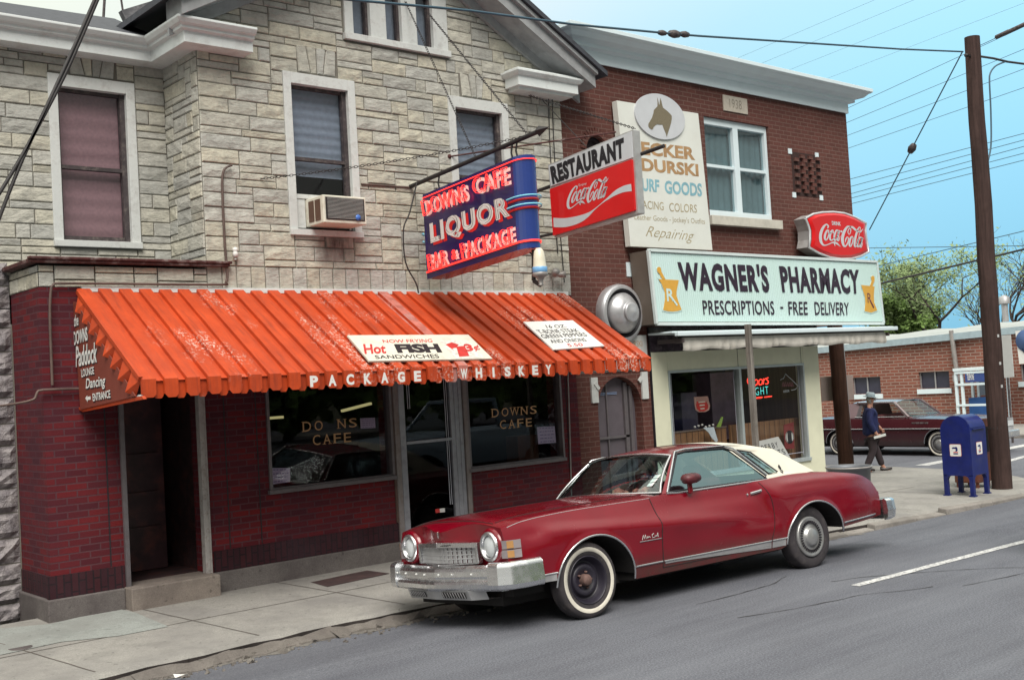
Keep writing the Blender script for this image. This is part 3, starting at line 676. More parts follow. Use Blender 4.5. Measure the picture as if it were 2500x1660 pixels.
def serif_text(mb, txt, q, n, d, sbars=True):
    """gold leaf roman capitals: letters spread over q with small serifs added"""
    q = [Vector(c) for c in q]; k = len(txt); S = {'D': ((0, 0), (0, 1)), 'N': ((0, 0), (0, 1), (1, 1)), 'W': ((0, 1), (.5, 1), (1, 1)), 'A': ((0, 0), (1, 0)), 'F': ((0, 0),), 'E': (), 'C': (), 'O': (), 'S': ()}
    for i, ch in enumerate(txt):
        if ch == ' ': continue
        a0, a1 = (i + .12) / k, (i + .82) / k
        if ch == 'W': a0 -= .12 / k; a1 += .1 / k
        at = lambda a, b: q[0].lerp(q[1], a).lerp(q[3].lerp(q[2], a), 1 - b)
        text_on(mb, ch, [at(a0, 1), at(a1, 1), at(a1, 0), at(a0, 0)], n, d)
        for (sa, sb) in S.get(ch, ()):
            c = a0 + (a1 - a0) * sa + (.07 / k if sa == 0 else -.07 / k if sa == 1 else 0); w_ = .16 / k; h = .055
            b0 = sb if sb == 0 else 1 - h
            mb.add([at(c - w_, b0) + Vector(n) * (d + .001), at(c + w_, b0) + Vector(n) * (d + .001), at(c + w_, b0 + h) + Vector(n) * (d + .001), at(c - w_, b0 + h) + Vector(n) * (d + .001)], [(0, 1, 2, 3)])
gp = YP(.036); cc = lambda x, y: (600 + x / 2.779, 850 + y / 2.779)
g = MB(); serif_text(g, 'DO NS', pxq(gp, cc(375, 500), cc(765, 472), cc(768, 532), cc(378, 568)), (0, -1, 0), .001); serif_text(g, 'CAFE', pxq(gp, cc(445, 590), cc(725, 570), cc(727, 632), cc(448, 660)), (0, -1, 0), .001)
g.build('lettering', M('gold'), w1)
g = MB(); serif_text(g, 'DOWNS', pxq(gp, cc(1660, 412), cc(1985, 388), cc(1985, 442), cc(1662, 470)), (0, -1, 0), .001); serif_text(g, 'CAFE', pxq(gp, cc(1715, 490), cc(1950, 472), cc(1952, 528), cc(1718, 550)), (0, -1, 0), .001)
g.build('lettering', M('gold'), w2)
def notice(pl, q, lines, name, label, mat_='paper', ink='ink', par=None):
    Q = pxq(pl, *[q[i] for i in range(4)]); n = pl.n
    m = MB(); m.prism([Q[3], Q[2], Q[1], Q[0]], n * .002); o = m.build(name, M(mat_)); tag(o, label, 'notice')
    t = MB(); k = len(lines)
    for i, ln in enumerate(lines):
        a, b = (i + .2) / k, (i + .75) / k; L = Q[0].lerp(Q[3], a); Rr_ = Q[1].lerp(Q[2], a); L2 = Q[0].lerp(Q[3], b); R2 = Q[1].lerp(Q[2], b)
        text_on(t, ln, [L.lerp(Rr_, .12), L.lerp(Rr_, .88), L2.lerp(R2, .88), L2.lerp(R2, .12)], n, .0035)
    if lines: t.build('lettering', M(ink), o)
    return o
np_ = YP(.06)
MT['noticeink'] = paint('faded notice ink', (.22, .16, .30), .8)
def scrib(q, pl, name, lab, rows=4, mat_='paper'):
    Q = pxq(pl, *q); m = MB(); m.prism([Q[3], Q[2], Q[1], Q[0]], pl.n * .002); o = tag(m.build(name, M(mat_)), lab, 'notice')
    t = MB(); rr = random.Random(len(lab))
    for i in range(rows):
        x = .12
        while x < .85:
            w_ = rr.uniform(.06, .2); a, b = (i + .3) / rows, (i + .55) / rows
            at = lambda u, v: Q[0].lerp(Q[1], u).lerp(Q[3].lerp(Q[2], u), v) + pl.n * .004
            t.add([at(x, a), at(min(x + w_, .9), a), at(min(x + w_, .9), b), at(x, b)], [(0, 1, 2, 3)]); x += w_ + .05
    t.build('writing', M('noticeink'), o)
scrib([cc(168, 812), cc(300, 812), cc(300, 905), cc(172, 925)], np_, 'paper_notice', 'mauve paper notice in the bottom left corner of the cafe window')
scrib([cc(775, 475), cc(875, 470), cc(880, 540), cc(780, 545)], np_, 'paper_notice', 'small paper notice high in the left cafe window', 5)
scrib([cc(1975, 535), cc(2095, 528), cc(2105, 640), cc(1985, 650)], np_, 'paper_notice', 'white paper notice low in the right cafe window', 5)
# lit fluorescent tubes and a few things inside the cafe
for nm, a, b, lab in (('ceiling_lamp', (640, 1022), (690, 1018), 'short lit fluorescent lamp at the far left inside the cafe'), ('ceiling_lamp', (835, 1003), (905, 985), 'longer lit fluorescent lamp inside the cafe near the door')):
    m = MB(); m.bar(PY(*a, 2.5), PY(*b, 2.5), .06, .035); tag(m.build(nm, glow('fluorescent ' + lab[:5], (.75, .68, .30), .30)), lab, 'lamp', 'fluorescent lamps inside the cafe')
g = MB(); g.box(10.08, 10.45, .35, .6, .3, 1.36); tag(g.build('counter_box', paint('orange carton', (.10, .04, .02), .8)), 'brown carton on the counter behind the right cafe window', 'box')
# door 2: aluminium framed glass door between two posts
w = MB()
w.box(7.80, 7.87, -.04, .2, .2, 2.66); w.box(8.87, 8.93, -.04, .2, .2, 2.66); w.box(7.87, 8.87, -.03, .2, 2.58, 2.66)
w.build('door_frame', M('jamb'), cafe, bevel=.006)
for x in (8.93, 7.775): w = MB(); w.box(x, x + .025, -.02, .1, .5, 2.66); w.build('door_trim', M('conduit'), cafe)
w = MB(); w.box(7.885, 7.97, -.02, .03, .22, 2.57); w.box(8.67, 8.86, -.02, .03, .22, 2.57); w.box(7.97, 8.67, -.019, .03, 2.46, 2.57); w.box(7.97, 8.67, -.019, .03, .22, .40); w.box(7.97, 8.67, -.03, .035, 1.42, 1.455)
for x in (8.73, 8.80): w.box(x, x + .012, -.028, -.02, .24, 2.55)
d2 = w.build('glass_door', paint('door aluminium', (.32, .33, .37), .4, .1, 10, metal=.35, dirt=(.16, .14, .15), dscale=12), cafe, bevel=.004)
p = MB(); p.quad((7.97, .01, .4), (8.67, .01, .4), (8.67, .01, 2.46), (7.97, .01, 2.46)); p.build('pane', M('glass'), d2)
p = MB()
for x in (8.03, 8.06, 8.60, 8.63): p.box(x, x + .008, .0, .005, (1.85 if x < 8.3 else .62), 2.40)
for z in (2.37, 2.40): p.box(8.03, 8.638, .0, .004, z, z + .008)
p.build('border_tape', paint('silver tape', (.42, .44, .50), .5), d2)
Q = pxq(YP(.005), cc(1285, 1090), cc(1350, 1083), cc(1352, 1110), cc(1288, 1117)); m = MB(); m.prism(Q[::-1], (0, -.002, 0)); st = m.build('sticker', M('whitepaint'), d2)
m = MB(); m.prism([Q[3].lerp(Q[2], .0), Q[3].lerp(Q[2], .45), Q[0].lerp(Q[1], .45), Q[0]], (0, -.0035, 0)); m.build('sticker_mark', M('redink'), st)
# ================================================================ the orange metal awning
def awnmat():
    t = NT('orange painted metal'); co = t.coord()
    col = t.ramp(t.noise(co, 3, 6, .6), [(.3, (.40, .044, .008)), (.7, (.52, .064, .013))])
    st = t.noise(t.coord((5.0, .5, .5)), 2.2, 6, .75)
    col = t.mix(t.ramp(st, [(.44, 0.0), (.66, .5)]), col, (.24, .036, .016))
    ch = t.new('ShaderNodeMath', operation='MULTIPLY'); t.lk(t.ramp(t.noise(co, 34, 6, .7), [(.53, 0.0), (.57, 1.0)]), ch.inputs[0]); t.lk(t.ramp(t.noise(t.coord((1, .6, .6)), 1.3, 4, .6), [(.52, 0.0), (.64, .95)]), ch.inputs[1])
    col = t.mix(ch.outputs[0], col, (.60, .46, .40))
    col = t.mix(t.ramp(t.noise(t.coord((1, .12, .12)), 16, 3, .6), [(.55, 0.0), (.72, .55)]), col, (.20, .028, .012))
    col = t.mix(t.ramp(t.noise(t.coord((1, 1, 1)), 9, 9, .8), [(.66, 0.0), (.80, .6)]), col, (.20, .035, .02))
    t.set(base=col, rough=.55, spec=.35); t.bump(t.noise(co, 5, 4), .4, .02); return t.m
MT['awning'] = awnmat()
MT['awnworn'] = paint('scraped awning metal', (.42, .13, .10), .6, .3, 12, dirt=(.36, .26, .25), dscale=5, damt=.9)
MT['awnpanel'] = paint('faded red brown panel', (.17, .036, .022), .6, .06, 5)
AX0, AX1, AYB, AYF, AZT, AZF, AZB = 4.07, 10.83, -.02, -1.5, 3.255, 2.305, 2.155
aw = thing('awning', 'orange ribbed metal awning lettered PACKAGE WHISKEY above the cafe front', 'awning', ((AX0 + AX1) / 2, 0, 2.3))
NR = 32; pitch = (AX1 - AX0) / NR
A_n = Vector((0, AZF - AZT, -(AYF - AYB))).normalized()
if A_n.z < 0: A_n = -A_n
def AW(x, t, h): return Vector((x, AYB + (AYF - AYB) * t, AZT + (AZF - AZT) * t)) + A_n * h
rr = random.Random(21); up = MB(); lo = MB(); worn = MB()
for i in range(NR):
    x0 = AX0 + i * pitch; wR = pitch * .60; e = rr.uniform(-.004, .012) + (.03 if i in (15, 19) else 0)
    tgt = worn if i == 17 else up
    def pan(mb, xa, xb, h, zend, yo, te):
        s = [AW(xa, -te, h), AW(xb, -te, h)]; K = 5
        rows = [[AW(xa, -te + (1 + te) * k / K, h + rr.uniform(-.002, .002)), AW(xb, -te + (1 + te) * k / K, h + rr.uniform(-.002, .002))] for k in range(K + 1)]
        f0 = rows[-1]; ym = f0[0].y - yo
        dn = [Vector((xa, ym, f0[0].z - .012)), Vector((xb, ym, f0[0].z - .012))]
        ze = zend + .03; dn2 = [Vector((xa, ym, ze)), Vector((xb, ym, ze))]; c = (xb - xa) * .22
        dn3 = [Vector((xa + c, ym, zend)), Vector((xb - c, ym, zend))]
        P = [p for r in rows + [dn, dn2, dn3] for p in r]; k = len(P) // 2
        mb.add(P, [(2 * j, 2 * j + 1, 2 * j + 3, 2 * j + 2) for j in range(k - 1)])
        return rows
    rT = pan(tgt, x0, x0 + wR, .034, AZB + rr.uniform(-.006, .006), .012, e)
    x1 = x0 + wR; x2 = x0 + pitch
    pan(lo if i != 16 else worn, x1 - .006, x2 + .006, .0, AZB - .012 + rr.uniform(-.005, .005), -.02, 0)
    # side walls of the raised pan
    for xs_ in (x0, x1):
        ym = AW(0, 1, .034).y - .012
        up.add([AW(xs_, -e, .034), AW(xs_, 1, .034), AW(xs_, 1, -.002), AW(xs_, -e, -.002)], [(0, 1, 2, 3)])
        up.add([AW(xs_, 1, .034), (xs_, ym, AZF), (xs_, ym, AZB + .03), (xs_, ym + .03, AZB + .03), (xs_, ym + .035, AZF)], [(0, 1, 2, 3, 4)])
up.v += []; pa = up.build('raised_panels', M('awning'), aw, normals=False); pb = lo.build('lower_panels', M('awning'), aw, normals=False)
for o in (pa, pb):
    s_ = o.modifiers.new('thick', 'SOLIDIFY'); s_.thickness = .003
w_ = worn.build('scraped_panel', M('awnworn'), aw, normals=False); w_['label'] = 'scraped grey pan of the orange awning'
g = MB(); g.box(AX0 + .05, AX1, -.035, -.002, AZT + .0, AZT + .055); g.build('flashing', M('white2'), aw)
g = MB(); g.tube([(AX0 + .02, -.02, AZB + .02), (AX0 + .02, AYF + .04, AZB + .02)], .014); g.tube([(AX1 - .02, -.02, AZB + .02), (AX1 - .02, AYF + .04, AZB + .02)], .014)
g.build('frame', M('white2'), aw)
# left end: louvred triangle with the painted panel over it
c6 = lambda x, y: (170 + x / 5.227, 720 + y / 5.227)
g = MB(); K = 8
O0, O1 = AW(AX0 - .0, .03, .03), AW(AX0 - .0, 1.0, .03); I0, I1 = Vector((AX0, -.06, AZT - .14)), Vector((AX0, AYF + .12, AZB + .02))
for k in range(K):
    i0, i1 = I0.lerp(I1, k / K), I0.lerp(I1, (k + 1) / K); o0, o1 = O0.lerp(O1, k / K), O0.lerp(O1, (k + 1) / K)
    ap = o0.lerp(o1, .15) + Vector((-.015, 0, 0)); jt = i0.lerp(i1, .62) + Vector((-.075, 0, 0))
    g.add([i0, o0, o1, i1, jt], [(0, 1, 4), (1, 2, 4), (2, 3, 4), (3, 0, 4)])
g.bar(O0 + Vector((-.01, 0, .0)), O1 + Vector((-.01, 0, 0)), .035, .04)
g.build('louvred_end', M('awning'), aw)
sp = XP(AX0 - .035); pan_ = [sp(*c6(*p)) for p in ((42, 88), (78, 95), (835, 1290), (700, 1325), (135, 1462))]
g = MB(); g.prism(pan_, (.012, 0, 0)); pnl = g.build('end_panel', M('awnpanel'), aw); pnl['label'] = 'triangular end panel lettered the Downs Paddock Lounge'
g = MB(); g.prism([sp(*c6(*p)) + Vector((.013, 0, 0)) for p in ((60, 1440), (900, 1290), (925, 1330), (150, 1492))], (.03, 0, 0)); g.build('end_valance', M('awning'), aw)
wt, sh = MB(), MB()
def lab(txt, q, **k):
    Q = [sp(*c6(*p)) for p in q]; text_on(wt, txt, Q, sp.n, .004, **k)
    text_on(sh, txt, [p + Vector((0, -.010, -.014)) for p in Q], sp.n, .002, **k)
lab('the', [(58, 262), (112, 240), (120, 388), (64, 408)], shear=.3, bold=.02); lab('DOWNS', [(52, 470), (228, 405), (235, 580), (60, 648)], bold=.03)
lab('Paddock', [(72, 660), (348, 598), (358, 860), (85, 925)], shear=.25, bold=.02); lab('LOUNGE', [(150, 948), (312, 912), (318, 1008), (158, 1052)], bold=.02)
lab('Dancing', [(200, 1070), (455, 1020), (470, 1195), (215, 1235)], shear=.35, bold=.015); lab('ENTRANCE', [(295, 1258), (520, 1210), (526, 1310), (302, 1356)], bold=.02)
wt.add([sp(*c6(*p)) + sp.n * .004 for p in ((205, 1315), (230, 1280), (232, 1300), (272, 1292), (274, 1332), (234, 1342), (236, 1368))], [(0, 1, 2, 3, 4, 5, 6)])
wt.build('lettering', M('whitepaint'), pnl); sh.build('lettering_shadow', M('ink'), pnl)
# PACKAGE WHISKEY on the front lip: one letter per raised pan
fp = YP(AW(0, 1, .034).y - .014); cc = lambda x, y: (600 + x / 2.779, 850 + y / 2.779)
ltr = {'P': (412, 200, 475, 283), 'A': (536, 196, 602, 280), 'C': (652, 193, 716, 279), 'K': (776, 190, 836, 272), 'A2': (888, 190, 950, 270), 'G': (1002, 190, 1068, 270), 'E': (1108, 188, 1160, 266),
       'W': (1425, 178, 1492, 248), 'H': (1525, 174, 1586, 242), 'I': (1645, 172, 1668, 236), 'S': (1730, 168, 1778, 236), 'K2': (1820, 162, 1880, 228), 'E2': (1912, 156, 1966, 222), 'Y': (2005, 152, 2062, 220)}
for i, (k, (x0, y0, x1, y1)) in enumerate(ltr.items()):
    if i in (0, 7): j0 = round((fp(*cc((x0 + x1) / 2, (y0 + y1) / 2)).x - AX0 - pitch * .30) / pitch) - i
    cx_ = AX0 + (j0 + i) * pitch + pitch * .30
    h = .112; w = .092 if k[0] != 'I' else .03
    Q = [Vector((cx_ + a * w / 2, fp.p.y, 2.228 + b * h / 2)) for a, b in ((-1, 1), (1, 1), (1, -1), (-1, -1))]
    m_ = MB(); text_on(m_, k[0], Q, fp.n, .003, bold=.05); m_.build('letter', M('whitepaint'), aw)
# boards lying on the awning
AP = Plane(AW(0, .5, .040), A_n); c3 = lambda x, y: (700 + x / 2.624, 700 + y / 2.624)
MT['boardwhite'] = paint('peeling white board', (.60, .585, .50), .7, .06, 6, dirt=(.30, .28, .22), dscale=7, damt=.5)
Q = pxq(AP, c3(385, 320), c3(1160, 315), c3(1315, 468), c3(525, 485)); g = MB(); g.prism([Q[3], Q[2], Q[1], Q[0]], A_n * .018)
fs = tag(g.build('menu_board', M('boardwhite')), 'peeling white board for hot fish sandwiches lying on the orange awning', 'sign')
A2 = AP.up(.018); t1, t2 = MB(), MB()
text_on(t1, 'NOW FRYING', pxq(A2, c3(610, 340), c3(930, 335), c3(935, 357), c3(620, 360)), A_n, .002, bold=.01)
text_on(t1, 'Hot', pxq(A2, c3(475, 368), c3(625, 368), c3(645, 428), c3(500, 432)), A_n, .002, bold=.03, shear=.2)
text_on(t1, '1', pxq(A2, c3(1085, 385), c3(1140, 380), c3(1170, 445), c3(1105, 450)), A_n, .004, bold=.08); text_on(t1, '3', pxq(A2, c3(1130, 368), c3(1180, 368), c3(1200, 415), c3(1145, 416)), A_n, .004, bold=.05); text_on(t1, '¢', pxq(A2, c3(1190, 375), c3(1225, 375), c3(1245, 412), c3(1205, 414)), A_n, .004, bold=.02)
text_on(t2, 'FISH', pxq(A2, c3(685, 368), c3(965, 365), c3(998, 422), c3(712, 425)), A_n, .002, bold=.06); text_on(t2, 'SANDWICHES', pxq(A2, c3(560, 440), c3(968, 432), c3(980, 457), c3(572, 462)), A_n, .002, bold=.012)
q = [A2(*c3(*p)) for p in ((975, 345), (1155, 342), (1270, 455), (1085, 462))]
m = MB(); m.prism(q[::-1], A_n * .002); m.build('price_patch', paint('price patch', (.62, .60, .55), .7, .2, 20, dirt=(.20, .17, .15), dscale=18, damt=.7), fs)
t1.build('lettering', M('redink'), fs); t2.build('lettering', M('ink'), fs)
q = [A2(*c3(*p)) for p in ((1018, 372), (1055, 358), (1100, 372), (1085, 392), (1060, 396), (1072, 408), (1052, 396))]; m = MB(); m.prism(q, A_n * .0045); m.build('price_swoosh', M('redink'), fs)
Q = pxq(AP, c3(1515, 232), c3(1830, 222), c3(2033, 385), c3(1705, 410)); g = MB(); g.prism([Q[3], Q[2], Q[1], Q[0]], A_n * .016)
ss = tag(g.build('menu_board', M('whitepaint')), 'clean white board for the steak and onions special on the awning', 'sign')
A2 = AP.up(.016); t1 = MB(); t2 = MB()
for tx, a, b, c, d in (('16 OZ.', (1655, 246), (1782, 243), (1795, 262), (1668, 267)), ('T-BONE STEAK', (1595, 278), (1855, 268), (1880, 290), (1622, 302)), ('GREEN PEPPERS', (1620, 308), (1905, 294), (1930, 317), (1645, 332)), ('AND ONIONS', (1678, 340), (1905, 328), (1925, 350), (1700, 362))):
    text_on(t1, tx, pxq(A2, c3(*a), c3(*b), c3(*c), c3(*d)), A_n, .002, bold=.008)
text_on(t2, '5.50', pxq(A2, c3(1792, 366), c3(1888, 360), c3(1902, 380), c3(1806, 386)), A_n, .002, bold=.012)
t1.build('lettering', M('ink'), ss); t2.build('lettering', M('redink'), ss)
# ================================================================ hanging neon sign
MT['navy'] = paint('navy enamel', (.018, .008, .085), .25, .05, 5, spec=.5, coat=.4)
MT['blueend'] = paint('blue enamel end', (.016, .040, .20), .25, .06, 5, coat=.3)
MT['neonred'] = glow('lit red neon', (1.0, .035, .025), .95)
MT['neoncyan'] = paint('unlit cyan tubing', (.20, .58, .75), .3)
MT['signred'] = paint('sign red', (.62, .014, .014), .4, .04)
MT['tubeglass'] = paint('unlit white tubing', (.60, .66, .66), .25)
MT['cokered'] = paint('red sign face', (.60, .006, .008), .35, .05, 3, coat=.2)
MT['signsilver'] = paint('silver sign face', (.52, .54, .57), .5, .04)
MT['signframe'] = paint('sign frame', (.46, .46, .46), .4, .1, 10, metal=.4, dirt=(.2, .17, .15))
TL_ = .084
def DS(x, y, z): return Vector((x, y, z + TL_ * (-y - .45)))
ns = thing('neon_sign', 'navy blue neon hanging sign lettered DOWNS CAFE LIQUOR BAR & PACKAGE', 'sign', (8.24, -1.3, 4.0))
XF = 8.10; zb, zt = 3.395, 4.415
out = [(XF, -.45), (XF, -2.12)] + [(8.24 - .14 * math.cos(math.pi * k / 12), -2.12 - .16 * math.sin(math.pi * k / 12)) for k in range(1, 12)] + [(8.38, -2.12), (8.38, -.45)]
g = MB()
for i in range(len(out) - 1):
    (xa, ya), (xb, yb) = out[i], out[i + 1]
    g.add([DS(xa, ya, zb), DS(xb, yb, zb), DS(xb, yb, zt), DS(xa, ya, zt)], [(0, 1, 2, 3)], 1 if 1 <= i <= 12 else 0, 1 <= i <= 12)
(xa, ya), (xb, yb) = out[-1], out[0]; g.add([DS(xa, ya, zb), DS(xb, yb, zb), DS(xb, yb, zt), DS(xa, ya, zt)], [(0, 1, 2, 3)])
g.add([DS(x, y, zt) for x, y in out], [tuple(range(len(out)))]); g.add([DS(x, y, zb) for x, y in out], [tuple(range(len(out)))[::-1]])
g.build('cabinet', [M('navy'), M('blueend')], ns, normals=False)
c8 = lambda x, y: (1020 + x / 4.752, 370 + y / 4.752); dp = XP(XF)
g = MB()
for z in (zt - .045, zb + .085, zb + .075):
    g.tube([DS(XF - .012, -.46, z)] + [DS(8.24 + (x - 8.24) * 1.07, -2.12 + (y + 2.12) * 1.07, z) for x, y in out[1:-1]], .006, 6)
nq = {'DOWNS': [(75, 580), (588, 383), (612, 570), (105, 755)], 'CAFE': [(660, 328), (1075, 178), (1090, 385), (690, 510)], 'BAR': [(145, 1200), (362, 1138), (378, 1310), (165, 1378)], '&': [(428, 1150), (482, 1130), (488, 1245), (440, 1262)], 'PACKAGE': [(525, 1072), (1135, 872), (1152, 1055), (560, 1252)]}
wl = MB()
for tx, q in nq.items():
    Q = pxq(dp, *[c8(*p) for p in q]); text_on(wl, tx, Q, dp.n, .002, bold=.04, spacing=1.1)
    text_on(g, tx, Q, dp.n, .05, tube=.0075, spacing=1.1)
g.build('neon_tubing', M('neonred'), ns)
q = [(135, 838), (1045, 505), (1080, 790), (155, 1108)]; Q = pxq(dp, *[c8(*p) for p in q])
text_on(wl, 'LIQUOR', Q, dp.n, .004, bold=.055, spacing=1.15); wl.build('lettering', M('whitepaint'), ns)
g = MB(); text_on(g, 'LIQUOR', pxq(dp, *[c8(x + 32, y + 22) for x, y in q]), dp.n, .002, bold=.055, spacing=1.15); g.build('lettering_shadow', M('signred'), ns)
g = MB(); text_on(g, 'LIQUOR', [p + Vector((0, 0, .0)) for p in Q], dp.n, .035, tube=.0035, spacing=1.15); g.build('unlit_tubing', M('ink'), ns)
for z in (3.965, 3.87):
    loop = [DS(8.24 + (x - 8.24) * f_ * 1.25, -2.12 + (y + 2.12) * f_ * 1.2 - .01, z) for f_ in (1,) for x, y in out[1:-1]]
    g = MB(); g.tube([DS(XF - .03, -2.02, z)] + loop, .009, 6); g.build('ring_tubing', M('neoncyan'), ns); h = MB()
    h.tube([DS(XF - .006, -2.02, z - .032)] + [DS(8.24 + (x - 8.24) * 1.04, -2.12 + (y + 2.12) * 1.03, z - .032) for x, y in out[1:-1]], .014, 6)
    h.build('ring_stripe', M('signred'), ns); g = MB(); b_ = [DS(8.24 + .16 * math.cos(a), -.45 + .10 * math.sin(a), z - .02) for a in [math.pi + k * -math.pi / 8 for k in range(9)]]; g.tube(b_, .011, 6); g.build('ring_tubing', M('neoncyan'), ns)
# pole, rods, chains
pole = MB(); A, B = PY(1000, 457, 0), Vector((8.24, -2.42, 4.795))
pole.tube([A, B], .028, 8); d = (B - A).normalized()
pole.lathe([(0, .0), (.028, .0), (.06, .0), (.0, .17)], B, d, 4, smooth=False)
tag(pole.build('sign_pole', M('black')), 'black iron pole with an arrowhead end above the neon sign', 'pole')
def chain(a, b, name, label, sag=0.0, r=.004, L=.05):
    a, b = Vector(a), Vector(b); n_ = max(2, int((b - a).length / (L * .74))); g = MB()
    for i in range(n_):
        t0, t1 = i / n_, (i + 1.25) / n_; p = a.lerp(b, t0); q = a.lerp(b, min(1, t1)); p.z -= sag * 4 * t0 * (1 - t0); q.z -= sag * 4 * t1 * (1 - t1) if t1 < 1 else 0
        ax = (q - p).normalized(); s = ax.cross(VY if abs(ax.y) < .8 else VX).normalized(); s = s if i % 2 else ax.cross(s)
        s = s * .011
        g.tube([p, p.lerp(q, .2) + s, p.lerp(q, .8) + s, q, p.lerp(q, .8) - s, p.lerp(q, .2) - s, p], r, 4, caps=False)
    return tag(g.build(name, M('black')), label, 'chain')
lerpP = lambda t: A.lerp(B, t)
chain(PY(986, -4, 0), lerpP(.55), 'chain', 'chain from the gable to the middle of the sign pole'); chain(PY(1048, 36, -.02), lerpP(.93), 'chain', 'chain from the attic window to the tip of the sign pole')
chain(PY(636, 437, -.02), lerpP(.93), 'chain', 'long chain running across the wall and window to the pole tip', .04)
g = MB()
for y in (-.62, -1.98, -2.06):
    p = DS(8.24, y, zt); t = (y - A.y) / (B.y - A.y); g.tube([p, p.lerp(A.lerp(B, t), .5) + Vector((0, .03, 0)), A.lerp(B, t)], .011, 6)
tag(g.build('sign_hanger', M('black')), 'iron hooks holding the neon sign to its pole', 'hook')
g = MB(); g.tube([PY(1096, 383, 0), (10.2, -1.72, 5.13)], .011, 6); g.lathe([(.0, 0), (.03, 0), (.03, .02), (0, .02)], PY(1096, 383, 0), (0, -1, 0), 8)
tag(g.build('brace_rod', M('rust')), 'thin rusty rod from the upstairs window to the restaurant sign', 'rod')
# weatherproof lamp on an arm under the neon sign
lf = thing('beacon_lamp', 'old beacon lamp with a cream dome and blue band on an iron arm', 'lamp', (8.3, -2.25, 3.4))
pc = lambda x, y: XP(8.25)(1020 + x / 4.752, 370 + y / 4.752)
bc = pc(1415, 1340); g = MB(); g.lathe([(0, .21), (.03, .205), (.055, .17), (.066, .09), (.07, .03), (.075, .0)], bc, VZ, 20); g.build('dome', paint('cream glass', (.66, .62, .50), .3), lf)
g = MB(); g.lathe([(.078, .0), (.082, -.005), (.082, -.055), (.078, -.06)], bc, VZ, 20); g.build('blue_band', paint('blue lens band', (.16, .36, .62), .3), lf)
g = MB(); g.lathe([(.08, -.06), (.085, -.07), (.085, -.095), (.05, -.11), (.03, -.14), (.02, -.19), (.035, -.2), (0, -.21)], bc, VZ, 20); g.build('base', M('conduitgrey'), lf)
g = MB(); e = pc(1345, 1140); f_ = pc(1345, 1500); g.bar(e, f_, .035, .03); g.bar(f_, bc + Vector((0, 0, -.2)), .03, .04); g.bar(pc(1300, 1170), pc(1345, 1215), .012); g.build('arm', M('black'), lf)
# ================================================================ restaurant sign
RX = 10.05; rp = XP(RX); cr = lambda x, y: (1000 + x / 3.733, 300 + y / 3.733)
rs = thing('restaurant_sign', 'lit box sign lettered RESTAURANT over a red cola panel', 'sign', (10.15, -1.4, 4.4))
q4 = [rp(*cr(*p)) for p in ((1262, 385), (2035, 62), (2082, 825), (1322, 1045))]
g = MB(); g.prism(q4[::-1], (.12, 0, 0)); g.build('cabinet', M('signframe'), rs, bevel=.008)
g = MB(); q = [rp(*cr(*p)) for p in ((1272, 396), (2026, 80), (2038, 318), (1292, 580))]; g.prism(q[::-1], (-.012, 0, 0)); g.build('upper_panel', M('signsilver'), rs)
g = MB(); q = [rp(*cr(*p)) for p in ((1292, 607), (2038, 335), (2066, 800), (1322, 1030))]; g.prism(q[::-1], (-.03, 0, 0)); cp = g.build('cola_panel', M('cokered'), rs, bevel=.012)
g = MB(); text_on(g, 'RESTAURANT', pxq(rp.up(.012), cr(1278, 402), cr(1952, 132), cr(1958, 318), cr(1305, 565)), rp.n, .003, bold=.06, spacing=1.1); g.build('lettering', M('ink'), rs)
COLA = [[(520, 495, 30), (548, 430, 42), (490, 370, 42), (400, 440, 72), (330, 580, 88), (295, 740, 92), (310, 900, 86), (370, 1010, 60), (450, 1035, 36), (560, 1000, 30), (660, 955, 36), (750, 945, 56), (830, 985, 60), (880, 1030, 30), (940, 1075, 8)],
    [(735, 955, 50), (765, 1065, 10)],
    [(575, 580, 36), (510, 560, 46), (450, 680, 66), (435, 800, 66), (465, 868, 46), (520, 820, 38), (558, 700, 34), (558, 600, 30), (535, 610, 18), (570, 665, 18), (640, 630, 20)],
    [(705, 660, 36), (692, 560, 40), (640, 600, 60), (600, 740, 66), (615, 855, 54), (670, 870, 34), (740, 790, 24)],
    [(870, 580, 40), (805, 560, 50), (748, 700, 60), (738, 840, 54), (775, 880, 40), (830, 780, 34), (880, 590, 36)], [(892, 555, 60), (860, 700, 66), (840, 850, 58), (880, 885, 28), (925, 740, 18)],
    [(935, 602, 60), (992, 590, 60)],
    [(1205, 695, 18), (1172, 600, 28), (1222, 500, 28), (1265, 545, 28), (1240, 660, 24), (1200, 697, 18)],
    [(1265, 455, 50), (1165, 440, 58), (1075, 560, 86), (1008, 740, 92), (1000, 900, 90), (1040, 1045, 66), (1105, 1055, 48), (1165, 960, 38), (1192, 840, 34), (1160, 770, 28), (1112, 830, 44), (1085, 940, 16)],
    [(1200, 450, 40), (1310, 455, 62), (1400, 530, 62), (1470, 580, 44), (1560, 610, 50), (1620, 555, 28), (1645, 505, 6)],
    [(1340, 770, 40), (1275, 780, 54), (1228, 900, 66), (1222, 1030, 58), (1265, 1062, 42), (1320, 940, 34), (1338, 800, 28), (1318, 800, 18), (1375, 840, 18)],
    [(1572, 510, 26), (1548, 455, 30), (1492, 520, 46), (1440, 680, 66), (1392, 900, 72), (1388, 1055, 54), (1432, 1065, 28), (1500, 870, 18), (1540, 640, 18), (1572, 515, 22)],
    [(1620, 800, 40), (1548, 790, 50), (1490, 900, 60), (1472, 1040, 58), (1510, 1080, 38), (1580, 950, 30), (1632, 805, 32)], [(1642, 790, 54), (1602, 930, 62), (1568, 1075, 56), (1612, 1075, 26), (1648, 960, 14)]]
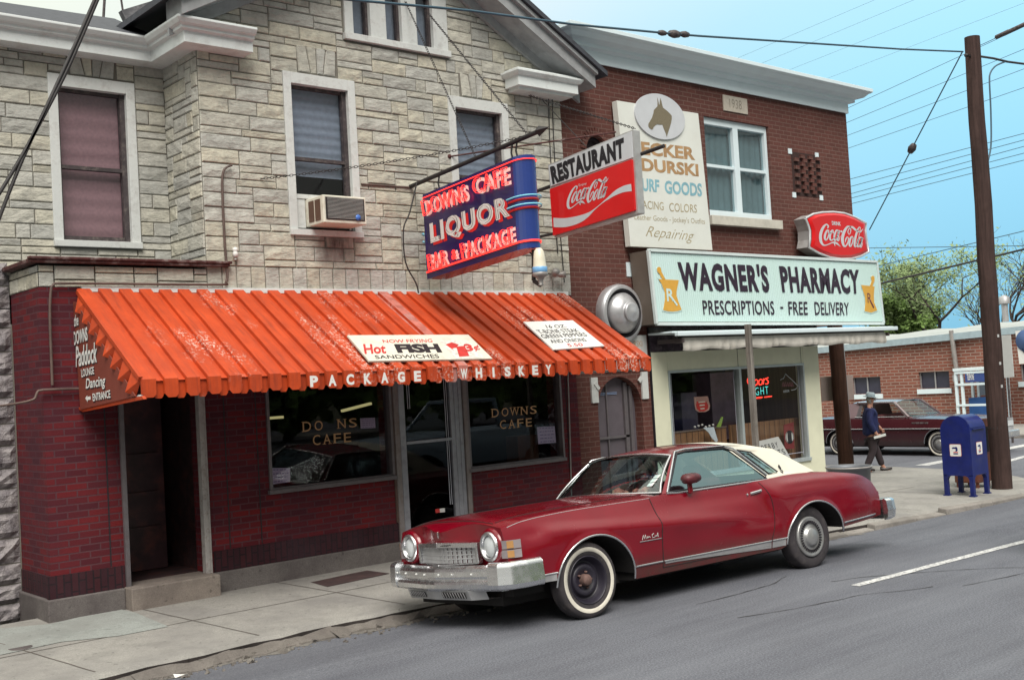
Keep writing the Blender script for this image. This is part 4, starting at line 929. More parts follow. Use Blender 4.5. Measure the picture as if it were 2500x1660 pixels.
def solve_affine(S, D):
    m = Matrix([(x, y, 1) for x, y in S]).inverted(); a = m @ Vector([d[0] for d in D]); b = m @ Vector([d[1] for d in D])
    return lambda x, y: (a[0] * x + a[1] * y + a[2], b[0] * x + b[1] * y + b[2])
k2 = lambda x, y: (1340 + x / 9.5045, 420 + y / 9.5045); cola_pl = rp.up(.030)
af = solve_affine([(400, 1045), (1065, 1085), (1640, 510)], [(490, 855), (930, 712), (1382, 140)])
g = MB()
for st in COLA: stroke_on(g, st, lambda x, y: cola_pl(*k2(*af(x, y))), rp.n, .003)
U = [(105, 1065), (350, 1075), (640, 1030), (900, 950), (1050, 862), (1200, 742), (1380, 580), (1560, 420), (1750, 320), (1912, 280)]; Lw = [(117, 1283), (400, 1280), (700, 1190), (900, 1060), (1050, 900), (1200, 762), (1380, 640), (1560, 540), (1750, 470), (1925, 450)]
U2, L2 = spline([(a, b, 0) for a, b in U], 4), spline([(a, b, 0) for a, b in Lw], 4); vs = [cola_pl(*k2(p[0], p[1])) + rp.n * .002 for p in U2 + L2]; k = len(U2)
g.add(vs, [(i, i + 1, k + i + 1, k + i) for i in range(k - 1)])
text_on(g, 'Enjoy', pxq(cola_pl, k2(692, 285), k2(876, 235), k2(884, 305), k2(705, 358)), rp.n, .002); g.build('lettering', M('signsilver'), cp)
g = MB(); p0, p1 = PY(1313, 411, -.02), PX(1594, 406, 10.2); g.tube([(10.18, 0, 4.62), (10.18, -2.5, 4.80)], .025, 8); g.tube([(10.16, 0, 4.02), (10.16, -.7, 4.02)], .02, 6)
tag(g.build('sign_pole', M('black')), 'iron bar carrying the restaurant sign out from the wall', 'pole')
chain(PY(1289, 233, -.02), q4[1] + Vector((.1, .05, .03)), 'chain', 'chain from the gable cornice to the outer end of the restaurant sign', 0, .005); 
g = MB(); g.tube([PY(1320, 241, -.02), (10.18, -1.2, 5.05)], .006, 5); tag(g.build('guy_wire', M('black')), 'thin wire from the wall corner down to the restaurant sign', 'wire')
# cables and conduits on the stone wall
def cable(name, label, px, y, r, mat_='black', cat='cable', plane=None, per=4):
    P = spline([tuple((plane or YP(y))(*p)) for p in px], per) if len(px) > 2 else [tuple((plane or YP(y))(*p)) for p in px]
    g = MB(); g.tube(P, r, 6); return tag(g.build(name, M(mat_)), label, cat)
cable('conduit', 'brown conduit bent down the stone corner and along under the coping', [(566, 404), (552, 410), (544, 425), (543, 470), (549, 600), (555, 668), (551, 690), (535, 695), (300, 693), (150, 692), (130, 696), (124, 712), (122, 780), (128, 940)], -.05, .014, 'conduit', 'conduit', per=3)
cable('conduit', 'grey conduit stepping across the brick corner pier', [(-10, 992), (40, 985), (82, 975), (90, 960), (105, 952), (195, 949)], -.05, .013, 'conduit', 'conduit', per=3)
for k, (a, b, c) in enumerate((((1338, 205), (1345, 400), (1362, 620)), ((1347, 200), (1355, 400), (1378, 690)))): cable('cable', ('inner' if k == 0 else 'outer') + ' cable running down the right corner of the stone wall', [a, b, c], -.03, .007)
cable('cable', 'loose black cable from the neon sign down to the awning', [(1018, 445), (1000, 520), (985, 560), (990, 640), (1015, 690), (1022, 716)], -.25, .009)
cable('conduit', 'vertical conduit beside the right cafe window', [(1386, 905), (1392, 1090), (1398, 1330)], -.02, .010, 'conduitgrey', 'conduit')
cable('conduit', 'thin pipe crossing the stone wall behind the neon sign', [(882, 450), (1000, 458)], -.02, .013, 'conduit', 'conduit')
g = MB(); g.lathe([(0, 0), (.03, 0), (.03, .05), (.022, .06), (.03, .07), (.03, .1), (0, .11)], PY(575, 628, -.06), (0, 0, 1), 10); g.bar(PY(575, 632, -.07), PY(575, 632, 0), .02)
tag(g.build('insulator', M('whitepaint')), 'small white porcelain insulator on the stone wall', 'insulator')
g = MB(); a = PY(1352, 672, -.08); g.lathe([(.02, 0), (.05, .03), (.055, .12), (0, .13)], a, (-.3, -.6, .25), 12); g.bar(a, (a.x, 0, a.z), .04); g.lathe([(.02, 0), (.04, .05), (.05, .12), (0, .12)], a + Vector((.06, 0, 0)), (.8, -.5, .1), 12)
tag(g.build('flood_lamp', M('conduitgrey')), 'grey twin floodlight at the corner above the awning', 'lamp')
# air conditioner
ac = thing('air_conditioner', 'cream window air conditioner with a louvred grille in the upstairs window', 'air conditioner', (7.06, -.2, 4.0))
g = MB(); g.box(6.76, 7.34, -.36, .1, 4.03, 4.35); g.build('case', paint('cream enamel', (.66, .64, .55), .5, .06, 8, dirt=(.34, .26, .18), dscale=6), ac, bevel=.012)
g = MB(); g.box(6.79, 7.31, -.368, -.361, 4.07, 4.325); g.build('grille', M('black'), ac)
g = MB(); [g.box(6.81, 7.29, -.376, -.369, 4.085 + k * .015, 4.090 + k * .015) for k in range(16)]; g.build('louvres', paint('grille louvres', (.34, .34, .33), .5), ac)
g = MB(); g.lathe([(0, 0), (.035, 0), (.035, .004), (0, .004)], (7.21, -.377, 4.105), (0, -1, 0), 16); g.build('badge', paint('blue badge', (.05, .14, .45), .4), ac)
g = MB(); g.box(6.752, 6.759, -.30, -.19, 4.07, 4.31); g.box(6.752, 6.759, -.16, -.05, 4.07, 4.31); g.build('side_vent', paint('side vent', (.10, .05, .03), .6), ac)
g = MB(); g.box(6.62, 6.75, .02, .05, 4.02, 4.37); g.box(7.345, 7.37, .02, .05, 4.02, 4.37); g.box(6.62, 7.37, .01, .06, 4.36, 4.41); g.build('filler_panel', M('whitewood'), ac)
# ================================================================ pharmacy building
ph = thing('pharmacy_building', 'brown brick two storey building of 1938 with a cream storefront and white cornice', 'building', (14.5, .06, 0))
PYB = .06; PX0, PX1 = 10.925, 18.24; PT = 6.98
CX, CR = 11.83, .46                                   # arched doorway
PH = [(14.14, 15.84, 4.55, 6.16), (12.52, 16.82, 0.0, 2.79), (16.82, PX1, 0, 2.79)]
g = MB(); wall_front(g, PX0, PX1, 0, PT, PH[:1] + [(12.52, PX1, 0, 2.79), (CX - CR, CX + CR, 0, 2.09), (11.46, 11.86, 5.22, 5.58)], FY(PYB), .2)
g.quad((PX1, PYB, 2.79), (PX1, 10, 2.79), (PX1, 10, PT), (PX1, PYB, PT)); g.quad((PX0, 10, 0), (PX1, 10, 0), (PX1, 10, PT), (PX0, 10, PT)); g.quad((PX0, PYB, 0), (PX0, 10, 0), (PX0, 10, PT), (PX0, PYB, PT))
g.quad((PX1, 1.55, 0), (PX1, 10, 0), (PX1, 10, 2.79), (PX1, 1.55, 2.79)); g.quad((PX0, PYB, PT - .1), (PX1, PYB, PT - .1), (PX1, 10, PT - .1), (PX0, 10, PT - .1))
# arch spandrels over the doorway and the small round window
def arch_fill(mb, cx, r, z0, z1, x0, x1, y, dep=.2, n=14):
    P = [(cx + r * math.cos(math.pi * k / n), z0 + (z1 - z0) * math.sin(math.pi * k / n)) for k in range(n + 1)]
    for (xa, za), (xb, zb_) in zip(P, P[1:]):
        mb.quad((xa, y, za), (xb, y, zb_), (xb, y, z1 + .001), (xa, y, z1 + .001)); mb.quad((xa, y, za), (xb, y, zb_), (xb, y + dep, zb_), (xa, y + dep, za))
arch_fill(g, CX, CR, 1.63, 2.09, CX - CR, CX + CR, PYB); arch_fill(g, 11.66, .20, 5.38, 5.58, 11.46, 11.86, PYB)
g.build('brick_wall', M('phbrick'), ph)
g = MB(); EPH = [(.36, 0), (.33, .0), (.33, .17), (.24, .19), (.24, .24), (.12, .27), (.06, .33), (.03, .34), (0, .36), (0, .42), (.36, .42)]
mould(g, [(PX0 - .02, 9), (PX0 - .02, -.33), (PX1 + .33, -.33), (PX1 + .33, 9)], 6.64, [(-1, 0), (-1, -1), (1, -1), (1, 0)], EPH, .36)
g.build('cornice', M('phwhite'), ph, bevel=.004)
g = MB(); g.box(14.65, 15.28, PYB - .02, PYB + .05, 6.30, 6.56); ds = g.build('date_stone', paint('date stone', (.44, .40, .34), .85, .1, 20, bump=.2), ph, bevel=.004); ds['label'] = 'pale stone carved 1938'
g = MB(); text_on(g, '1938', [Vector((14.80, PYB - .02, 6.51)), Vector((15.12, PYB - .02, 6.51)), Vector((15.12, PYB - .02, 6.36)), Vector((14.80, PYB - .02, 6.36))], (0, -1, 0), .002, bold=-.01); g.build('carving', paint('carved figures', (.20, .18, .15), .9), ds)
g = MB(); h = MB(); rr = random.Random(2)
for j in range(10):
    for i in range(6):
        x = 16.50 + i * .12 + (.06 if j % 2 else 0); z = 5.08 + j * .068
        (g if (i + j) % 2 == 0 else h).box(x, x + .112, PYB - (.042 if (i + j) % 2 == 0 else .004), PYB + .03, z, z + .06)
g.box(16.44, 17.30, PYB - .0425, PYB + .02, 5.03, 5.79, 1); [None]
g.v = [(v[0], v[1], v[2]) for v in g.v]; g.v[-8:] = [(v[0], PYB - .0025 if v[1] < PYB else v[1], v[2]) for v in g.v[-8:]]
g.build('brick_lattice', [M('phbrick'), paint('shade dark recess brick', (.035, .015, .013), .9)], ph)  # backing is a darker copy of the brick, shade of the recess painted in
for x, z in ((16.41, 5.79), (17.21, 5.79), (16.45, 5.035), (17.26, 5.035)): g = MB(); g.box(x - .05, x + .05, PYB - .012, PYB + .02, z - .045, z + .045); g.build('stone_block', M('phwhite'), ph)
for z in (3.62,): g = MB(); g.box(12.13, 12.27, PYB - .012, PYB + .02, z - .07, z + .14)
g.build('stone_block', M('phwhite'), ph)
# paired sash window with a stone sill
w = MB(); y = PYB + .05
for x0, x1 in ((14.14, 14.20), (14.93, 15.06), (15.78, 15.84)): w.box(x0, x1, y, y + .1, 4.62, 6.10)
w.box(14.14, 15.84, y - .001, y + .1, 6.05, 6.16); w.box(14.14, 15.84, y - .002, y + .1, 4.55, 4.66)
for x0, x1 in ((14.20, 14.93), (15.06, 15.78)): w.box(x0, x1, y + .015, y + .1, 5.36, 5.41)
pw = w.build('window', M('phwhite'), ph, bevel=.004)
for x0, x1 in ((14.20, 14.93), (15.06, 15.78)):
    p = MB(); p.quad((x0, y + .06, 4.6), (x1, y + .06, 4.6), (x1, y + .06, 6.1), (x0, y + .06, 6.1)); p.build('pane', glass('pharmacy upstairs glass', (.60, .72, .74), .85, .05, 2.3) if x0 < 15 else bpy.data.materials['pharmacy upstairs glass'], pw)
p = MB(); p.grid(lambda u, v: (14.15 + 1.68 * u, y + .13 + .012 * math.sin(u * 70), 4.5 + 1.65 * v), 60, 2); p.build('curtain', paint('grey green curtain', (.25, .295, .315), .9, .1), pw)
w = MB(); w.box(14.06, 15.0, -.05, PYB + .1, 4.40, 4.548); w.box(15.003, 15.92, -.05, PYB + .1, 4.40, 4.548); w.build('sill', paint('stone sill', (.50, .48, .42), .8, .1, 10, dirt=(.25, .24, .2)), pw, bevel=.006)
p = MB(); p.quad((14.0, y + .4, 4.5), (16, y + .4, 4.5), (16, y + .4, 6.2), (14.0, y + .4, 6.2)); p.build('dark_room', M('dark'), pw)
# round headed little window and its arch of bricks
w = MB(); w.lathe([(.20, 0), (.20, .06), (.15, .06), (.15, 0)], (11.66, PYB + .12, 5.38), (0, -1, 0), 24); w.lathe([(0, 0), (.17, 0)], (11.66, PYB + .1, 5.38), (0, -1, 0), 24)
w.quad((11.46, PYB + .13, 5.2), (11.86, PYB + .13, 5.2), (11.86, PYB + .13, 5.6), (11.46, PYB + .13, 5.6)); w.build('round_window', M('dark'), ph)
g = MB()
for k in range(17):
    a = math.pi * (k + .5) / 17; c = Vector((11.66 + .27 * math.cos(a), PYB, 5.38 + .27 * math.sin(a))); rd = Vector((math.cos(a), 0, math.sin(a))); tg = Vector((-math.sin(a), 0, math.cos(a)))
    g.obox(c + Vector((0, -.004, 0)), rd * .055, Vector((0, .012, 0)), tg * .021)
g.build('brick_arch', M('phbrick'), ph)
# arched doorway with a screen door
g = MB()
g.box(CX - .16, CX - .14 + .0, PYB + .12, PYB + .17, .1, 2.05); g.box(CX + .20, CX + .27, PYB + .11, PYB + .17, .1, 2.0); g.box(CX - CR, CX + .27, PYB + .11, PYB + .14, 1.20, 1.235)
g.box(CX + .30, CX + .36, PYB + .1, PYB + .17, .1, 1.95); g.box(CX - CR, CX - CR + .03, PYB + .1, PYB + .17, .1, 1.7); 
g.v = [v for v in g.v]; ad = g.build('screen_door', M('alu'), ph); ad['label'] = 'grey screen door in the arched doorway'
p = MB(); p.quad((CX - CR, PYB + .15, .1), (CX + CR, PYB + .15, .1), (CX + CR, PYB + .15, 2.1), (CX - CR, PYB + .15, 2.1)); p.build('screen', paint('grey mesh screen', (.10, .085, .10), .7), ad)
p = MB()
for x in (CX - .42, CX - .40): p.box(x, x + .008, PYB + .135, PYB + .14, 1.25, 1.86)
for z in (1.84, 1.86): p.box(CX - .42, CX + .08, PYB + .135, PYB + .14, z, z + .008)
p.build('border_tape', paint('blue tape', (.25, .35, .55), .5), ad)
for x0, x1, zz in ((11.24, 11.37, 2.10), (12.29, 12.42, 2.14)): g = MB(); g.box(x0, x1, PYB - .03, PYB - .001, 1.74, zz); g.build('arch_board', M('whitewood'), ph)
g = MB(); g.bar((11.30, PYB - .035, 2.02), (11.38, PYB - .035, 1.93), .05, .02, (0, 1, 0)); g.bar((12.28, PYB - .035, 2.06), (12.22, PYB - .035, 2.00), .06, .02, (0, 1, 0))
g.build('arch_bracket', M('whitewood'), ph)
g = MB(); text_on(g, 'ECKER & DURSKI', [Vector((11.62, PYB - .030, 2.60)), Vector((12.34, PYB - .030, 2.60)), Vector((12.34, PYB - .030, 2.51)), Vector((11.62, PYB - .030, 2.51))], (0, -1, 0), .002); 
b_ = MB(); b_.box(11.55, 12.44, PYB - .03, PYB - .001, 2.18, 2.68); bo = b_.build('name_board', M('whitewood'), ph); g.build('lettering', M('gold'), bo)
# storefront
MT['cream'] = paint('cream panel', (.66, .665, .51), .55, .04, 3, dirt=(.46, .46, .36), dscale=2, damt=.4)
MT['marble'] = paint('black marble', (.035, .025, .035), .25, .6, 7, dirt=(.18, .15, .17), dscale=6, damt=.7)
g = MB(); yS = PYB
g.box(12.52, 12.88, yS - .02, yS + .15, .02, 2.42); g.box(16.37, 16.82, yS - .02, yS + .15, .02, 2.42); g.box(12.884, 16.366, yS - .02, yS + .15, 2.13, 2.42); g.box(12.884, 16.366, yS - .02, yS + .15, .02, .50)
g.build('cream_panels', M('cream'), ph, bevel=.003)
for x in (14.58, 16.30): g = MB(); g.box(x - .004, x + .004, yS - .023, yS, 2.13, 2.42); g.build('panel_joint', M('ink'), ph)
g = MB(); g.box(12.495, 12.518, yS - .03, yS + .1, .0, 2.79); g.build('corner_trim', M('ink'), ph)
g = MB(); g.box(12.50, 16.84, yS - .015, yS + .15, 2.424, 2.795); g.build('marble_fascia', M('marble'), ph)
w = MB(); t = .035
w.box(12.88, 12.88 + t, yS - .03, yS + .1, .50, 2.13); w.box(16.37 - t, 16.37, yS - .03, yS + .1, .50, 2.13); w.box(12.88, 16.37, yS - .031, yS + .1, 2.095, 2.135); w.box(12.86, 16.39, yS - .05, yS + .1, .475, .53); w.box(14.585, 14.64, yS - .03, yS + .08, .52, 2.1)
pf = w.build('shop_window', paint('silver window frame', (.42, .47, .48), .4, .08, 10, metal=.4), ph, bevel=.003)
p = MB(); p.quad((12.9, yS + .03, .5), (16.36, yS + .03, .5), (16.36, yS + .03, 2.1), (12.9, yS + .03, 2.1)); p.build('pane', glass('shop glass', (.85, .86, .86), .7, .01, 1.42), pf)
p = MB()
for x0, x1 in ((12.99, 14.50), (14.70, 16.26)):
    for x in (x0, x1): p.box(x, x + .007, yS + .024, yS + .028, .58, 2.08)
p.box(14.70, 16.26, yS + .024, yS + .028, .62, .63); p.build('border_tape', paint('pale tape', (.35, .36, .42), .6), pf)
def woodmat():
    t = NT('wood panelling'); co = t.coord((1, 1, .06)); c2 = t.coord()
    col = t.ramp(t.noise(co, 22, 5, .6), [(.3, (.16, .078, .036)), (.7, (.32, .17, .082))])
    w_ = t.new('ShaderNodeTexWave', wave_type='BANDS', bands_direction='X'); w_.inputs['Scale'].default_value = 2.2; t.lk(c2, w_.inputs[0])
    col = t.mix(t.ramp(w_.outputs['Fac'], [(.0, .85), (.06, 0.0)]), col, (.02, .01, .006)); t.set(base=col, rough=.6); return t.m
MT['panelwood'] = woodmat()
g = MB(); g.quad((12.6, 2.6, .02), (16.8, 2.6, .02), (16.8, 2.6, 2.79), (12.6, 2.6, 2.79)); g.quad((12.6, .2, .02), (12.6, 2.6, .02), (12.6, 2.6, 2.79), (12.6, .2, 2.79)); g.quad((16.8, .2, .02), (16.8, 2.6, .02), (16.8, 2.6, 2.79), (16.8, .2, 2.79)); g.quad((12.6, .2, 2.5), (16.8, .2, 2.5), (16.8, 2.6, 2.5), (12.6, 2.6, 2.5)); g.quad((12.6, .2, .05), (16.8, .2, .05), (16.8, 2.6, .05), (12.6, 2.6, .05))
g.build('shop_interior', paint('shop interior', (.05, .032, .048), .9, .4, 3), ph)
g = MB(); g.box(12.92, 14.55, .34, .38, .10, 1.185); g.box(14.66, 16.7, .34, .38, .10, 1.195); g.box(16.70, 16.74, .34, 2.0, .10, 2.3); g.build('wood_backing', M('panelwood'), ph)
g = MB(); g.box(12.92, 14.55, .325, .339, 1.165, 1.19); g.build('wood_trim', paint('pale trim', (.16, .12, .10), .6), ph)
# corner entrance, set back at an angle under the overhang
g = MB(); g.prism([(16.82, PYB + .14, 0), (PX1, 1.55, 0), (PX1, 1.55, 2.79), (16.82, PYB + .14, 2.79)], (-.1, .1, 0)); g.build('corner_wall', M('cream'), ph)
g = MB(); g.quad((16.82, PYB, 2.79), (PX1, PYB, 2.79), (PX1, 1.6, 2.79), (16.82, 1.6, 2.79)); g.build('soffit', M('marble'), ph)
# ---- things in the shop window
cw = lambda x, y: (1600 + x / 5.407, 860 + y / 5.407)
def col_(x, z0, z1, w_, y, m): g = MB(); g.box(x - w_ / 2, x + w_ / 2, y, y + .2, z0, z1); return g
P_ = PY(*cw(890, 650), 1.2); g = MB(); g.box(P_.x - .42, P_.x + .42, 1.1, 1.5, .9, 2.05); tag(g.build('display_case', paint('mauve shelf unit', (.26, .20, .28), .6, .2)), 'tall mauve shelf unit standing inside the pharmacy window', 'shelf')
P_ = PY(*cw(395, 800), 1.2); g = MB(); g.box(P_.x - .2, P_.x + .2, 1.1, 1.4, .6, 1.75); tag(g.build('display_case', paint('grey blue column', (.20, .19, .30), .6, .2)), 'narrow grey column at the left inside the pharmacy window', 'shelf')
P_ = PY(*cw(1520, 740), 1.2); g = MB(); g.box(P_.x - .1, P_.x + .1, 1.1, 1.4, .6, 2.1); g.box(P_.x + .35, P_.x + .6, 1.15, 1.5, .6, 2.1); tag(g.build('display_case', paint('pale posts', (.30, .29, .36), .6, .2)), 'pale upright posts deep inside the right pane of the pharmacy', 'shelf')
g = MB(); yy = .20; pl = YP(yy)
q = [pl(*cw(*p)) for p in ((505, 590), (690, 578), (700, 640), (718, 700), (705, 760), (660, 785), (570, 790), (530, 760), (515, 690))]; g.prism(q[::-1], (0, -.008, 0)); sg = tag(g.build('hanging_sign', paint('pale sign edge', (.42, .24, .20), .6)), 'red and cream shield sign hanging in the left pane of the pharmacy', 'sign')
g = MB(); q = [pl(*cw(*p)) + Vector((0, -.010, 0)) for p in ((540, 650), (660, 640), (690, 700), (685, 745), (640, 775), (575, 778), (540, 740), (530, 690))]; g.prism(q[::-1], (0, -.002, 0)); g.build('shield', M('redink'), sg)
g = MB()
for k, (a, b) in enumerate((((560, 660), (650, 652)), ((575, 700), (640, 695)), ((585, 745), (640, 741)))): 
    A_, B_ = pl(*cw(*a)), pl(*cw(*b)); g.bar(A_ + Vector((0, -.014, 0)), B_ + Vector((0, -.014, 0)), .004, .02)
g.build('writing', M('boardwhite'), sg)
g = MB(); q = [pl(*cw(*p)) for p in ((625, 995), (765, 985), (820, 1165), (795, 1185), (740, 1130), (700, 1060))]; g.prism(q[::-1], (0, -.01, 0)); tag(g.build('cloth', paint('white cloth', (.55, .62, .68), .8)), 'white cloth draped over the wooden backing in the pharmacy window', 'cloth')
g = MB(); q = [pl(*cw(*p)) for p in ((805, 985), (868, 850), (884, 856), (852, 985))]; g.prism(q[::-1], (0, -.02, 0)); tag(g.build('green_card', paint('green card', (.22, .34, .06), .6)), 'small upright green card on the wooden ledge', 'card')
g = MB(); q = [pl(*cw(*p)) for p in ((1690, 960), (1820, 920), (1830, 1270), (1705, 1275))]; g.prism(q[::-1], (0, -.01, 0)); rd = tag(g.build('red_box', paint('dark red panel', (.20, .02, .02), .5)), 'dark red panel with a round white emblem in the pharmacy window', 'panel')
g = MB(); c_ = pl(*cw(1765, 1118)); e_ = pl(*cw(1822, 1118)).x - c_.x
h_ = MB(); h_.add([c_ + Vector((e_ * math.cos(a), -.012, (c_.z - pl(*cw(1765, 1205)).z) * math.sin(a))) for a in [k * math.pi / 12 for k in range(24)]], [tuple(range(24))]); h_.build('emblem', M('whitepaint'), rd)
g.add([c_ + Vector((dx * e_, -.014, dz * e_)) for dx, dz in ((-.45, .9), (.5, .9), (.45, -.1), (.55, -.8), (-.4, -.9), (-.5, -.2))], [tuple(range(6))]); g.lathe([(e_ * .92, 0), (e_ * .80, 0)], c_ + Vector((0, -.014, 0)), (0, -1, 0), 24); g.build('emblem_figure', M('ink'), rd)
g = MB(); q = [PY(*cw(*p), .16) for p in ((1300, 1185), (1618, 1112), (1810, 1445), (1330, 1500))]; g.prism(q[::-1], (0, -.008, 0)); db = tag(g.build('poster', M('whitepaint')), 'white poster lettered DERBY SHIRTS leaning in the pharmacy window', 'poster')
g = MB(); dpl = YP(.152); serif_text(g, 'DERBY', pxq(dpl, cw(1385, 1232), cw(1610, 1180), cw(1635, 1250), cw(1410, 1300)), (0, -1, 0), .002); serif_text(g, 'SHIRTS', pxq(dpl, cw(1400, 1320), cw(1700, 1270), cw(1735, 1345), cw(1430, 1395)), (0, -1, 0), .002); g.build('lettering', M('ink'), db)
g = MB(); rr = random.Random(9)
for k in range(6): g.lathe([(0, -.02), (.018, -.012), (.022, 0), (.018, .012), (0, .02)], PY(*cw(520 + k * 48, 985 - (k % 3) * 14), .36), VZ, 8)
tag(g.build('glass_balls', M('whitepaint')), 'row of small bright knobs on the ledge in the pharmacy window', 'knobs')
nb = thing('neon_sign', 'lit red and turquoise beer neon in the pharmacy window lettered LIGHT', 'sign', (14.9, .15, 1.7)); npl = YP(.14); g = MB(); g2 = MB()
for st in ([(1285, 330), (1240, 320), (1215, 375), (1240, 430), (1285, 425)], [(1330, 360), (1300, 385), (1305, 430), (1340, 425), (1350, 375), (1330, 360)], [(1390, 355), (1365, 380), (1370, 425), (1405, 420), (1412, 370), (1390, 355)], [(1428, 345), (1425, 420)], [(1430, 370), (1455, 345)], [(1490, 335), (1465, 350), (1490, 385), (1480, 415), (1455, 415)], [(1250, 615), (1300, 608)], [(1440, 592), (1535, 580)], [(1335, 600), (1410, 592)]):
    g.tube(spline([tuple(npl(*cw(*p))) for p in st], 4), .010, 5)
text_on(g2, 'LIGHT', pxq(npl, cw(1235, 475), cw(1485, 448), cw(1492, 548), cw(1245, 577)), (0, -1, 0), .004, bold=-.015, spacing=1.25)
text_on(g, 'BEER', pxq(npl, cw(1335, 592), cw(1410, 582), cw(1412, 605), cw(1338, 615)), (0, -1, 0), .002, bold=.02)
g.build('red_tubing', glow('beer neon red', (1.0, .05, .03), 1.0), nb); g2.build('turquoise_tubing', glow('beer neon turquoise', (.12, .85, .78), .6), nb)
nb = thing('neon_sign', 'unlit beer neon shaped like a mountain in the pharmacy window', 'sign', (15.9, .15, 1.7)); g = MB()
for st in ([(1650, 365), (1680, 345), (1690, 350), (1718, 285), (1765, 330), (1800, 360), (1885, 450), (1845, 490), (1795, 502)], ): g.tube([npl(*cw(*p)) for p in st], .007, 5)
text_on(g, 'BEER', pxq(npl, cw(1690, 502), cw(1768, 492), cw(1770, 522), cw(1692, 532)), (0, -1, 0), .002)
g.build('mountain_tubing', paint('unlit pale tube', (.50, .52, .56), .3), nb); g = MB()
for k in range(5): g.tube(spline([tuple(npl(*cw(1675 + k * 30 + a, b))) for a, b in ((0, 455), (5, 410), (14, 400), (18, 450), (30, 430))], 4), .007, 5)
g.build('script_tubing', paint('unlit red tube', (.16, .03, .05), .4), nb)
# ================================================================ signs on the pharmacy
es = thing('turf_goods_sign', 'tall white board for turf goods with a horse head medallion on the brown brick', 'sign', (12.9, -.02, 5)); EY = -.08; ep = YP(EY)
c3u = lambda x, y: (1500 + x / 7.838, 220 + y / 7.838); c7 = lambda x, y: (1500 + x / 7.127, 400 + y / 7.127)
q = [PY(*p, EY) for p in ((1506, 246), (1704.5, 277.5), (1739.5, 611), (1539.5, 601.5))]
g = MB(); g.prism(q[::-1], (0, .10, 0)); g.build('board', paint('white board', (.66, .68, .64), .55, .03, 4, dirt=(.55, .54, .48), dscale=3, damt=.3), es, bevel=.006)
L, Rt, T, Bt = [ep(*c3u(*p)) for p in ((372, 460), (1327, 590), (720, 64), (970, 962))]; c0 = (L + Rt) / 2; a, b = (Rt.x - L.x) / 2, (T.z - Bt.z) / 2; c0.z = (T.z + Bt.z) / 2
E_ = [c0 + Vector((a * math.cos(t), -.025, b * math.sin(t))) for t in [k * math.pi / 24 for k in range(48)]]; g = MB(); g.prism(E_, (0, .024, 0)); md = g.build('medallion', M('signsilver'), es)
H = [(820, 150), (838, 215), (852, 285), (862, 285), (868, 230), (876, 160), (900, 230), (915, 300), (930, 345), (990, 390), (1060, 455), (1095, 500), (1095, 560), (1080, 640), (1050, 740), (1020, 830), (1000, 897), (985, 840), (950, 760), (915, 665), (880, 668), (820, 660), (780, 680), (745, 715), (735, 750), (710, 760), (670, 735), (650, 700), (650, 650), (680, 600), (720, 530), (745, 450), (755, 385), (790, 350), (822, 315), (825, 250)]
g = MB(); g.prism([YP(EY - .025)(*c3u(*p)) for p in H][::-1], (0, -.004, 0)); g.build('horse_head', paint('horse silhouette', (.17, .145, .095), .8, .1, 60), md)
MT['brownink'] = paint('weathered bronze lettering', (.38, .23, .11), .7, .25, 9); MT['blueink'] = paint('faded blue lettering', (.20, .40, .47), .7, .15, 9); MT['fadedink'] = paint('faded olive lettering', (.34, .28, .16), .7, .3, 9)
g = MB(); n_ = (0, -1, 0)
text_on(g, 'ECKER', pxq(ep, c3u(505, 985), c3u(1530, 1098), c3u(1548, 1348), c3u(520, 1242)), n_, .002, bold=.04); g.build('lettering', M('brownink'), es); g = MB(); text_on(g, 'DURSKI', pxq(ep, c3u(500, 1297), c3u(1600, 1420), c7(1468, 226), c7(476, 128)), n_, .002, bold=.04); g.build('lettering', M('brownink'), es)
g = MB(); text_on(g, 'TURF', pxq(ep, c7(355, 238), c7(778, 284), c7(780, 502), c7(375, 468)), n_, .002, bold=.035); g.build('lettering', M('blueink'), es); g = MB(); text_on(g, 'GOODS', pxq(ep, c7(865, 290), c7(1518, 345), c7(1525, 578), c7(880, 522)), n_, .002, bold=.035); g.build('lettering', M('blueink'), es)
g = MB(); text_on(g, 'RACING', pxq(ep, c7(420, 632), c7(852, 672), c7(858, 812), c7(432, 778)), n_, .002); g.build('lettering', M('fadedink'), es); g = MB(); text_on(g, 'COLORS', pxq(ep, c7(950, 680), c7(1430, 716), c7(1435, 856), c7(957, 832)), n_, .002)
g.build('lettering', M('fadedink'), es); g = MB(); text_on(g, 'Leather Goods - Jockey\'s Outfits', pxq(ep, c7(345, 875), c7(1570, 960), c7(1575, 1078), c7(350, 1000)), n_, .002, bold=-.005); g.build('lettering', M('fadedink'), es); g = MB(); text_on(g, 'Repairing', pxq(ep, c7(565, 1085), c7(1390, 1170), c7(1375, 1395), c7(535, 1318)), n_, .002, shear=.35, bold=-.01); g.build('lettering', M('fadedink'), es)
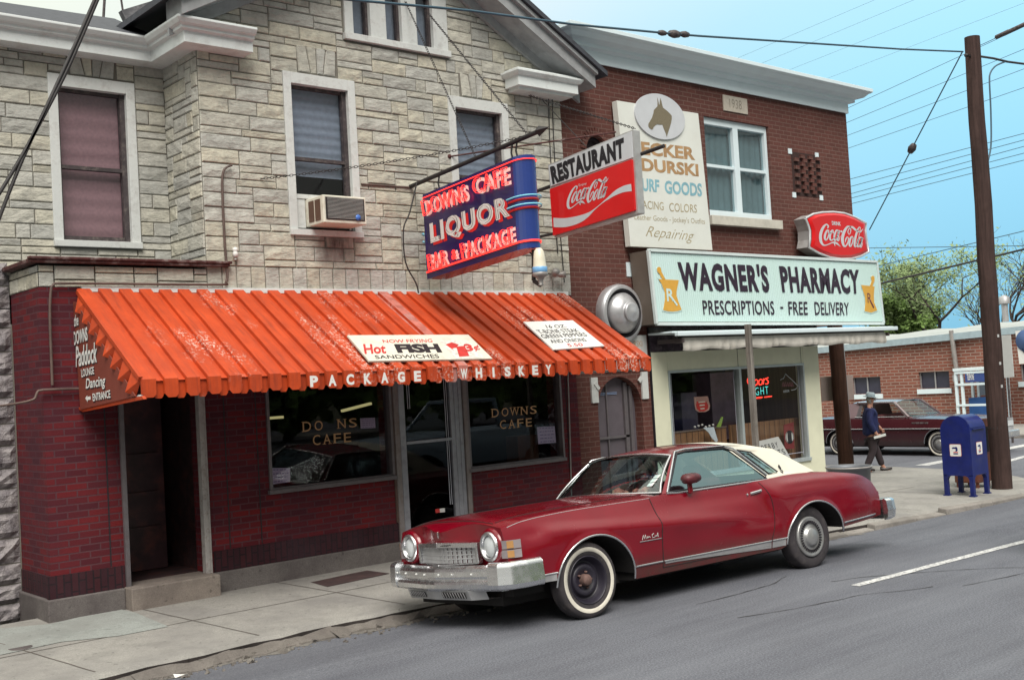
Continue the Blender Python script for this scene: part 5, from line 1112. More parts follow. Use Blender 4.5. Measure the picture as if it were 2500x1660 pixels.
# cola button over the sign
cb = thing('cola_sign', 'red fishtail cola button sign standing over the end of the long pharmacy lightbox', 'sign', (17.2, 0, 4.3)); CY = -.28; kb = lambda x, y: (1980 + x / 13.07, 520 + y / 13.07); k3 = lambda x, y: (1400 + x / 2.24, y / 2.24)
OUT = [k3(1268, 1195), k3(1310, 1172), k3(1360, 1163), k3(1420, 1161), k3(1480, 1168), k3(1540, 1190), k3(1600, 1222), k3(1596, 1260), k3(1603, 1310), k3(1615, 1378), k3(1570, 1402), k3(1520, 1415), k3(1460, 1416), k3(1400, 1408), k3(1340, 1385), k3(1286, 1352), k3(1293, 1310), k3(1292, 1260), k3(1283, 1230)]
OP = [PY(*p, CY) for p in OUT]; cen = sum(OP, Vector()) / len(OP)
g = MB(); g.prism(OP[::-1], (0, .24, 0)); g.box(17.0, 17.3, -.04, .06, 4.1, 4.3); g.build('cabinet', M('signframe'), cb)
g = MB(); g.tube(OP + [OP[0]], .022, 6); g.build('rim', paint('silver rim', (.62, .64, .66), .35, metal=.3), cb)
g = MB(); IP = [cen + (p - cen) * .955 + Vector((0, -.012, 0)) for p in OP]; JP = [cen + (p - cen) * .86 + Vector((0, -.04, 0)) for p in OP]; n = len(OP)
g.add(IP + JP, [(i, (i + 1) % n, n + (i + 1) % n, n + i) for i in range(n)], 0, True); g.add(JP, [tuple(range(n))]); face = g.build('red_face', M('cokered'), cb); g = MB(); kp = YP(CY - .040)
for st in COLA: stroke_on(g, st, lambda x, y: kp(*kb(x, y)), n_, .003)
text_on(g, 'DRINK', pxq(kp, kb(655, 262), kb(940, 290), kb(955, 412), kb(670, 388)), n_, .002, bold=.04); g.build('lettering', M('signsilver'), face)
# pharmacy sign
wsn = thing('pharmacy_sign', 'long pale blue lightbox lettered WAGNER\'S PHARMACY prescriptions free delivery', 'sign', (15.2, -.1, 3.3)); WY = -.35; wp_ = YP(WY)
wq = [wp_(*p) for p in ((1582.5, 611), (2139.5, 639.5), (2156.5, 790), (1602.5, 791))]
MT['signface'] = (lambda t: (t.set(base=t.mix(t.ramp(t.noise(t.coord((1, 1, .35)), 1.6, 5, .6), [(.35, 0.0), (.7, .45)]), (.56, .73, .72), (.50, .68, .60)), rough=.45, spec=.4), t.m)[1])(NT('corrugated sign face'))
g = MB(); g.prism([p + Vector((0, .012, 0)) for p in wq][::-1], (0, .36, 0)); g.build('cabinet', paint('sign cabinet', (.13, .105, .085), .6, .1), wsn)
g = MB(); X0, X1, Z0, Z1 = wq[3].x, wq[1].x + .04, (wq[2].z + wq[3].z) / 2, (wq[0].z + wq[1].z) / 2
nn = 260
for i in range(nn):
    u0, u1 = i / nn, (i + 1) / nn; at = lambda u, v: wq[0].lerp(wq[1], u).lerp(wq[3].lerp(wq[2], u), v)
    d0, d1 = (0, -.006) if i % 2 else (-.006, 0)
    g.add([at(u0, .03) + Vector((0, d0, 0)), at(u1, .03) + Vector((0, d1, 0)), at(u1, .97) + Vector((0, d1, 0)), at(u0, .97) + Vector((0, d0, 0))], [(0, 1, 2, 3)], 0, True)
fc = g.build('face', M('signface'), wsn)
g = MB(); at = lambda u, v: wq[0].lerp(wq[1], u).lerp(wq[3].lerp(wq[2], u), v)
for a, b in (((0, 0), (1, 0)), ((1, 0), (1, 1)), ((1, 1), (0, 1)), ((0, 1), (0, 0))): g.bar(at(*a), at(*b), .045, .05, (0, 1, 0))
g.build('frame', paint('sign trim', (.60, .68, .68), .45, .06, 6, dirt=(.4, .42, .42)), wsn, bevel=.004)
MT['plum'] = paint('plum black letters', (.030, .016, .032), .4)
def solid_text(tx, q, b): 
    g = MB(); text_on(g, tx, [YP(WY - .006)(*p) for p in q], n_, .006, bold=b, spacing=1.12 if b > .03 else 1.05); g.build('lettering', M('plum'), wsn)
solid_text("WAGNER'S", [(1652.4, 637), (1872, 646.5), (1879.5, 714.5), (1661, 709)], .045); solid_text('PHARMACY', [(1901, 649), (2096, 658.5), (2099.5, 718), (1909.5, 714.5)], .045)
solid_text('PRESCRIPTIONS', [(1713.4, 733), (1888, 735), (1891, 769), (1717, 768.7)], .012); solid_text('-', [(1904, 749), (1911.5, 749.3), (1911.8, 754), (1904.3, 753.6)], .02); solid_text('FREE', [(1923.3, 736.3), (1970.4, 737), (1972, 769), (1925.7, 769)], .012); solid_text('DELIVERY', [(1987.1, 737.1), (2071.6, 739), (2073, 770), (1989.5, 769.3)], .012)
c4u = lambda x, y: (1550 + x / 7.619, 600 + y / 7.619); c5 = lambda x, y: (1850 + x / 6.272, 600 + y / 6.272)
MT['mustard'] = paint('mustard yellow', (.66, .36, .055), .5, .08, 12, dirt=(.40, .20, .06), dscale=12, damt=.4)
for fn_, bowl, pest, edge in ((c4u, [(440, 622), (812, 642), (802, 700), (772, 850), (772, 930), (800, 1020), (867, 1190), (800, 1212), (700, 1225), (600, 1215), (525, 1195), (560, 1000), (555, 870), (500, 720)], [(408, 430), (425, 400), (450, 392), (480, 415), (495, 490), (525, 545), (565, 622), (505, 622), (455, 525), (415, 480)], 10),
                       (c5, [(1582, 602), (1785, 625), (1775, 760), (1780, 870), (1827, 990), (1735, 1025), (1635, 1000), (1645, 880), (1640, 780), (1600, 660)], [(1732, 480), (1760, 458), (1787, 480), (1785, 540), (1755, 622), (1717, 614), (1742, 540)], 7)):
    m1 = MB(); m2 = MB(); P1 = YP(WY - .010)
    for poly in (bowl, pest):
        P = [P1(*fn_(*p)) for p in poly]; cc_ = sum(P, Vector()) / len(P)
        m1.prism(P[::-1], (0, -.004, 0)); m2.prism([cc_ + (p - cc_) * 1.08 for p in P][::-1], (0, .003, 0))
    o = m1.build('mortar_emblem', M('mustard'), wsn); m2.build('emblem_edge', M('signface'), o)
    m3 = MB(); P1 = YP(WY - .0145)
    if fn_ is c4u: text_on(m3, 'R', pxq(P1, c4u(580, 795), c4u(720, 805), c4u(735, 1030), c4u(600, 1035)), n_, .002, bold=.02); m3.bar(P1(*c4u(665, 940)) + Vector((0, -.003, 0)), P1(*c4u(785, 1110)) + Vector((0, -.003, 0)), .004, .03)
    else: text_on(m3, 'R', pxq(P1, c5(1675, 725), c5(1735, 730), c5(1745, 880), c5(1685, 875)), n_, .002); m3.bar(P1(*c5(1715, 830)) + Vector((0, -.003, 0)), P1(*c5(1775, 950)) + Vector((0, -.003, 0)), .004, .03)
    m3.build('prescription_mark', M('signface') if fn_ is c4u else paint('purple mark', (.12, .03, .06), .7), o)
# silver dome ornament (old horn loudspeaker) on the brick
dm = thing('alarm_dome', 'round silver alarm dome of stepped rings on the brown brick wall', 'alarm', (11.85, PYB, 3.0)); dc = Vector((11.86, PYB, 3.0))
MT['silver'] = paint('aluminium paint', (.52, .52, .54), .33, .08, 5, metal=.55, dirt=(.30, .28, .28), dscale=6, damt=.5)
g = MB(); g.lathe([(.42, 0), (.43, .08), (.415, .14), (.385, .16), (.355, .16)], dc, (0, -1, 0), 40); g.build('outer_ring', M('silver'), dm)
g = MB(); g.lathe([(.355, .155), (.30, .07), (.24, .06)], dc, (0, -1, 0), 40); g.build('dark_groove', M('ink'), dm)
g = MB(); g.lathe([(.29, .07), (.295, .16), (.27, .19), (.22, .25), (.16, .285), (.145, .29), (.145, .30), (.15, .315), (.13, .335), (.10, .33), (.06, .35), (0, .36)], dc, (0, -1, 0), 40); g.build('dome', M('silver'), dm)
# retracted canvas awning over the storefront
ra = thing('canvas_awning', 'rolled grey canvas awning with a wavy valance over the pharmacy storefront', 'awning', (15.2, -.3, 2.5))
MT['canvas'] = paint('grey canvas', (.46, .44, .40), .9, .1, 6, dirt=(.24, .22, .19), dscale=5, damt=.6)
g = MB(); g.box(12.46, 18.42, -.58, -.50, 2.625, 2.69); g.box(12.42, 18.40, -.50, -.02, 2.67, 2.70); g.build('front_bar', M('phwhite'), ra, bevel=.01)
g = MB(); g.grid(lambda u, v: (12.62 + 5.5 * u, -.50 + .014 * math.sin(u * 130 + math.sin(u * 31) * 3) * v - .02 * v + (0 if v < .99 else .02), 2.60 - .185 * v - .012 * math.sin(u * 40) * v), 220, 6); g.build('valance', M('canvas'), ra)
g = MB(); g.tube([(12.6, -.38, 2.58), (18.2, -.38, 2.58)], .06, 10); g.bar((12.55, -.1, 2.56), (12.6, -.55, 2.56), .04, .06); g.bar((18.2, -.1, 2.56), (18.15, -.55, 2.56), .04, .06); g.build('roller', paint('dark roller', (.06, .045, .045), .7), ra)
g = MB(); g.bar((16.9, -.02, 2.62), (18.4, -.54, 2.665), .03); g.build('folding_arm', M('phwhite'), ra)
# ================================================================ cars
def tab(T, x):
    if x <= T[0][0]: return T[0][1]
    for (a, b), (c, d) in zip(T, T[1:]):
        if x <= c:
            t = (x - a) / (c - a); return b + (d - b) * t
    return T[-1][1]
def stab(T, x):                                     # smooth table
    n = len(T)
    if x <= T[0][0]: return T[0][1]
    if x >= T[-1][0]: return T[-1][1]
    for i in range(n - 1):
        if x <= T[i + 1][0]:
            x0, y0 = T[i]; x1, y1 = T[i + 1]; h = x1 - x0; t = (x - x0) / h
            m0 = (y1 - T[i - 1][1]) / (x1 - T[i - 1][0]) if i else (y1 - y0) / h
            m1 = (T[i + 2][1] - y0) / (T[i + 2][0] - x0) if i < n - 2 else (y1 - y0) / h
            return (2 * t ** 3 - 3 * t * t + 1) * y0 + (t ** 3 - 2 * t * t + t) * h * m0 + (-2 * t ** 3 + 3 * t * t) * y1 + (t ** 3 - t * t) * h * m1
def carpaint(name, c, dirt, lowdirt):
    t = NT(name); co = t.coord()
    f = t.noise(co, 2.2, 6, .6); col = t.mix(t.ramp(f, [(.35, 0.0), (.75, .45)]), c, tuple(x * .62 for x in c))
    col = t.mix(t.ramp(t.noise(co, 26, 6, .75), [(.62, 0.0), (.80, .22)]), col, dirt)
    a = t.new('ShaderNodeAttribute'); a.attribute_name = 'Col'; sp = t.new('ShaderNodeSeparateColor'); t.lk(a.outputs['Color'], sp.inputs[0])
    n2 = t.noise(co, 6, 6, .7); m = t.new('ShaderNodeMath', operation='MULTIPLY'); t.lk(sp.outputs[0], m.inputs[0]); t.lk(t.ramp(n2, [(.25, .35), (.65, 1.0)]), m.inputs[1])
    col = t.mix(m.outputs[0], col, lowdirt)
    rg = t.ramp(t.noise(co, 5, 6, .7), [(.3, .18), (.75, .30)]); t.set(base=col, rough=rg, spec=.4, coat=.45)
    t.b.inputs['Coat Roughness'].default_value = .10; t.bump(t.noise(co, 2.5, 2), .03, .01); return t.m
MT['carred'] = carpaint('worn red car paint', (.165, .0014, .0095), (.17, .03, .03), (.060, .026, .020))
MT['carmaroon'] = carpaint('maroon car paint', (.050, .010, .014), (.06, .03, .03), (.05, .03, .028))
def chrome(name='old chrome', c=(.62, .62, .64), r=.16):
    t = NT(name); co = t.coord(); f = t.noise(co, 9, 6, .7)
    t.set(base=t.mix(t.ramp(f, [(.5, 0.0), (.8, .28)]), c, (.34, .31, .29)), metal=.95, rough=t.ramp(f, [(.3, r), (.8, r + .25)])); t.bump(t.noise(co, 4, 3), .08, .01); return t.m
MT['chrome'] = chrome(); MT['bumperchrome'] = chrome('bumper chrome', (.74, .75, .77), .16)
MT['silvertrim'] = paint('dull silver paint', (.36, .36, .37), .45, .12, 6, metal=.4, dirt=(.16, .14, .13), dscale=5, damt=.3)
MT['vinyl'] = paint('white vinyl roof', (.60, .575, .49), .55, .03, 8, bump=.08, bscale=200)
MT['tyre'] = paint('tyre rubber', (.028, .024, .028), .85, .25, 10, dirt=(.10, .085, .08), dscale=9, damt=.6)
MT['whitewall'] = paint('whitewall', (.56, .53, .46), .7, .08, 14, dirt=(.28, .25, .22), dscale=9)
MT['steelrim'] = paint('black steel rim', (.020, .017, .028), .45, .3, 8)
MT['hubrust'] = paint('rusty hub', (.12, .07, .06), .8, .3, 20)
MT['hubcap'] = paint('dull hubcap', (.40, .40, .40), .35, .1, 8, metal=.7, dirt=(.17, .14, .12), dscale=6, damt=.6)
MT['carglass'] = dimglass('car glass', (.76, .86, .86), .10, .04, (.9, 1, 1)); MT['carside'] = dimglass('dusty sky tinted side glass', (.60, .78, .82), .34, .06, (.62, .92, 1))  # side glass reflects in cyan, the mirrored sky's colour put into its tint
MT['carinside'] = paint('dark red upholstery', (.13, .02, .024), .8, .2)
MT['underbody'] = paint('underbody', (.012, .010, .010), .9)
MT['lens'] = paint('headlamp glass', (.55, .58, .60), .08, .05, 30, spec=.8, coat=.8)
MT['amber'] = paint('amber lens', (.36, .19, .07), .3, .1); MT['clearlens'] = paint('clear lens', (.24, .21, .22), .3, .1)
GY = lambda z: .835 - max(0, (z - .97)) / .36 * .185          # half width of the glasshouse at height z
class Car:
    def __init__(s, mat4, P): s.M = mat4; s.P = P
    def w(s, a, y, z): return s.M @ Vector((a, y, z))
    def arch(s, a):
        for (c, ra, rb, zc) in s.P['arches']:
            if abs(a - c) < ra: return zc + rb * math.sqrt(max(0, 1 - ((a - c) / ra) ** 2))
        return 0
    def zb(s, a): return max(tab(s.P['zb'], a), s.arch(a))
    def yside(s, a, z):
        hw = stab(s.P['hw'], a); q = s.P['zmid']
        y = hw - (.095 * max(0, (z - q) / .38) ** 2.0 if z > q else .055 * ((q - z) / .34) ** 2)
        return y + s.P['sculpt'](a, z)
    def stations(s, a0, a1, n):
        S = [a0 + (a1 - a0) * i / n for i in range(n + 1)]
        for (c, ra, rb, zc) in s.P['arches']: S += [c - ra, c + ra, c - ra * .995, c + ra * .995, c - ra * .97, c + ra * .97, c - ra * .9, c + ra * .9]
        return sorted(set(round(x, 4) for x in S))
    def sides(s, mb, n=110, m=22):
        mb.c = mb.c or []
        for sg in (-1, 1):
            S = s.stations(s.P['a0'], s.P['a1'], n); vs = []
            for a in S:
                zt, zb = stab(s.P['zt'], a), s.zb(a)
                for j in range(m + 1):
                    t = j / m; z = zt + (zb - zt) * t
                    vs.append(s.w(a, sg * s.yside(a, z), z)); mb.c.append((max(0, min(1, (.50 - z) / .20)) if a > .3 else 0,) * 3)
            w = m + 1; fs = [(i * w + j, (i + 1) * w + j, (i + 1) * w + j + 1, i * w + j + 1) for i in range(len(S) - 1) for j in range(m)]
            mb.add(vs, fs if sg < 0 else [f[::-1] for f in fs], 0, True)
            # inner return of the wheel arches
            for (c, ra, rb, zc) in s.P['arches']:
                vs = []
                for k in range(25):
                    a = c - ra + 2 * ra * k / 24; z = s.zb(min(max(a, c - ra * .999), c + ra * .999)); y = sg * s.yside(a, z)
                    vs += [s.w(a, y, z), s.w(a, y - sg * .05, z), s.w(a, y - sg * .40, z + .02)]; mb.c += [(1, 1, 1)] * 3
                mb.add(vs, [(3 * k + q, 3 * k + 3 + q, 3 * k + 4 + q, 3 * k + 1 + q) for k in range(24) for q in (0, 1)], 1, True)
    def deck(s, mb, A0, A1, ctop, lip=None, ny=28, na=40, hole=None):
        """upper panel between the shoulders from A0 to A1; lip(y) overrides the leading edge"""
        mb.c = mb.c or []; vs = []
        for i in range(na + 1):
            for j in range(ny + 1):
                f = -1 + 2 * j / ny; a0 = lip(f) if lip else A0; a = a0 + (A1 - a0) * (i / na) ** 1.5 if lip else a0 + (A1 - a0) * i / na
                ac = max(s.P['a0'], min(s.P['a1'], a)); zt = stab(s.P['zt'], ac); yt = s.yside(ac, zt)
                e = abs(f); z = zt + (stab(ctop, a) - zt) * (1 - e ** 2.6); 
                vs.append(s.w(a, f * yt, z)); mb.c.append((0, 0, 0))
        w = ny + 1; fs = [(i * w + j, (i + 1) * w + j, (i + 1) * w + j + 1, i * w + j + 1) for i in range(na) for j in range(ny)]
        mb.add(vs, fs, 0, True)
def lathe_l(car, mb, prof, c, n=40, side=-1, mi=0):     # lathe around the axle, local centre c, heights point outward (side)
    g = MB(); g.lathe(prof, c, (0, side, 0), n, mi); mb.add([car.M @ Vector(v) for v in g.v], g.f, mi, True)
def wheel(car, parent, a, z, y, side, R, white, cap, wd=.20):
    m = MB(); lathe_l(car, m, [(R * .62, -.16), (R * .93, -.16), (R * .985, -.14), (R, -.11), (R, -.05), (R * .985, -.02), (R * .955, -.004), (R * .88, .006), (R * .74, .006), (R * .64, -.004), (R * .60, -.02)], (a, y, z), 48, side)
    t = m.build('tyre', M('tyre'), parent)
    if white:
        m = MB(); lathe_l(car, m, [(R * .850, .0085), (R * .745, .0095), (R * .74, .004), (R * .855, .004), (R * .850, .0085)], (a, y, z), 48, side); m.build('whitewall', M('whitewall'), t)
    m = MB()
    if cap:
        lathe_l(car, m, [(R * .63, -.02), (R * .63, .012), (R * .585, .020), (R * .55, .012), (R * .50, .012), (R * .42, .004), (R * .30, .008), (R * .285, .028), (R * .23, .040), (0, .046)], (a, y, z), 48, side)
        o = m.build('hubcap', M('hubcap'), parent); m = MB()
        for k in range(36):
            q = 2 * math.pi * k / 36; c0 = Vector((a + math.cos(q) * R * .455, y + side * .0155, z + math.sin(q) * R * .455))
            e = Vector((math.cos(q), 0, math.sin(q))) * R * .045; h = Vector((-math.sin(q), 0, math.cos(q))) * R * .018
            m.obox(car.M @ c0, car.M.to_3x3() @ e, car.M.to_3x3() @ Vector((0, .006, 0)), car.M.to_3x3() @ h)
        m.build('slots', M('ink'), o)
    else:
        lathe_l(car, m, [(R * .635, -.004), (R * .62, .004), (R * .60, -.005), (R * .57, -.03), (R * .53, -.075), (R * .50, -.085), (R * .44, -.085), (R * .42, -.06), (R * .38, -.045), (R * .30, -.05), (R * .24, -.07), (0, -.07)], (a, y, z), 48, side)
        o = m.build('rim', M('steelrim'), parent); m = MB(); lathe_l(car, m, [(R * .16, -.075), (R * .15, -.02), (R * .12, -.005), (0, .0)], (a, y, z), 20, side)
        for k in range(5):
            q = 2 * math.pi * k / 5; lathe_l(car, m, [(.010, -.07), (.010, -.045), (0, -.042)], (a + math.cos(q) * R * .21, y, z + math.sin(q) * R * .21), 8, side)
        m.build('hub', M('hubrust'), o)
    return t
# ---- the red coupe at the kerb
th, rl = R_(-4.26), R_(5.3); p0 = Vector((6.907, -4.151, 0))
cu = Vector((math.cos(th), math.sin(th), 0)); cn = Vector((-math.sin(th), math.cos(th), 0)); cv = cn * math.cos(rl) - VZ * math.sin(rl); cw_ = cn * math.sin(rl) + VZ * math.cos(rl)
o_ = p0 + cv * .95
MC = Matrix(((cu.x, cv.x, cw_.x, o_.x), (cu.y, cv.y, cw_.y, o_.y), (cu.z, cv.z, cw_.z, o_.z), (0, 0, 0, 1)))
def gs(x, c, w): return math.exp(-((x - c) / w) ** 2)
def sculptM(a, z):
    y = 0
    line = .74 - .055 * max(0, a - .3)                                # front fender swell trailing down across the door
    y += .030 * gs(z, line, .12) * (1 - sm(1.2, 2.3, a)) * sm(-.8, -.3, a)
    y -= .014 * gs(z, .86, .07) * sm(.6, 1.4, a) * (1 - sm(2.2, 2.6, a))
    hip = sm(2.28 + (.95 - z) * .75, 2.52 + (.95 - z) * .75, a)       # rear haunch starts at the crease behind the door
    y += (.055 * gs(z, .84, .14) + .018 * gs(z, .60, .2)) * hip * (1 - sm(3.7, 4.5, a))
    y -= .012 * gs(z, .66, .16) * sm(1.5, 2.35, a) * (1 - hip)
    zc = .80 - .07 * max(0, a + .2); y += .020 * max(0, 1 - abs(z - zc) / .075) * sm(-.7, -.2, a) * (1 - sm(1.7, 2.5, a))   # crisp fender crease
    y += .016 * max(0, 1 - abs(z - (.905 - .05 * max(0, a - 3.3))) / .05) * sm(2.55, 2.9, a) * (1 - sm(4.0, 4.4, a))
    y -= .022 * gs(a, -.48, .10) * gs(z, .80, .045) * (1 if z < 2 else 0)   # dent over the corner lamp
    for c, ra, zc, rb in ((.14, .45, .30, .41), (3.16, .46, .285, .395)):   # rolled lips round the arches
        d = math.hypot((a - c) / ra, max(0, z - zc) / rb); y += .012 * gs(d, 1.03, .06)
    return y
PM = dict(a0=-.76, a1=4.43, zmid=.56, sculpt=sculptM,
    zt=[(-.76, .885), (-.55, .932), (-.11, .960), (.35, .966), (1.0, .968), (1.4, .972), (2.2, .965), (2.6, .972), (3.0, .985), (3.4, .972), (3.7, .940), (4.0, .893), (4.2, .840), (4.34, .770), (4.43, .640)],
    zb=[(-.76, .575), (-.62, .43), (-.3, .40), (-.29, .30), (.6, .26), (2.65, .26), (2.72, .30), (3.62, .36), (4.43, .40)],
    hw=[(-.76, .890), (-.55, .925), (0, .955), (1, .955), (2, .950), (3, .950), (3.7, .940), (4.1, .910), (4.43, .850)],
    arches=[(.14, .45, .41, .30), (3.16, .46, .395, .285)])
car = Car(MC, PM); CW = car.w
red = thing('red_coupe', 'worn red two door coupe with a white vinyl half roof parked at the kerb', 'car', p0 + cu * 2 + cv * .95)
ctop = [(-.88, .862), (-.82, .915), (-.72, .962), (-.5, .985), (0, .997), (.5, 1.010), (1.05, 1.022), (1.3, 1.03), (3.2, 1.015), (3.5, .985), (4.0, .905), (4.25, .835), (4.34, .775), (4.43, .65)]
lip = lambda f: -.755 - .105 * sm(.62, .0, abs(f)) if False else -.755 - .105 * (1 - sm(.0, .62, abs(f)))
g = MB(); car.sides(g); car.deck(g, 3.32, 4.43, ctop, None, 20, 24)
# front fascia below the lip, with the two lamp nacelles
vs = []; NYF, NZF = 48, 10
for j in range(NYF + 1):
    f = -1 + 2 * j / NYF; zt_ = stab(PM['zt'], -.76); yt = car.yside(-.76, zt_); z1 = zt_ + (stab(ctop, lip(f)) - zt_) * (1 - abs(f) ** 2.6)
    for i in range(NZF + 1):
        t = i / NZF; z = z1 + (.555 - z1) * t; y = f * (yt + (car.yside(-.76, z) - yt)); a = lip(f) + .035 * math.sin(t * 1.5) * (1 - abs(f) ** 6)
        nac = max(gs(abs(y), .66, .19) * gs(z, .735, .17), 0); a -= .012 * nac
        vs.append(CW(a, y, z)); g.c.append((0, 0, 0))
g.add(vs, [(j * (NZF + 1) + i, (j + 1) * (NZF + 1) + i, (j + 1) * (NZF + 1) + i + 1, j * (NZF + 1) + i + 1) for j in range(NYF) for i in range(NZF)], 0, True)
# cowl strips beside the cabin
for sg in (-1, 1):
    vs = []
    for i in range(31):
        a = 1.05 + (3.34 - 1.05) * i / 30; zt_ = stab(PM['zt'], a); yt = car.yside(a, zt_)
        vs += [CW(a, sg * yt, zt_), CW(a, sg * (yt - .03), zt_ + .006), CW(a, sg * min(yt - .035, .80), zt_ + .004)]; g.c += [(0, 0, 0)] * 3
    g.add(vs, [(3 * i + q, 3 * i + 3 + q, 3 * i + 4 + q, 3 * i + 1 + q) for i in range(30) for q in (0, 1)], 0, True)
vs = []                                             # tail panel
for j in range(13):
    f = -1 + j / 6
    for z in (.66, .55, .40): vs.append(CW(4.43 + .04 * (1 - f * f), f * car.yside(4.43, min(z, .64)), z)); g.c.append((0, 0, 0))
g.add(vs, [(3 * j + q, 3 * j + 3 + q, 3 * j + 4 + q, 3 * j + 1 + q) for j in range(12) for q in (0, 1)], 0, True)
body = g.build('body', [M('carred'), M('underbody')], red, normals=False)
g = MB(); car.deck(g, 0, 1.06, ctop, lip, 40, 40); h = g.build('hood', M('carred'), red, normals=False)
g = MB()                                            # hood shut lines, door shut lines
def crv(pts, r=.005, n=5, mb=None): (mb or g).tube([CW(*p) for p in pts], r, n)
def onside(a, z, sg=-1, off=.001): return (a, sg * (car.yside(a, z) + off), z)
def ondeck(a, f, off=.002):
    zt_ = stab(PM['zt'], a); yt = car.yside(a, zt_); return (a, f * yt, zt_ + (stab(ctop, a) - zt_) * (1 - abs(f) ** 2.6) + off)
for sg in (-1, 1):
    crv([ondeck(-.70 + 1.74 * k / 20, sg * (.80 - .02 * k / 20)) for k in range(21)], .004)
    crv([onside(.955 + .0 * k, .955 - .64 * k / 16, sg) for k in range(17)], .0045)
    crv([onside(2.46 + .10 * math.sin(k / 16 * 3.14), .955 - .62 * k / 16, sg) for k in range(17)], .004)
    crv([onside(.955 + 1.5 * k / 20, .315, sg) for k in range(21)], .004)
crv([(a, y, z) for a, y, z in [ondeck(-.72 + .0 * f, f * .8) for f in [-1 + .1 * k for k in range(21)]]], .004)
crv([ondeck(3.40, f) for f in [-.8 + .08 * k for k in range(21)]], .004); crv([ondeck(3.4 + .95 * k / 10, -.8) for k in range(11)], .004)
g.build('shut_line', M('underbody'), red)
# bright trim
for sg in (-1, 1):
    g = MB()
    for (c, ra, rb, zc) in PM['arches']:
        P = []
        for k in range(33):
            t = math.pi * k / 32; a = c - ra * math.cos(t) * 1.0; z = zc + rb * math.sin(t)
            P.append(onside(a, max(z, zc + .02) + .004, sg, .004))
        if c < 1: P = P + [onside(c + ra, .27, sg, .004)]
        else: P = [onside(c - ra, .30, sg, .004)] + P + [onside(c + ra, .36, sg, .004)]
        crv(P, .010, 6, g)
    for a0, a1, z0, z1 in ((-.60, -.30, .445, .45), (.60, .945, .372, .372), (.965, 2.47, .370, .362), (2.485, 2.70, .362, .362), (3.63, 4.28, .405, .425)):
        crv([onside(a0 + (a1 - a0) * k / 8, z0 + (z1 - z0) * k / 8, sg, .004) for k in range(9)], .009, 6, g)
    crv([onside(.67 + .27 * k / 4, .585, sg, .003) for k in range(5)], .005, 5, g)
    crv([onside(-.70 + 1.66 * k / 30, stab(PM['zt'], -.70 + 1.66 * k / 30) - .012, sg, -.002) for k in range(31)], .0035, 5, g); g.build('chrome_trim', M('chrome'), red)
for sg in (-1, 1):                                  # silver sill panels
    for a0, a1, z0, z1, b0, b1 in ((.98, 2.47, .345, .335, .362, .352), (2.485, 2.68, .29, .29, .352, .352), (-.60, -.31, .39, .385, .437, .440)):
        vs = []; g = MB()
        for k in range(13):
            a = a0 + (a1 - a0) * k / 12; t = k / 12; zl = z0 + (z1 - z0) * t; zh = b0 + (b1 - b0) * t; zl = min(zl, zh - .012 - .05 * t if a0 > .9 and a0 < 1 else zl)
            vs += [CW(*onside(a, zl, sg, .005)), CW(*onside(a, zh, sg, .005))]
        g.add(vs, [(2 * k, 2 * k + 2, 2 * k + 3, 2 * k + 1) for k in range(12)]); g.build('sill_panel', M('silvertrim'), red)
# glasshouse
def gl(a, z, sg=-1, off=0): return CW(a, sg * (GY(z) + off), z)
def roofz(a, f): return stab([(1.40, 1.365), (1.7, 1.408), (2.1, 1.425), (2.5, 1.408), (2.95, 1.335)], a) - .062 * abs(f) ** 2.6
def roofy(a): return stab([(1.40, .625), (1.8, .655), (2.4, .655), (2.95, .63)], a)
WT = lambda f: 1.43 + .09 * abs(f) ** 2; WB = lambda f: .93 + .22 * abs(f) ** 2
def roofp(a, f): return CW(a, f * roofy(a), roofz(a, f))
def rgrid(mb, a0f, a1, na=16, nf=20):
    mb.grid(lambda u, v: roofp(a0f(-1 + 2 * v) + (a1(-1 + 2 * v) - a0f(-1 + 2 * v)) * u, -1 + 2 * v), na, nf)
g = MB(); rgrid(g, WT, lambda f: 2.06 + .20 * abs(f)); g.c = [(0, 0, 0)] * len(g.v); g.build('roof', M('carred'), red)
g = MB(); rgrid(g, lambda f: 2.06 + .20 * abs(f), lambda f: 2.95); b = len(g.v)
g.v = [tuple(Vector(v) + cw_ * .006) for v in g.v]
for sg in (-1, 1):
    # rear pillar: outline in (a, z), opera window cut out by building it as quads round the opening
    OPW = [(2.435, 1.300), (2.605, 1.262), (2.845, 1.030), (2.705, 1.022)]
    OUTL = [(2.27, 1.352), (2.95, 1.275), (3.40, .985), (2.66, .968)]
    for i in range(4):
        j = (i + 1) % 4; n_ = 8
        g.grid(lambda u, v: gl(*(Vector(OUTL[i]).lerp(Vector(OUTL[j]), u).lerp(Vector(OPW[i]).lerp(Vector(OPW[j]), u), v)), sg, .006 - .02 * v * (v > .99)), n_, 3)
    g.grid(lambda u, v: (lambda a, z0: roofp(a, sg).lerp(gl(a, z0, sg, .006), v) + cw_ * .006 * (1 - v))(2.27 + .68 * u, 1.352 - .077 * u), 10, 2)
    # sail panels running down to the deck on either side of the back window
    g.grid(lambda u, v: (lambda p, q: p.lerp(q, v))(gl(2.95 + .45 * u, 1.275 - .29 * u, sg, .006), CW(2.95 + .42 * u, sg * (.60 - .03 * u), 1.318 - .305 * u)), 10, 3)
g.grid(lambda u, v: CW(2.95 + .055 * u, (-1 + 2 * v) * (.63 - .02 * u), roofz(2.95, -1 + 2 * v) - .04 * u + .006), 2, 16)
vt = g.build('vinyl_roof', M('vinyl'), red)
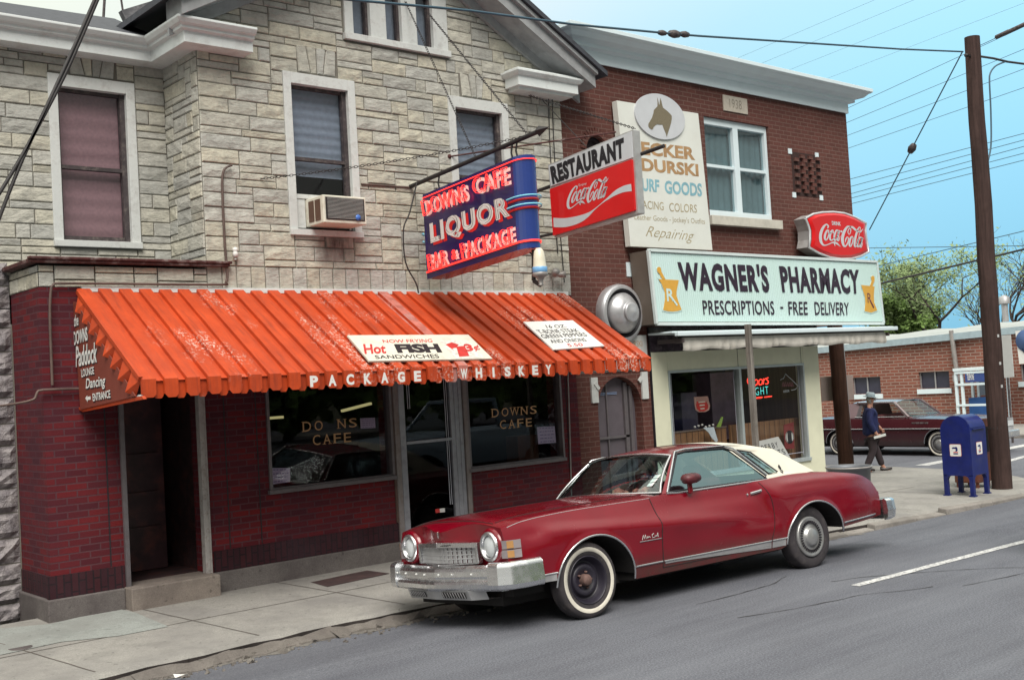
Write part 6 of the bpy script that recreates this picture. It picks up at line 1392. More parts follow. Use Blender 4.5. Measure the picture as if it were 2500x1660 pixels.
for sg in (-1, 1):
    m = MB(); m.add([gl(a, z, sg, -.012) for a, z in OPW], [(0, 1, 2, 3)]); ow = m.build('opera_window', M('carside'), red)
    m = MB(); m.tube([gl(a, z, sg, .007) for a, z in OPW + [OPW[0]]], .008, 6); m.build('frame', M('ink'), ow)
m = MB()
for pts in ([(2.90, 1.085), (2.915, 1.10), (2.92, 1.06), (2.905, 1.05), (2.90, 1.085)], [(2.905, 1.05), (2.925, 1.03), (2.91, 1.01), (2.89, 1.03)]): m.tube([gl(a, z, -1, .010) for a, z in pts], .005, 5)
m.build('pillar_crest', M('ink'), vt)
m = MB(); m.grid(lambda u, v: CW(2.985 + .40 * u, (-1 + 2 * v) * (.585 - .02 * u), 1.305 - .05 * abs(-1 + 2 * v) ** 2.6 * (1 - u) - .29 * u + .03 * math.sin(u * 3.14)), 8, 10); m.build('rear_window', M('carglass'), red)
m = MB(); m.grid(lambda u, v: (lambda f: CW(WB(f), f * .80, .985 + .035 * (1 - f * f)).lerp(roofp(WT(f), f * .985), u) + cu * (-.03 * math.sin(u * 3.14)))(-1 + 2 * v), 8, 24); m.build('windshield', M('carglass'), red)
DW = [(1.235, .985), (1.585, 1.338), (1.72, 1.352), (2.26, 1.338), (2.36, 1.30), (2.64, 1.01), (2.62, .975)]   # door window outline
for sg in (-1, 1):
    m = MB(); m.add([gl(a, z, sg, -.004) for a, z in DW], [tuple(range(7))]); m.build('side_window', M('carside'), red)
    m = MB(); m.tube([gl(a, z, sg, .004) for a, z in DW + [DW[0]]], .011, 6); m.build('window_gasket', M('ink'), red)
    m = MB(); m.tube([gl(a - (.02 if a < 1.6 else -.02 if a > 2.3 else 0), z + (.022 if z > 1.2 else 0), sg, .007) for a, z in DW[:6]], .011, 6)
    m.tube([onside(1.20 + 1.44 * k / 12, 0, sg)[0:0] or CW(1.20 + 1.44 * k / 12, sg * (GY(.975) + .012), .968 + (.01 if k < 1 else 0)) for k in range(13)], .010, 6)
    m.tube([CW(WB(sg), sg * .805, .985)] + [CW(WB(sg), sg * .80, .985).lerp(roofp(WT(sg * 1.0), sg * .99), t) + cu * (-.03 * math.sin(t * 3.14)) + cw_ * .006 for t in (.2, .4, .6, .8, 1)], .013, 6)
    m.build('window_trim', M('chrome') if sg > 0 else M('chrome'), red)
    m = MB(); m.grid(lambda u, v: CW(WB(sg) + .012, sg * .812, .975).lerp(roofp(1.53, sg), u).lerp(CW(1.225, sg * (.838), .975).lerp(gl(1.575, 1.35, sg, .0), u), v) + cw_ * .002, 8, 2); m.build('front_pillar', M('carred'), red)
    m = MB(); m.grid(lambda u, v: roofp(1.53 + .75 * u, sg).lerp(gl(1.57 + .71 * u, 1.352, sg, .004), v), 10, 2); m.build('drip_rail', M('chrome'), red)
m = MB(); m.tube([roofp(WT(-1 + k / 10), -1 + k / 10) + cw_ * .006 for k in range(21)], .012, 6); m.tube([CW(WB(-1 + k / 10), (-1 + k / 10) * .80, .99 + .035 * (1 - (-1 + k / 10) ** 2)) for k in range(21)], .010, 6); m.build('windshield_trim', M('chrome'), red)
# inside
m = MB(); bx = lambda a0, a1, y0, y1, z0, z1: m.hexa([CW(a, y, z) for z in (z0, z1) for a, y in ((a0, y0), (a1, y0), (a1, y1), (a0, y1))])
bx(1.0, 3.3, -.80, .80, .30, .42); bx(1.02, 1.32, -.76, .76, .80, .985)
m.build('dashboard', M('underbody'), red, bevel=.03)
m = MB(); bx(1.95, 2.12, -.70, -.04, .45, 1.06); bx(1.95, 2.12, .04, .70, .45, 1.06); bx(2.0, 2.08, -.48, -.26, 1.07, 1.20); bx(2.0, 2.08, .26, .48, 1.07, 1.20); bx(1.55, 2.0, -.70, .70, .42, .62); bx(2.78, 2.95, -.70, .70, .45, 1.03)
m.build('seats', M('carinside'), red, bevel=.04)
m = MB(); c_ = Vector((1.42, -.38, .955)); ax = Vector((.8, 0, .5)).normalized(); a1 = Vector((0, 1, 0)); a2 = ax.cross(a1)
m.tube([CW(*(c_ + (a1 * math.cos(t) + a2 * math.sin(t)) * .19)) for t in [k * math.pi / 12 for k in range(25)]], .014, 6); m.tube([CW(*(c_ + a1 * .19)), CW(*(c_ - ax * .03)), CW(*(c_ - a1 * .19))], .014, 6); m.build('steering_wheel', M('underbody'), red)
m = MB()
for k, (a, y, s_) in enumerate(((1.20, -.55, .06), (1.22, -.40, .05), (1.16, -.30, .04), (1.2, -.15, .07))): m.lathe([(0, -s_), (s_ * .8, -s_ * .6), (s_, 0), (s_ * .8, s_ * .6), (0, s_)], CW(a, y, 1.0), VZ, 10)
m.build('dashboard_clutter', paint('clutter', (.24, .05, .04), .8, .8, 20, dirt=(.20, .28, .16), dscale=20, damt=.9), red)
m = MB(); q = [CW(WB(-.86) + .52 * t - .01, y, .99 + .355 * t + .02) for t, y in ((.14, -.70), (.14, -.62), (.22, -.62), (.22, -.70))]
for k in range(3): m.add([p + cw_ * .035 * k + cu * .048 * k for p in q], [(0, 1, 2, 3)])
m.build('windshield_stickers', M('whitepaint'), red)
# underside
m = MB(); bx(-.70, 3.6, -.66, .66, .22, .55); bx(3.6, 4.3, -.6, .6, .36, .55); bx(.62, 2.62, -.88, .88, .245, .40); bx(3.7, 4.3, -.80, .80, .42, .6); bx(-.68, -.36, -.80, .80, .30, .58)
m.build('underside', M('underbody'), red)
for a, z, R in ((.05, .335, .335), (3.10, .325, .330)):
    for sg in (-1, 1):
        w_ = wheel(car, red, a, z, sg * (.93 if a < 1 else .905), sg, R, a < 1, a > 1)
# grille, lamps, bumper
def FP(y, z, off=0): f = y / .885; return CW(lip(f) + .012 - off, y, z)
m = MB(); m.add([FP(y, z, -.02) for y, z in ((-.47, .60), (0, .60), (.47, .60), (.47, .80), (0, .80), (-.47, .80))], [(0, 1, 4, 5), (1, 2, 3, 4)]); gr = m.build('grille', M('underbody'), red)
m = MB(); N = 17
for k in range(N + 1):
    y = -.46 + .92 * k / N; m.bar(FP(y, .605, .020), FP(y, .745, .020), .009, .05)
for z in (.640, .675, .712):
    m.tube([FP(-.46 + .92 * k / 8, z, .024) for k in range(9)], .006, 4)
m.build('grille_bars', M('silvertrim'), gr)
m = MB()
for a_, b_, w_ in (((-.47, .755), (0, .770), .045), ((0, .770), (.47, .755), .045), ((-.47, .60), (0, .592), .014), ((0, .592), (.47, .60), .014)): m.bar(FP(*a_, .028), FP(*b_, .028), .05, w_, VZ)
for y in (-.475, .475): m.bar(FP(y, .595, .028), FP(y, .778, .028), .05, .03, VY)
m.build('grille_frame', M('chrome'), gr, bevel=.004)
m = MB(); 
for k in range(5): m.obox(FP(-.16 + k * .022, .765, .056), cv * .007, cw_ * .005, cu * .002)
m.build('grille_badge', M('ink'), gr)
m = MB(); m.obox(FP(.0, .862, .028), cv * .008, cw_ * .028, cu * .006); m.build('hood_emblem', M('chrome'), red, bevel=.004)
m = MB()                                            # raised nose panel between the lamps
for sg in (-1, 1):
    c = (-.765, sg * .665, .738)
    m = MB(); lathe_l_front = MB(); lathe_l_front.lathe([(.122, -.02), (.132, .012), (.128, .034), (.112, .045), (.098, .038), (.094, .006), (.091, -.01)], c, (-1, 0, 0), 36)
    m.add([CW(*v) for v in lathe_l_front.v], lathe_l_front.f, 0, True); hl = m.build('headlight', M('chrome'), red)
    m = MB(); q = MB(); q.lathe([(.092, .012), (.08, .026), (.05, .037), (0, .042)], c, (-1, 0, 0), 32); m.add([CW(*v) for v in q.v], q.f, 0, True); m.build('lens', M('lens'), hl)
    m = MB(); q = MB(); q.lathe([(.168, -.05), (.156, .0), (.140, .022), (.126, .020)], c, (-1, 0, 0), 36); m.add([CW(*v) for v in q.v], q.f, 0, True); m.c = [(0, 0, 0)] * len(m.v); m.build('headlight_surround', M('carred'), red)
    tl = None
    for z0, z1 in ((.635, .705), (.713, .785)):
        m = MB(); P = [(lip(.93) - .012, .795), (lip(.99) - .006, .872), (-.715, .908), (-.645, .922)]
        m.add([CW(a, sg * (y + .012), z) for a, y in P for z in (z0, z1)], [(0, 2, 3, 1), (2, 4, 5, 3), (4, 6, 7, 5)]); t_ = m.build('turn_signal', M('clearlens'), red)
        m = MB(); m.add([CW(a - .003, sg * (y + .018), z) for a, y in P[1:3] for z in (z0 + .006, z1 - .006)], [(0, 2, 3, 1)]); m.build('amber_lens', M('amber'), t_)
def sweep(mb, path, prof, sm_=False):
    """path: (a, y) plan points; prof: (out, z); outward is to the left of travel"""
    n = len(path); vs = []
    for i, (a, y) in enumerate(path):
        p, q = path[max(i - 1, 0)], path[min(i + 1, n - 1)]; d = Vector((q[0] - p[0], q[1] - p[1])); d.normalize(); nx, ny = -d.y, d.x
        vs += [CW(a + nx * o, y + ny * o, z) for o, z in prof]
    k = len(prof); mb.add(vs, [(i * k + j, i * k + (j + 1) % k, (i + 1) * k + (j + 1) % k, (i + 1) * k + j) for i in range(n - 1) for j in range(k)], 0, sm_)
    mb.add(vs[:k], [tuple(range(k))]); mb.add(vs[-k:], [tuple(range(k))])
pathB = [(-.36, .935), (-.60, .945), (-.74, .925), (-.80, .86), (-.82, .78), (-.86, .55), (-.93, .06), (-.93, -.06), (-.86, -.55), (-.82, -.78), (-.80, -.86), (-.74, -.925), (-.60, -.945), (-.52, -.94)]
pathB = pathB[::-1]
profB = [(-.05, .585), (.02, .592), (.055, .575), (.065, .545), (.065, .50), (.055, .475), (.075, .465), (.085, .44), (.08, .40), (.05, .375), (-.04, .37)]
profB = [(-o if False else o, z) for o, z in profB]
m = MB(); sweep(m, [(a, y) for a, y in pathB[3:-3]], [(-o, z) for o, z in profB][::-1] if False else profB)
bp = m.build('bumper', M('bumperchrome'), red, bevel=.006)
for sg in (-1, 1):
    m = MB(); P = [(-.50, .955), (-.66, .965), (-.78, .94), (-.835, .87), (-.85, .76)]
    P = [(a, sg * y) for a, y in P]; P = P if sg > 0 else P[::-1]
    sweep(m, P[::-1], [(-.03, .612), (.03, .615), (.06, .59), (.065, .50), (.07, .43), (.05, .385), (-.03, .38)]); m.build('bumper_end', M('bumperchrome'), bp, bevel=.022, bseg=3)
m = MB()
for y in (-.78, -.55, -.30, -.12, .12, .30, .55, .75):
    f = abs(y); a = -.93 + (.07 * (f - .06) / .49 if f > .06 else 0) - .068; q = MB(); q.lathe([(.009, 0), (.008, .006), (0, .009)], (a, y, .522), (-1, 0, 0), 10); m = MB(); m.add([CW(*v) for v in q.v], q.f, 0, True); m.build('bolt', M('whitepaint'), bp)
m = MB(); L_ = [(-.98, .0, .0), (-.95, .52, .0), (-.86, .62, 0)]   # lower pan with two slots
pan = [(-.86, -.64), (-.95, -.50), (-.985, 0), (-.95, .50), (-.86, .64)]
for (a, y), (b_, y2) in zip(pan, pan[1:]):
    m.add([CW(a, y, .385), CW(b_, y2, .385), CW(b_ + .03, y2, .30), CW(a + .03, y, .30)], [(0, 1, 2, 3)]); m.add([CW(a + .03, y, .30), CW(b_ + .03, y2, .30), CW(b_ + .3, y2, .29), CW(a + .3, y, .29)], [(0, 1, 2, 3)])
    m.add([CW(a, y, .385), CW(b_, y2, .385), CW(b_ + .1, y2, .40), CW(a + .1, y, .40)], [(0, 1, 2, 3)])
m.build('lower_pan', M('silvertrim'), bp)
m = MB()
for y0, y1 in ((-.46, -.12), (.16, .46)):
    A0 = lambda y: -.985 + abs(y) * .07 - .006
    m.add([CW(A0(y0) + .002, y0, .370), CW(A0(y1) + .002, y1, .370), CW(A0(y1) + .022, y1, .318), CW(A0(y0) + .022, y0, .318)], [(0, 1, 2, 3)])
sl2 = m.build('bumper_slot', M('underbody'), bp); m = MB()
for y0, y1 in ((-.46, -.12), (.16, .46)):
    for k in range(9):
        y = y0 + (y1 - y0) * (k + .5) / 9; m.bar(CW(-.985 + abs(y) * .07 - .008, y, .368), CW(-.985 + abs(y) * .07 + .014, y, .320), .006)
m.build('slot_bars', M('silvertrim'), sl2)
m = MB(); pr = [(4.44, -.885), (4.50, -.90), (4.57, -.875), (4.62, -.80), (4.66, -.4), (4.67, 0), (4.66, .4), (4.62, .80), (4.57, .875), (4.50, .90), (4.44, .885)]
sweep(m, pr[::-1], [(-.04, .555), (.02, .57), (.05, .55), (.055, .45), (.04, .36), (-.02, .335)][::-1] if False else [(-o, z) for o, z in [(.04, .555), (-.02, .575), (-.05, .555), (-.06, .45), (-.04, .36), (.02, .335)]])
m.build('rear_bumper', M('bumperchrome'), red, bevel=.008)
# door handle, mirror, name script
m = MB(); m.tube([CW(*onside(2.30, .855, -1, .012)), CW(*onside(2.44, .872, -1, .012))], .014, 8); m.tube([CW(*onside(2.245, .848, -1, .008)), CW(*onside(2.262, .850, -1, .008))], .014, 8); m.build('door_handle', M('chrome'), red); m = MB(); m.tube([CW(*onside(2.30, .855, 1, .012)), CW(*onside(2.44, .872, 1, .012))], .014, 8); m.build('door_handle', M('chrome'), red)
m = MB(); b0 = CW(1.47, -.89, .975); m.bar(b0 + cw_ * -.03, b0 + cw_ * .07, .05, .035); m.build('mirror_arm', M('carred'), red, bevel=.012)
m = MB(); c_ = b0 + cw_ * .115 - cv * .03
for k in range(1):
    q = MB(); q.lathe([(0, -.11), (.035, -.105), (.055, -.08), (.062, -.02), (.058, .05), (.045, .09), (0, .10)], (0, 0, 0), (1, 0, 0), 20); Mx = Matrix.Translation(c_) @ Matrix(((cu.x, cv.x, cw_.x, 0), (cu.y, cv.y, cw_.y, 0), (cu.z, cv.z, cw_.z, 0), (0, 0, 0, 1)))
    m.add([Mx @ Vector((v[0], v[1] * 1.15, v[2] * .85)) for v in q.v], q.f, 0, True)
m.build('mirror', paint('dull mirror shell', (.075, .012, .016), .5, .6, 14), red)
m = MB()
for st in ([(.70, .60), (.715, .64), (.725, .605), (.74, .64), (.75, .605)], [(.76, .615), (.77, .625), (.76, .605), (.785, .62), (.80, .61)], [(.845, .64), (.825, .635), (.825, .605), (.85, .605)], [(.86, .62), (.855, .605), (.875, .62), (.88, .605), (.895, .64), (.90, .605)]):
    m.tube([CW(*onside(a, z, -1, .004)) for a, z in st], .0035, 4)
m.build('name_script', M('whitewood'), red)
# ================================================================ maroon sedan crossing on the side street
KS = .91; MX = 22.85 + .9 * KS
MC2 = Matrix(((0, -KS, 0, MX), (KS, 0, 0, 1.22), (0, 0, KS, -.045), (0, 0, 0, 1)))
P2 = dict(a0=-.95, a1=3.95, zmid=.58, sculpt=lambda a, z: .012 * gs(z, .68, .03) - .012 * gs(z, .45, .06),
    zt=[(-.95, .80), (-.6, .86), (0, .885), (.7, .90), (2, .915), (3.2, .915), (3.8, .88), (3.95, .80)], zb=[(-.95, .45), (-.7, .32), (.5, .24), (2.3, .24), (3.3, .34), (3.95, .42)],
    hw=[(-.95, .86), (-.5, .90), (.5, .92), (2.5, .92), (3.5, .90), (3.95, .86)], arches=[(0, .39, .36, .30), (2.72, .39, .35, .30)])
c2_ = Car(MC2, P2); W2 = c2_.w
mar = thing('maroon_sedan', 'dark maroon sedan crossing on the side street behind the walking man', 'car', (MX, 2.4, 0))
ct2 = [(-.97, .80), (-.8, .88), (0, .93), (.7, .955), (2.9, .96), (3.5, .945), (3.95, .82)]
g = MB(); c2_.sides(g, 60, 12); c2_.deck(g, -.95, .85, ct2, None, 14, 14); c2_.deck(g, 2.7, 3.95, ct2, None, 14, 12)
for sg in (-1, 1):
    vs = []
    for i in range(13):
        a = .8 + 2.0 * i / 12; zt_ = stab(P2['zt'], a); yt = c2_.yside(a, zt_); vs += [W2(a, sg * yt, zt_), W2(a, sg * .76, zt_ + .004)]; g.c += [(0, 0, 0)] * 2
    g.add(vs, [(2 * i, 2 * i + 2, 2 * i + 3, 2 * i + 1) for i in range(12)])
g.build('body', [M('carmaroon'), M('underbody')], mar, normals=False)
g = MB(); ry = lambda a: stab([(1.25, .60), (1.8, .64), (2.45, .60)], a)
g.grid(lambda u, v: W2(1.25 + 1.2 * u, (-1 + 2 * v) * ry(1.25 + 1.2 * u), 1.335 - .05 * abs(-1 + 2 * v) ** 2.5 + .03 * math.sin(u * 3.1)), 10, 14)
for sg in (-1, 1):
    g.grid(lambda u, v: W2(2.15 + .5 * u, sg * (.60 + .17 * v), 1.29 - .36 * v).lerp(W2(2.42 + .52 * u, sg * (.58 + .17 * v), 1.28 - .36 * v), u), 3, 3)
    g.bar(W2(.82, sg * .775, .93), W2(1.27, sg * .62, 1.30), .05, .05); g.bar(W2(1.26, sg * .63, 1.30), W2(2.3, sg * .625, 1.30), .03, .04)
g.build('roof', paint('maroon roof with painted sky sheen', (.16, .11, .12), .25, .06, coat=.8), mar)  # roof greyer than the body, the sky's reflection put into its colour
g = MB(); g.add([W2(.80, -.74, .93), W2(.72, 0, .95), W2(.80, .74, .93), W2(1.26, .61, 1.30), W2(1.22, 0, 1.34), W2(1.26, -.61, 1.30)], [(0, 1, 4, 5), (1, 2, 3, 4)]); g.build('windshield', M('carglass'), mar)
g = MB()
for sg in (-1, 1): g.add([W2(.92, sg * .765, .94), W2(2.28, sg * .765, .94), W2(2.22, sg * .625, 1.29), W2(1.30, sg * .625, 1.29)], [(0, 1, 2, 3)])
g.add([W2(2.50, -.58, 1.27), W2(2.50, .58, 1.27), W2(2.92, .70, .95), W2(2.92, -.70, .95)], [(0, 1, 2, 3)]); g.build('side_window', M('carglass'), mar)
g = MB()
for sg in (-1, 1):
    g.tube([W2(-.9 + 4.7 * k / 16, sg * (c2_.yside(-.9 + 4.7 * k / 16, .66) + .008), .66) for k in range(17)], .012, 5); g.tube([W2(.9 + 1.4 * k / 4, sg * .775, .945) for k in range(5)], .012, 5)
    g.tube([W2(.83, sg * .78, .93), W2(1.28, sg * .635, 1.31), W2(2.25, sg * .635, 1.31)], .014, 5)
    for (c, ra, rb, zc) in P2['arches']: g.tube([W2(c - ra * math.cos(t), sg * (c2_.yside(c, zc + rb * math.sin(t)) + .005), zc + rb * math.sin(t)) for t in [math.pi * k / 16 for k in range(17)]], .008, 5)
    for k in range(4): g.obox(W2(.30 + k * .11, sg * (c2_.yside(.4, .80) + .006), .80), (0, .045 * KS, 0), (.005, 0, 0), (0, 0, .018))
g.build('chrome_trim', M('chrome'), mar)
for sg in (-1, 1):
    for a in (0, 2.72): wheel(c2_, mar, a, .30, sg * .88, sg, .32, True, True)
g = MB(); bx2 = lambda a0, a1, y0, y1, z0, z1: g.hexa([W2(a, y, z) for z in (z0, z1) for a, y in ((a0, y0), (a1, y0), (a1, y1), (a0, y1))]); bx2(-.8, 3.8, -.7, .7, .2, .55); bx2(.5, 2.9, -.8, .8, .3, .5); g.build('underside', M('underbody'), mar)
for nm_, q_ in (('front_seat', (1.6, 1.75, -.65, .65, .4, 1.0)), ('rear_seat', (2.5, 2.65, -.65, .65, .4, .98)), ('dashboard', (.75, 1.0, -.74, .74, .7, .93))): g = MB(); bx2(*q_); g.build(nm_, M('carinside'), mar, bevel=.03)
g = MB(); bx2(-1.12, -.93, -.88, .88, .36, .52); bx2(-1.0, -.75, -.91, -.86, .38, .50); bx2(-1.0, -.75, .86, .91, .38, .50); g.build('bumper', M('bumperchrome'), mar, bevel=.03); g = MB(); bx2(3.93, 4.08, -.88, .88, .38, .52); g.build('bumper', M('bumperchrome'), mar, bevel=.03)
g = MB(); bx2(-.985, -.95, -.86, .86, .52, .80); g.build('front_panel', M('silvertrim'), mar)
g = MB(); bx2(-1.0, -.986, -.42, .42, .55, .77); g.build('grille', M('underbody'), mar)
for sg in (-1, 1):
    g = MB(); bx2(-1.0, -.985, min(sg * .5, sg * .82), max(sg * .5, sg * .82), .62, .74); g.build('headlight', M('lens'), mar)
# ================================================================ walking man
mo = Vector(PZ(2132, 1152, .0)); mf = Vector((.756, -.654, 0)); mc = Vector((-.654, -.756, 0))
man = thing('person', 'man in a pale hat and blue jacket walking with a folded paper in his hand', 'person', (mo.x, mo.y, 0))
def mp(x, c, z): return mo + mf * x + mc * c + VZ * z       # forward, towards the street camera, up
def skinned(name, mat_, chains, parent, sub=2, root=None):
    """chains: list of joints (point, radius) sharing joints by index: [(i, point, rx, ry)], edges list"""
    J, E = chains; me = bpy.data.meshes.new(name); me.from_pydata([tuple(j[0]) for j in J], E, []); me.materials.append(mat_)
    o = bpy.data.objects.new(name, me); COL.objects.link(o); adopt(o, parent)
    sk = o.modifiers.new('skin', 'SKIN'); sk.use_smooth_shade = True
    for v, j in zip(me.skin_vertices[0].data, J): v.radius = (j[1], j[2] if len(j) > 2 else j[1]); v.use_root = False
    me.skin_vertices[0].data[root or 0].use_root = True
    ss = o.modifiers.new('sub', 'SUBSURF'); ss.levels = sub; ss.render_levels = sub; return o
skin = paint('skin', (.40, .20, .14), .6, .08, 20)
J = [(mp(0, 0, .80), .11), (mp(.01, 0, 1.0), .115), (mp(.0, 0, 1.17), .11), (mp(.02, 0, 1.26), .048), (mp(.035, 0, 1.31), .055), (mp(.045, 0, 1.37), .078), (mp(.04, 0, 1.43), .072),
     (mp(-.02, .155, 1.17), .05), (mp(-.05, .19, .93), .042), (mp(.05, .20, .72), .030), (mp(.02, -.155, 1.17), .05), (mp(.12, -.18, .95), .042), (mp(.25, -.17, .80), .030),
     (mp(0, .08, .74), .075), (mp(-.01, .085, .40), .052), (mp(-.16, .085, .09), .036), (mp(-.10, .085, .035), .034), (mp(-.04, .085, .03), .03),
     (mp(.0, -.08, .74), .075), (mp(.12, -.08, .41), .052), (mp(.22, -.08, .07), .036), (mp(.28, -.08, .035), .034), (mp(.35, -.08, .03), .03)]
E = [(0, 1), (1, 2), (2, 3), (3, 4), (4, 5), (5, 6), (2, 7), (7, 8), (8, 9), (2, 10), (10, 11), (11, 12), (0, 13), (13, 14), (14, 15), (15, 16), (16, 17), (0, 18), (18, 19), (19, 20), (20, 21), (21, 22)]
def hand(base, d, nrm, side):                       # palm, four unequal curled fingers and a thumb
    b = len(J); J.append((base + d * .035, .024, .014)); J.append((base + d * .065, .026, .014)); E.append((9 if side else 12, b)); E.append((b, b + 1))
    t = d.cross(nrm).normalized()
    for k, L in enumerate((.05, .058, .054, .042)):
        o = t * (-.022 + .015 * k); p = base + d * .075 + o; J.append((p, .0085)); J.append((p + d * L * .45 - nrm * .012, .008)); J.append((p + d * L * .55 - nrm * .035, .007))
        n_ = len(J); E.append((b + 1, n_ - 3)); E.append((n_ - 3, n_ - 2)); E.append((n_ - 2, n_ - 1))
    p = base + d * .04 - t * .03; J.append((p, .010)); J.append((p + d * .03 - t * .012 - nrm * .01, .0085)); n_ = len(J); E.append((b, n_ - 2)); E.append((n_ - 2, n_ - 1))
hand(mp(.05, .20, .72), (mf * .75 - VZ * .55 + mc * .1).normalized(), mc, True); hand(mp(.25, -.17, .80), (mf * .6 - VZ * .8).normalized(), mc, False)
skinned('body', skin, (J, E), man, 2)
g = MB(); hc = mp(.045, 0, 1.37)                    # face: nose, ears, glasses, brow, mouth
g.add([hc + mf * .072 + VZ * .015, hc + mf * .105 - VZ * .02, hc + mf * .075 - VZ * .025 + mc * .016, hc + mf * .075 - VZ * .025 - mc * .016], [(0, 1, 2), (0, 3, 1), (1, 3, 2), (0, 2, 3)])
for sg in (1, -1): g.lathe([(0, -.012), (.018, -.006), (.022, .006), (0, .012)], hc + mc * sg * .078 - mf * .005 - VZ * .005, mc * sg, 10)
g.build('nose_and_ears', skin, man)
g = MB()
for sg in (1, -1): g.tube([hc + mf * .082 + mc * sg * .03 + VZ * .02 + (mc * math.cos(t) + VZ * math.sin(t)) * .018 for t in [k * math.pi / 5 for k in range(11)]], .003, 4); g.tube([hc + mf * .08 + mc * sg * .045 + VZ * .022, hc + mc * sg * .08 + VZ * .015], .003, 4)
g.bar(hc + mf * .076 - mc * .022 - VZ * .047, hc + mf * .076 + mc * .022 - VZ * .047, .006)
g.build('glasses', M('sashdark'), man)
g = MB(); g.lathe([(.080, .01), (.079, .03), (.06, .055), (0, .05)], hc - mf * .012 - VZ * .01, (-.756, .654, -.3), 16); g.build('hair', paint('grey hair', (.30, .29, .28), .9), man)
jk = paint('blue denim jacket', (.008, .014, .075), .8, .35, 14, bump=.4, bscale=40)
J1 = [(mp(-.01, 0, .66), .175, .165), (mp(.0, 0, .80), .165, .150), (mp(.01, 0, 1.0), .165, .155), (mp(-.005, 0, 1.14), .150, .150), (mp(.005, 0, 1.215), .085, .085), (mp(-.03, .165, 1.155), .072), (mp(-.07, .205, .95), .064), (mp(.025, .21, .755), .052), (mp(.02, -.165, 1.155), .072), (mp(.11, -.195, .96), .064), (mp(.225, -.185, .835), .055)]
skinned('jacket', jk, (J1, [(0, 1), (1, 2), (2, 3), (3, 4), (3, 5), (5, 6), (6, 7), (3, 8), (8, 9), (9, 10)]), man, 2)
g = MB(); g.grid(lambda u, v: mp(.155 - .10 * v ** 2 + .012 * math.sin(v * 3.1), -.055 + .11 * u - .02, .74 + .47 * v), 3, 8); g.build('shirt', paint('pale pink shirt', (.46, .34, .38), .85), man)
g = MB(); g.tube([mp(.12, .06, 1.09), mp(.085, .075, 1.17), mp(.0, .08, 1.225), mp(-.06, 0, 1.235)], .022, 6); g.build('collar', paint('dark collar', (.012, .012, .03), .8), man)
tr = paint('dark trousers', (.030, .020, .024), .85, .25, 12, bump=.3, bscale=30)
J2 = [(mp(0, 0, .70), .135, .14), (mp(0, .08, .60), .095), (mp(-.005, .085, .40), .075), (mp(-.14, .085, .12), .062), (mp(0, -.08, .60), .095), (mp(.115, -.08, .41), .075), (mp(.205, -.08, .10), .062)]
skinned('trousers', tr, (J2, [(0, 1), (1, 2), (2, 3), (0, 4), (4, 5), (5, 6)]), man, 2)
for c, x, t in ((.085, -.155, .35), (-.08, .225, -.05)):
    g = MB(); g.grid(lambda u, v: mp(x - .06 + .22 * u, c + .046 * math.cos(v * 2 * math.pi) * (1 - .55 * abs(2 * u - 1) ** 3), .045 + t * .12 * (1 - u) + .040 * math.sin(v * 2 * math.pi) * (1.1 - .55 * u)), 10, 12)
    g.add([mp(x - .06 + .22 * u, c + s_, .004 + t * .12 * (1 - u)) for u, s_ in ((0, -.035), (1, -.025), (1, .025), (0, .035))], [(0, 1, 2, 3)]); g.build('shoe', paint('black shoes', (.02, .012, .012), .4) if x < 0 else bpy.data.materials['black shoes'], man)
hb = hc + VZ * .055 - mf * .004; hax = (VZ + mf * .18).normalized()
g = MB(); g.lathe([(.088, -.01), (.086, .03), (.080, .065), (.060, .085), (.02, .078), (0, .074)], hb, hax, 24); g.lathe([(.085, -.006), (.12, -.014), (.138, -.008), (.135, -.002), (.085, .004)], hb, hax, 24)
hat = g.build('hat', paint('pale blue grey hat', (.34, .42, .46), .85, .1), man); g = MB(); g.lathe([(.090, .0), (.089, .022), (.086, .022)], hb, hax, 24); g.build('hat_band', paint('hat band', (.16, .22, .25), .8), hat)
g = MB(); pc_ = mp(.095, .235, .685); g.obox(pc_, (mf * .95 + VZ * .2).normalized() * .115, mc * .012, (VZ - mf * .2).normalized() * .022); tag(g.build('folded_paper', paint('newspaper', (.60, .62, .60), .8)), 'folded white paper held in the walking man\'s hand', 'paper')
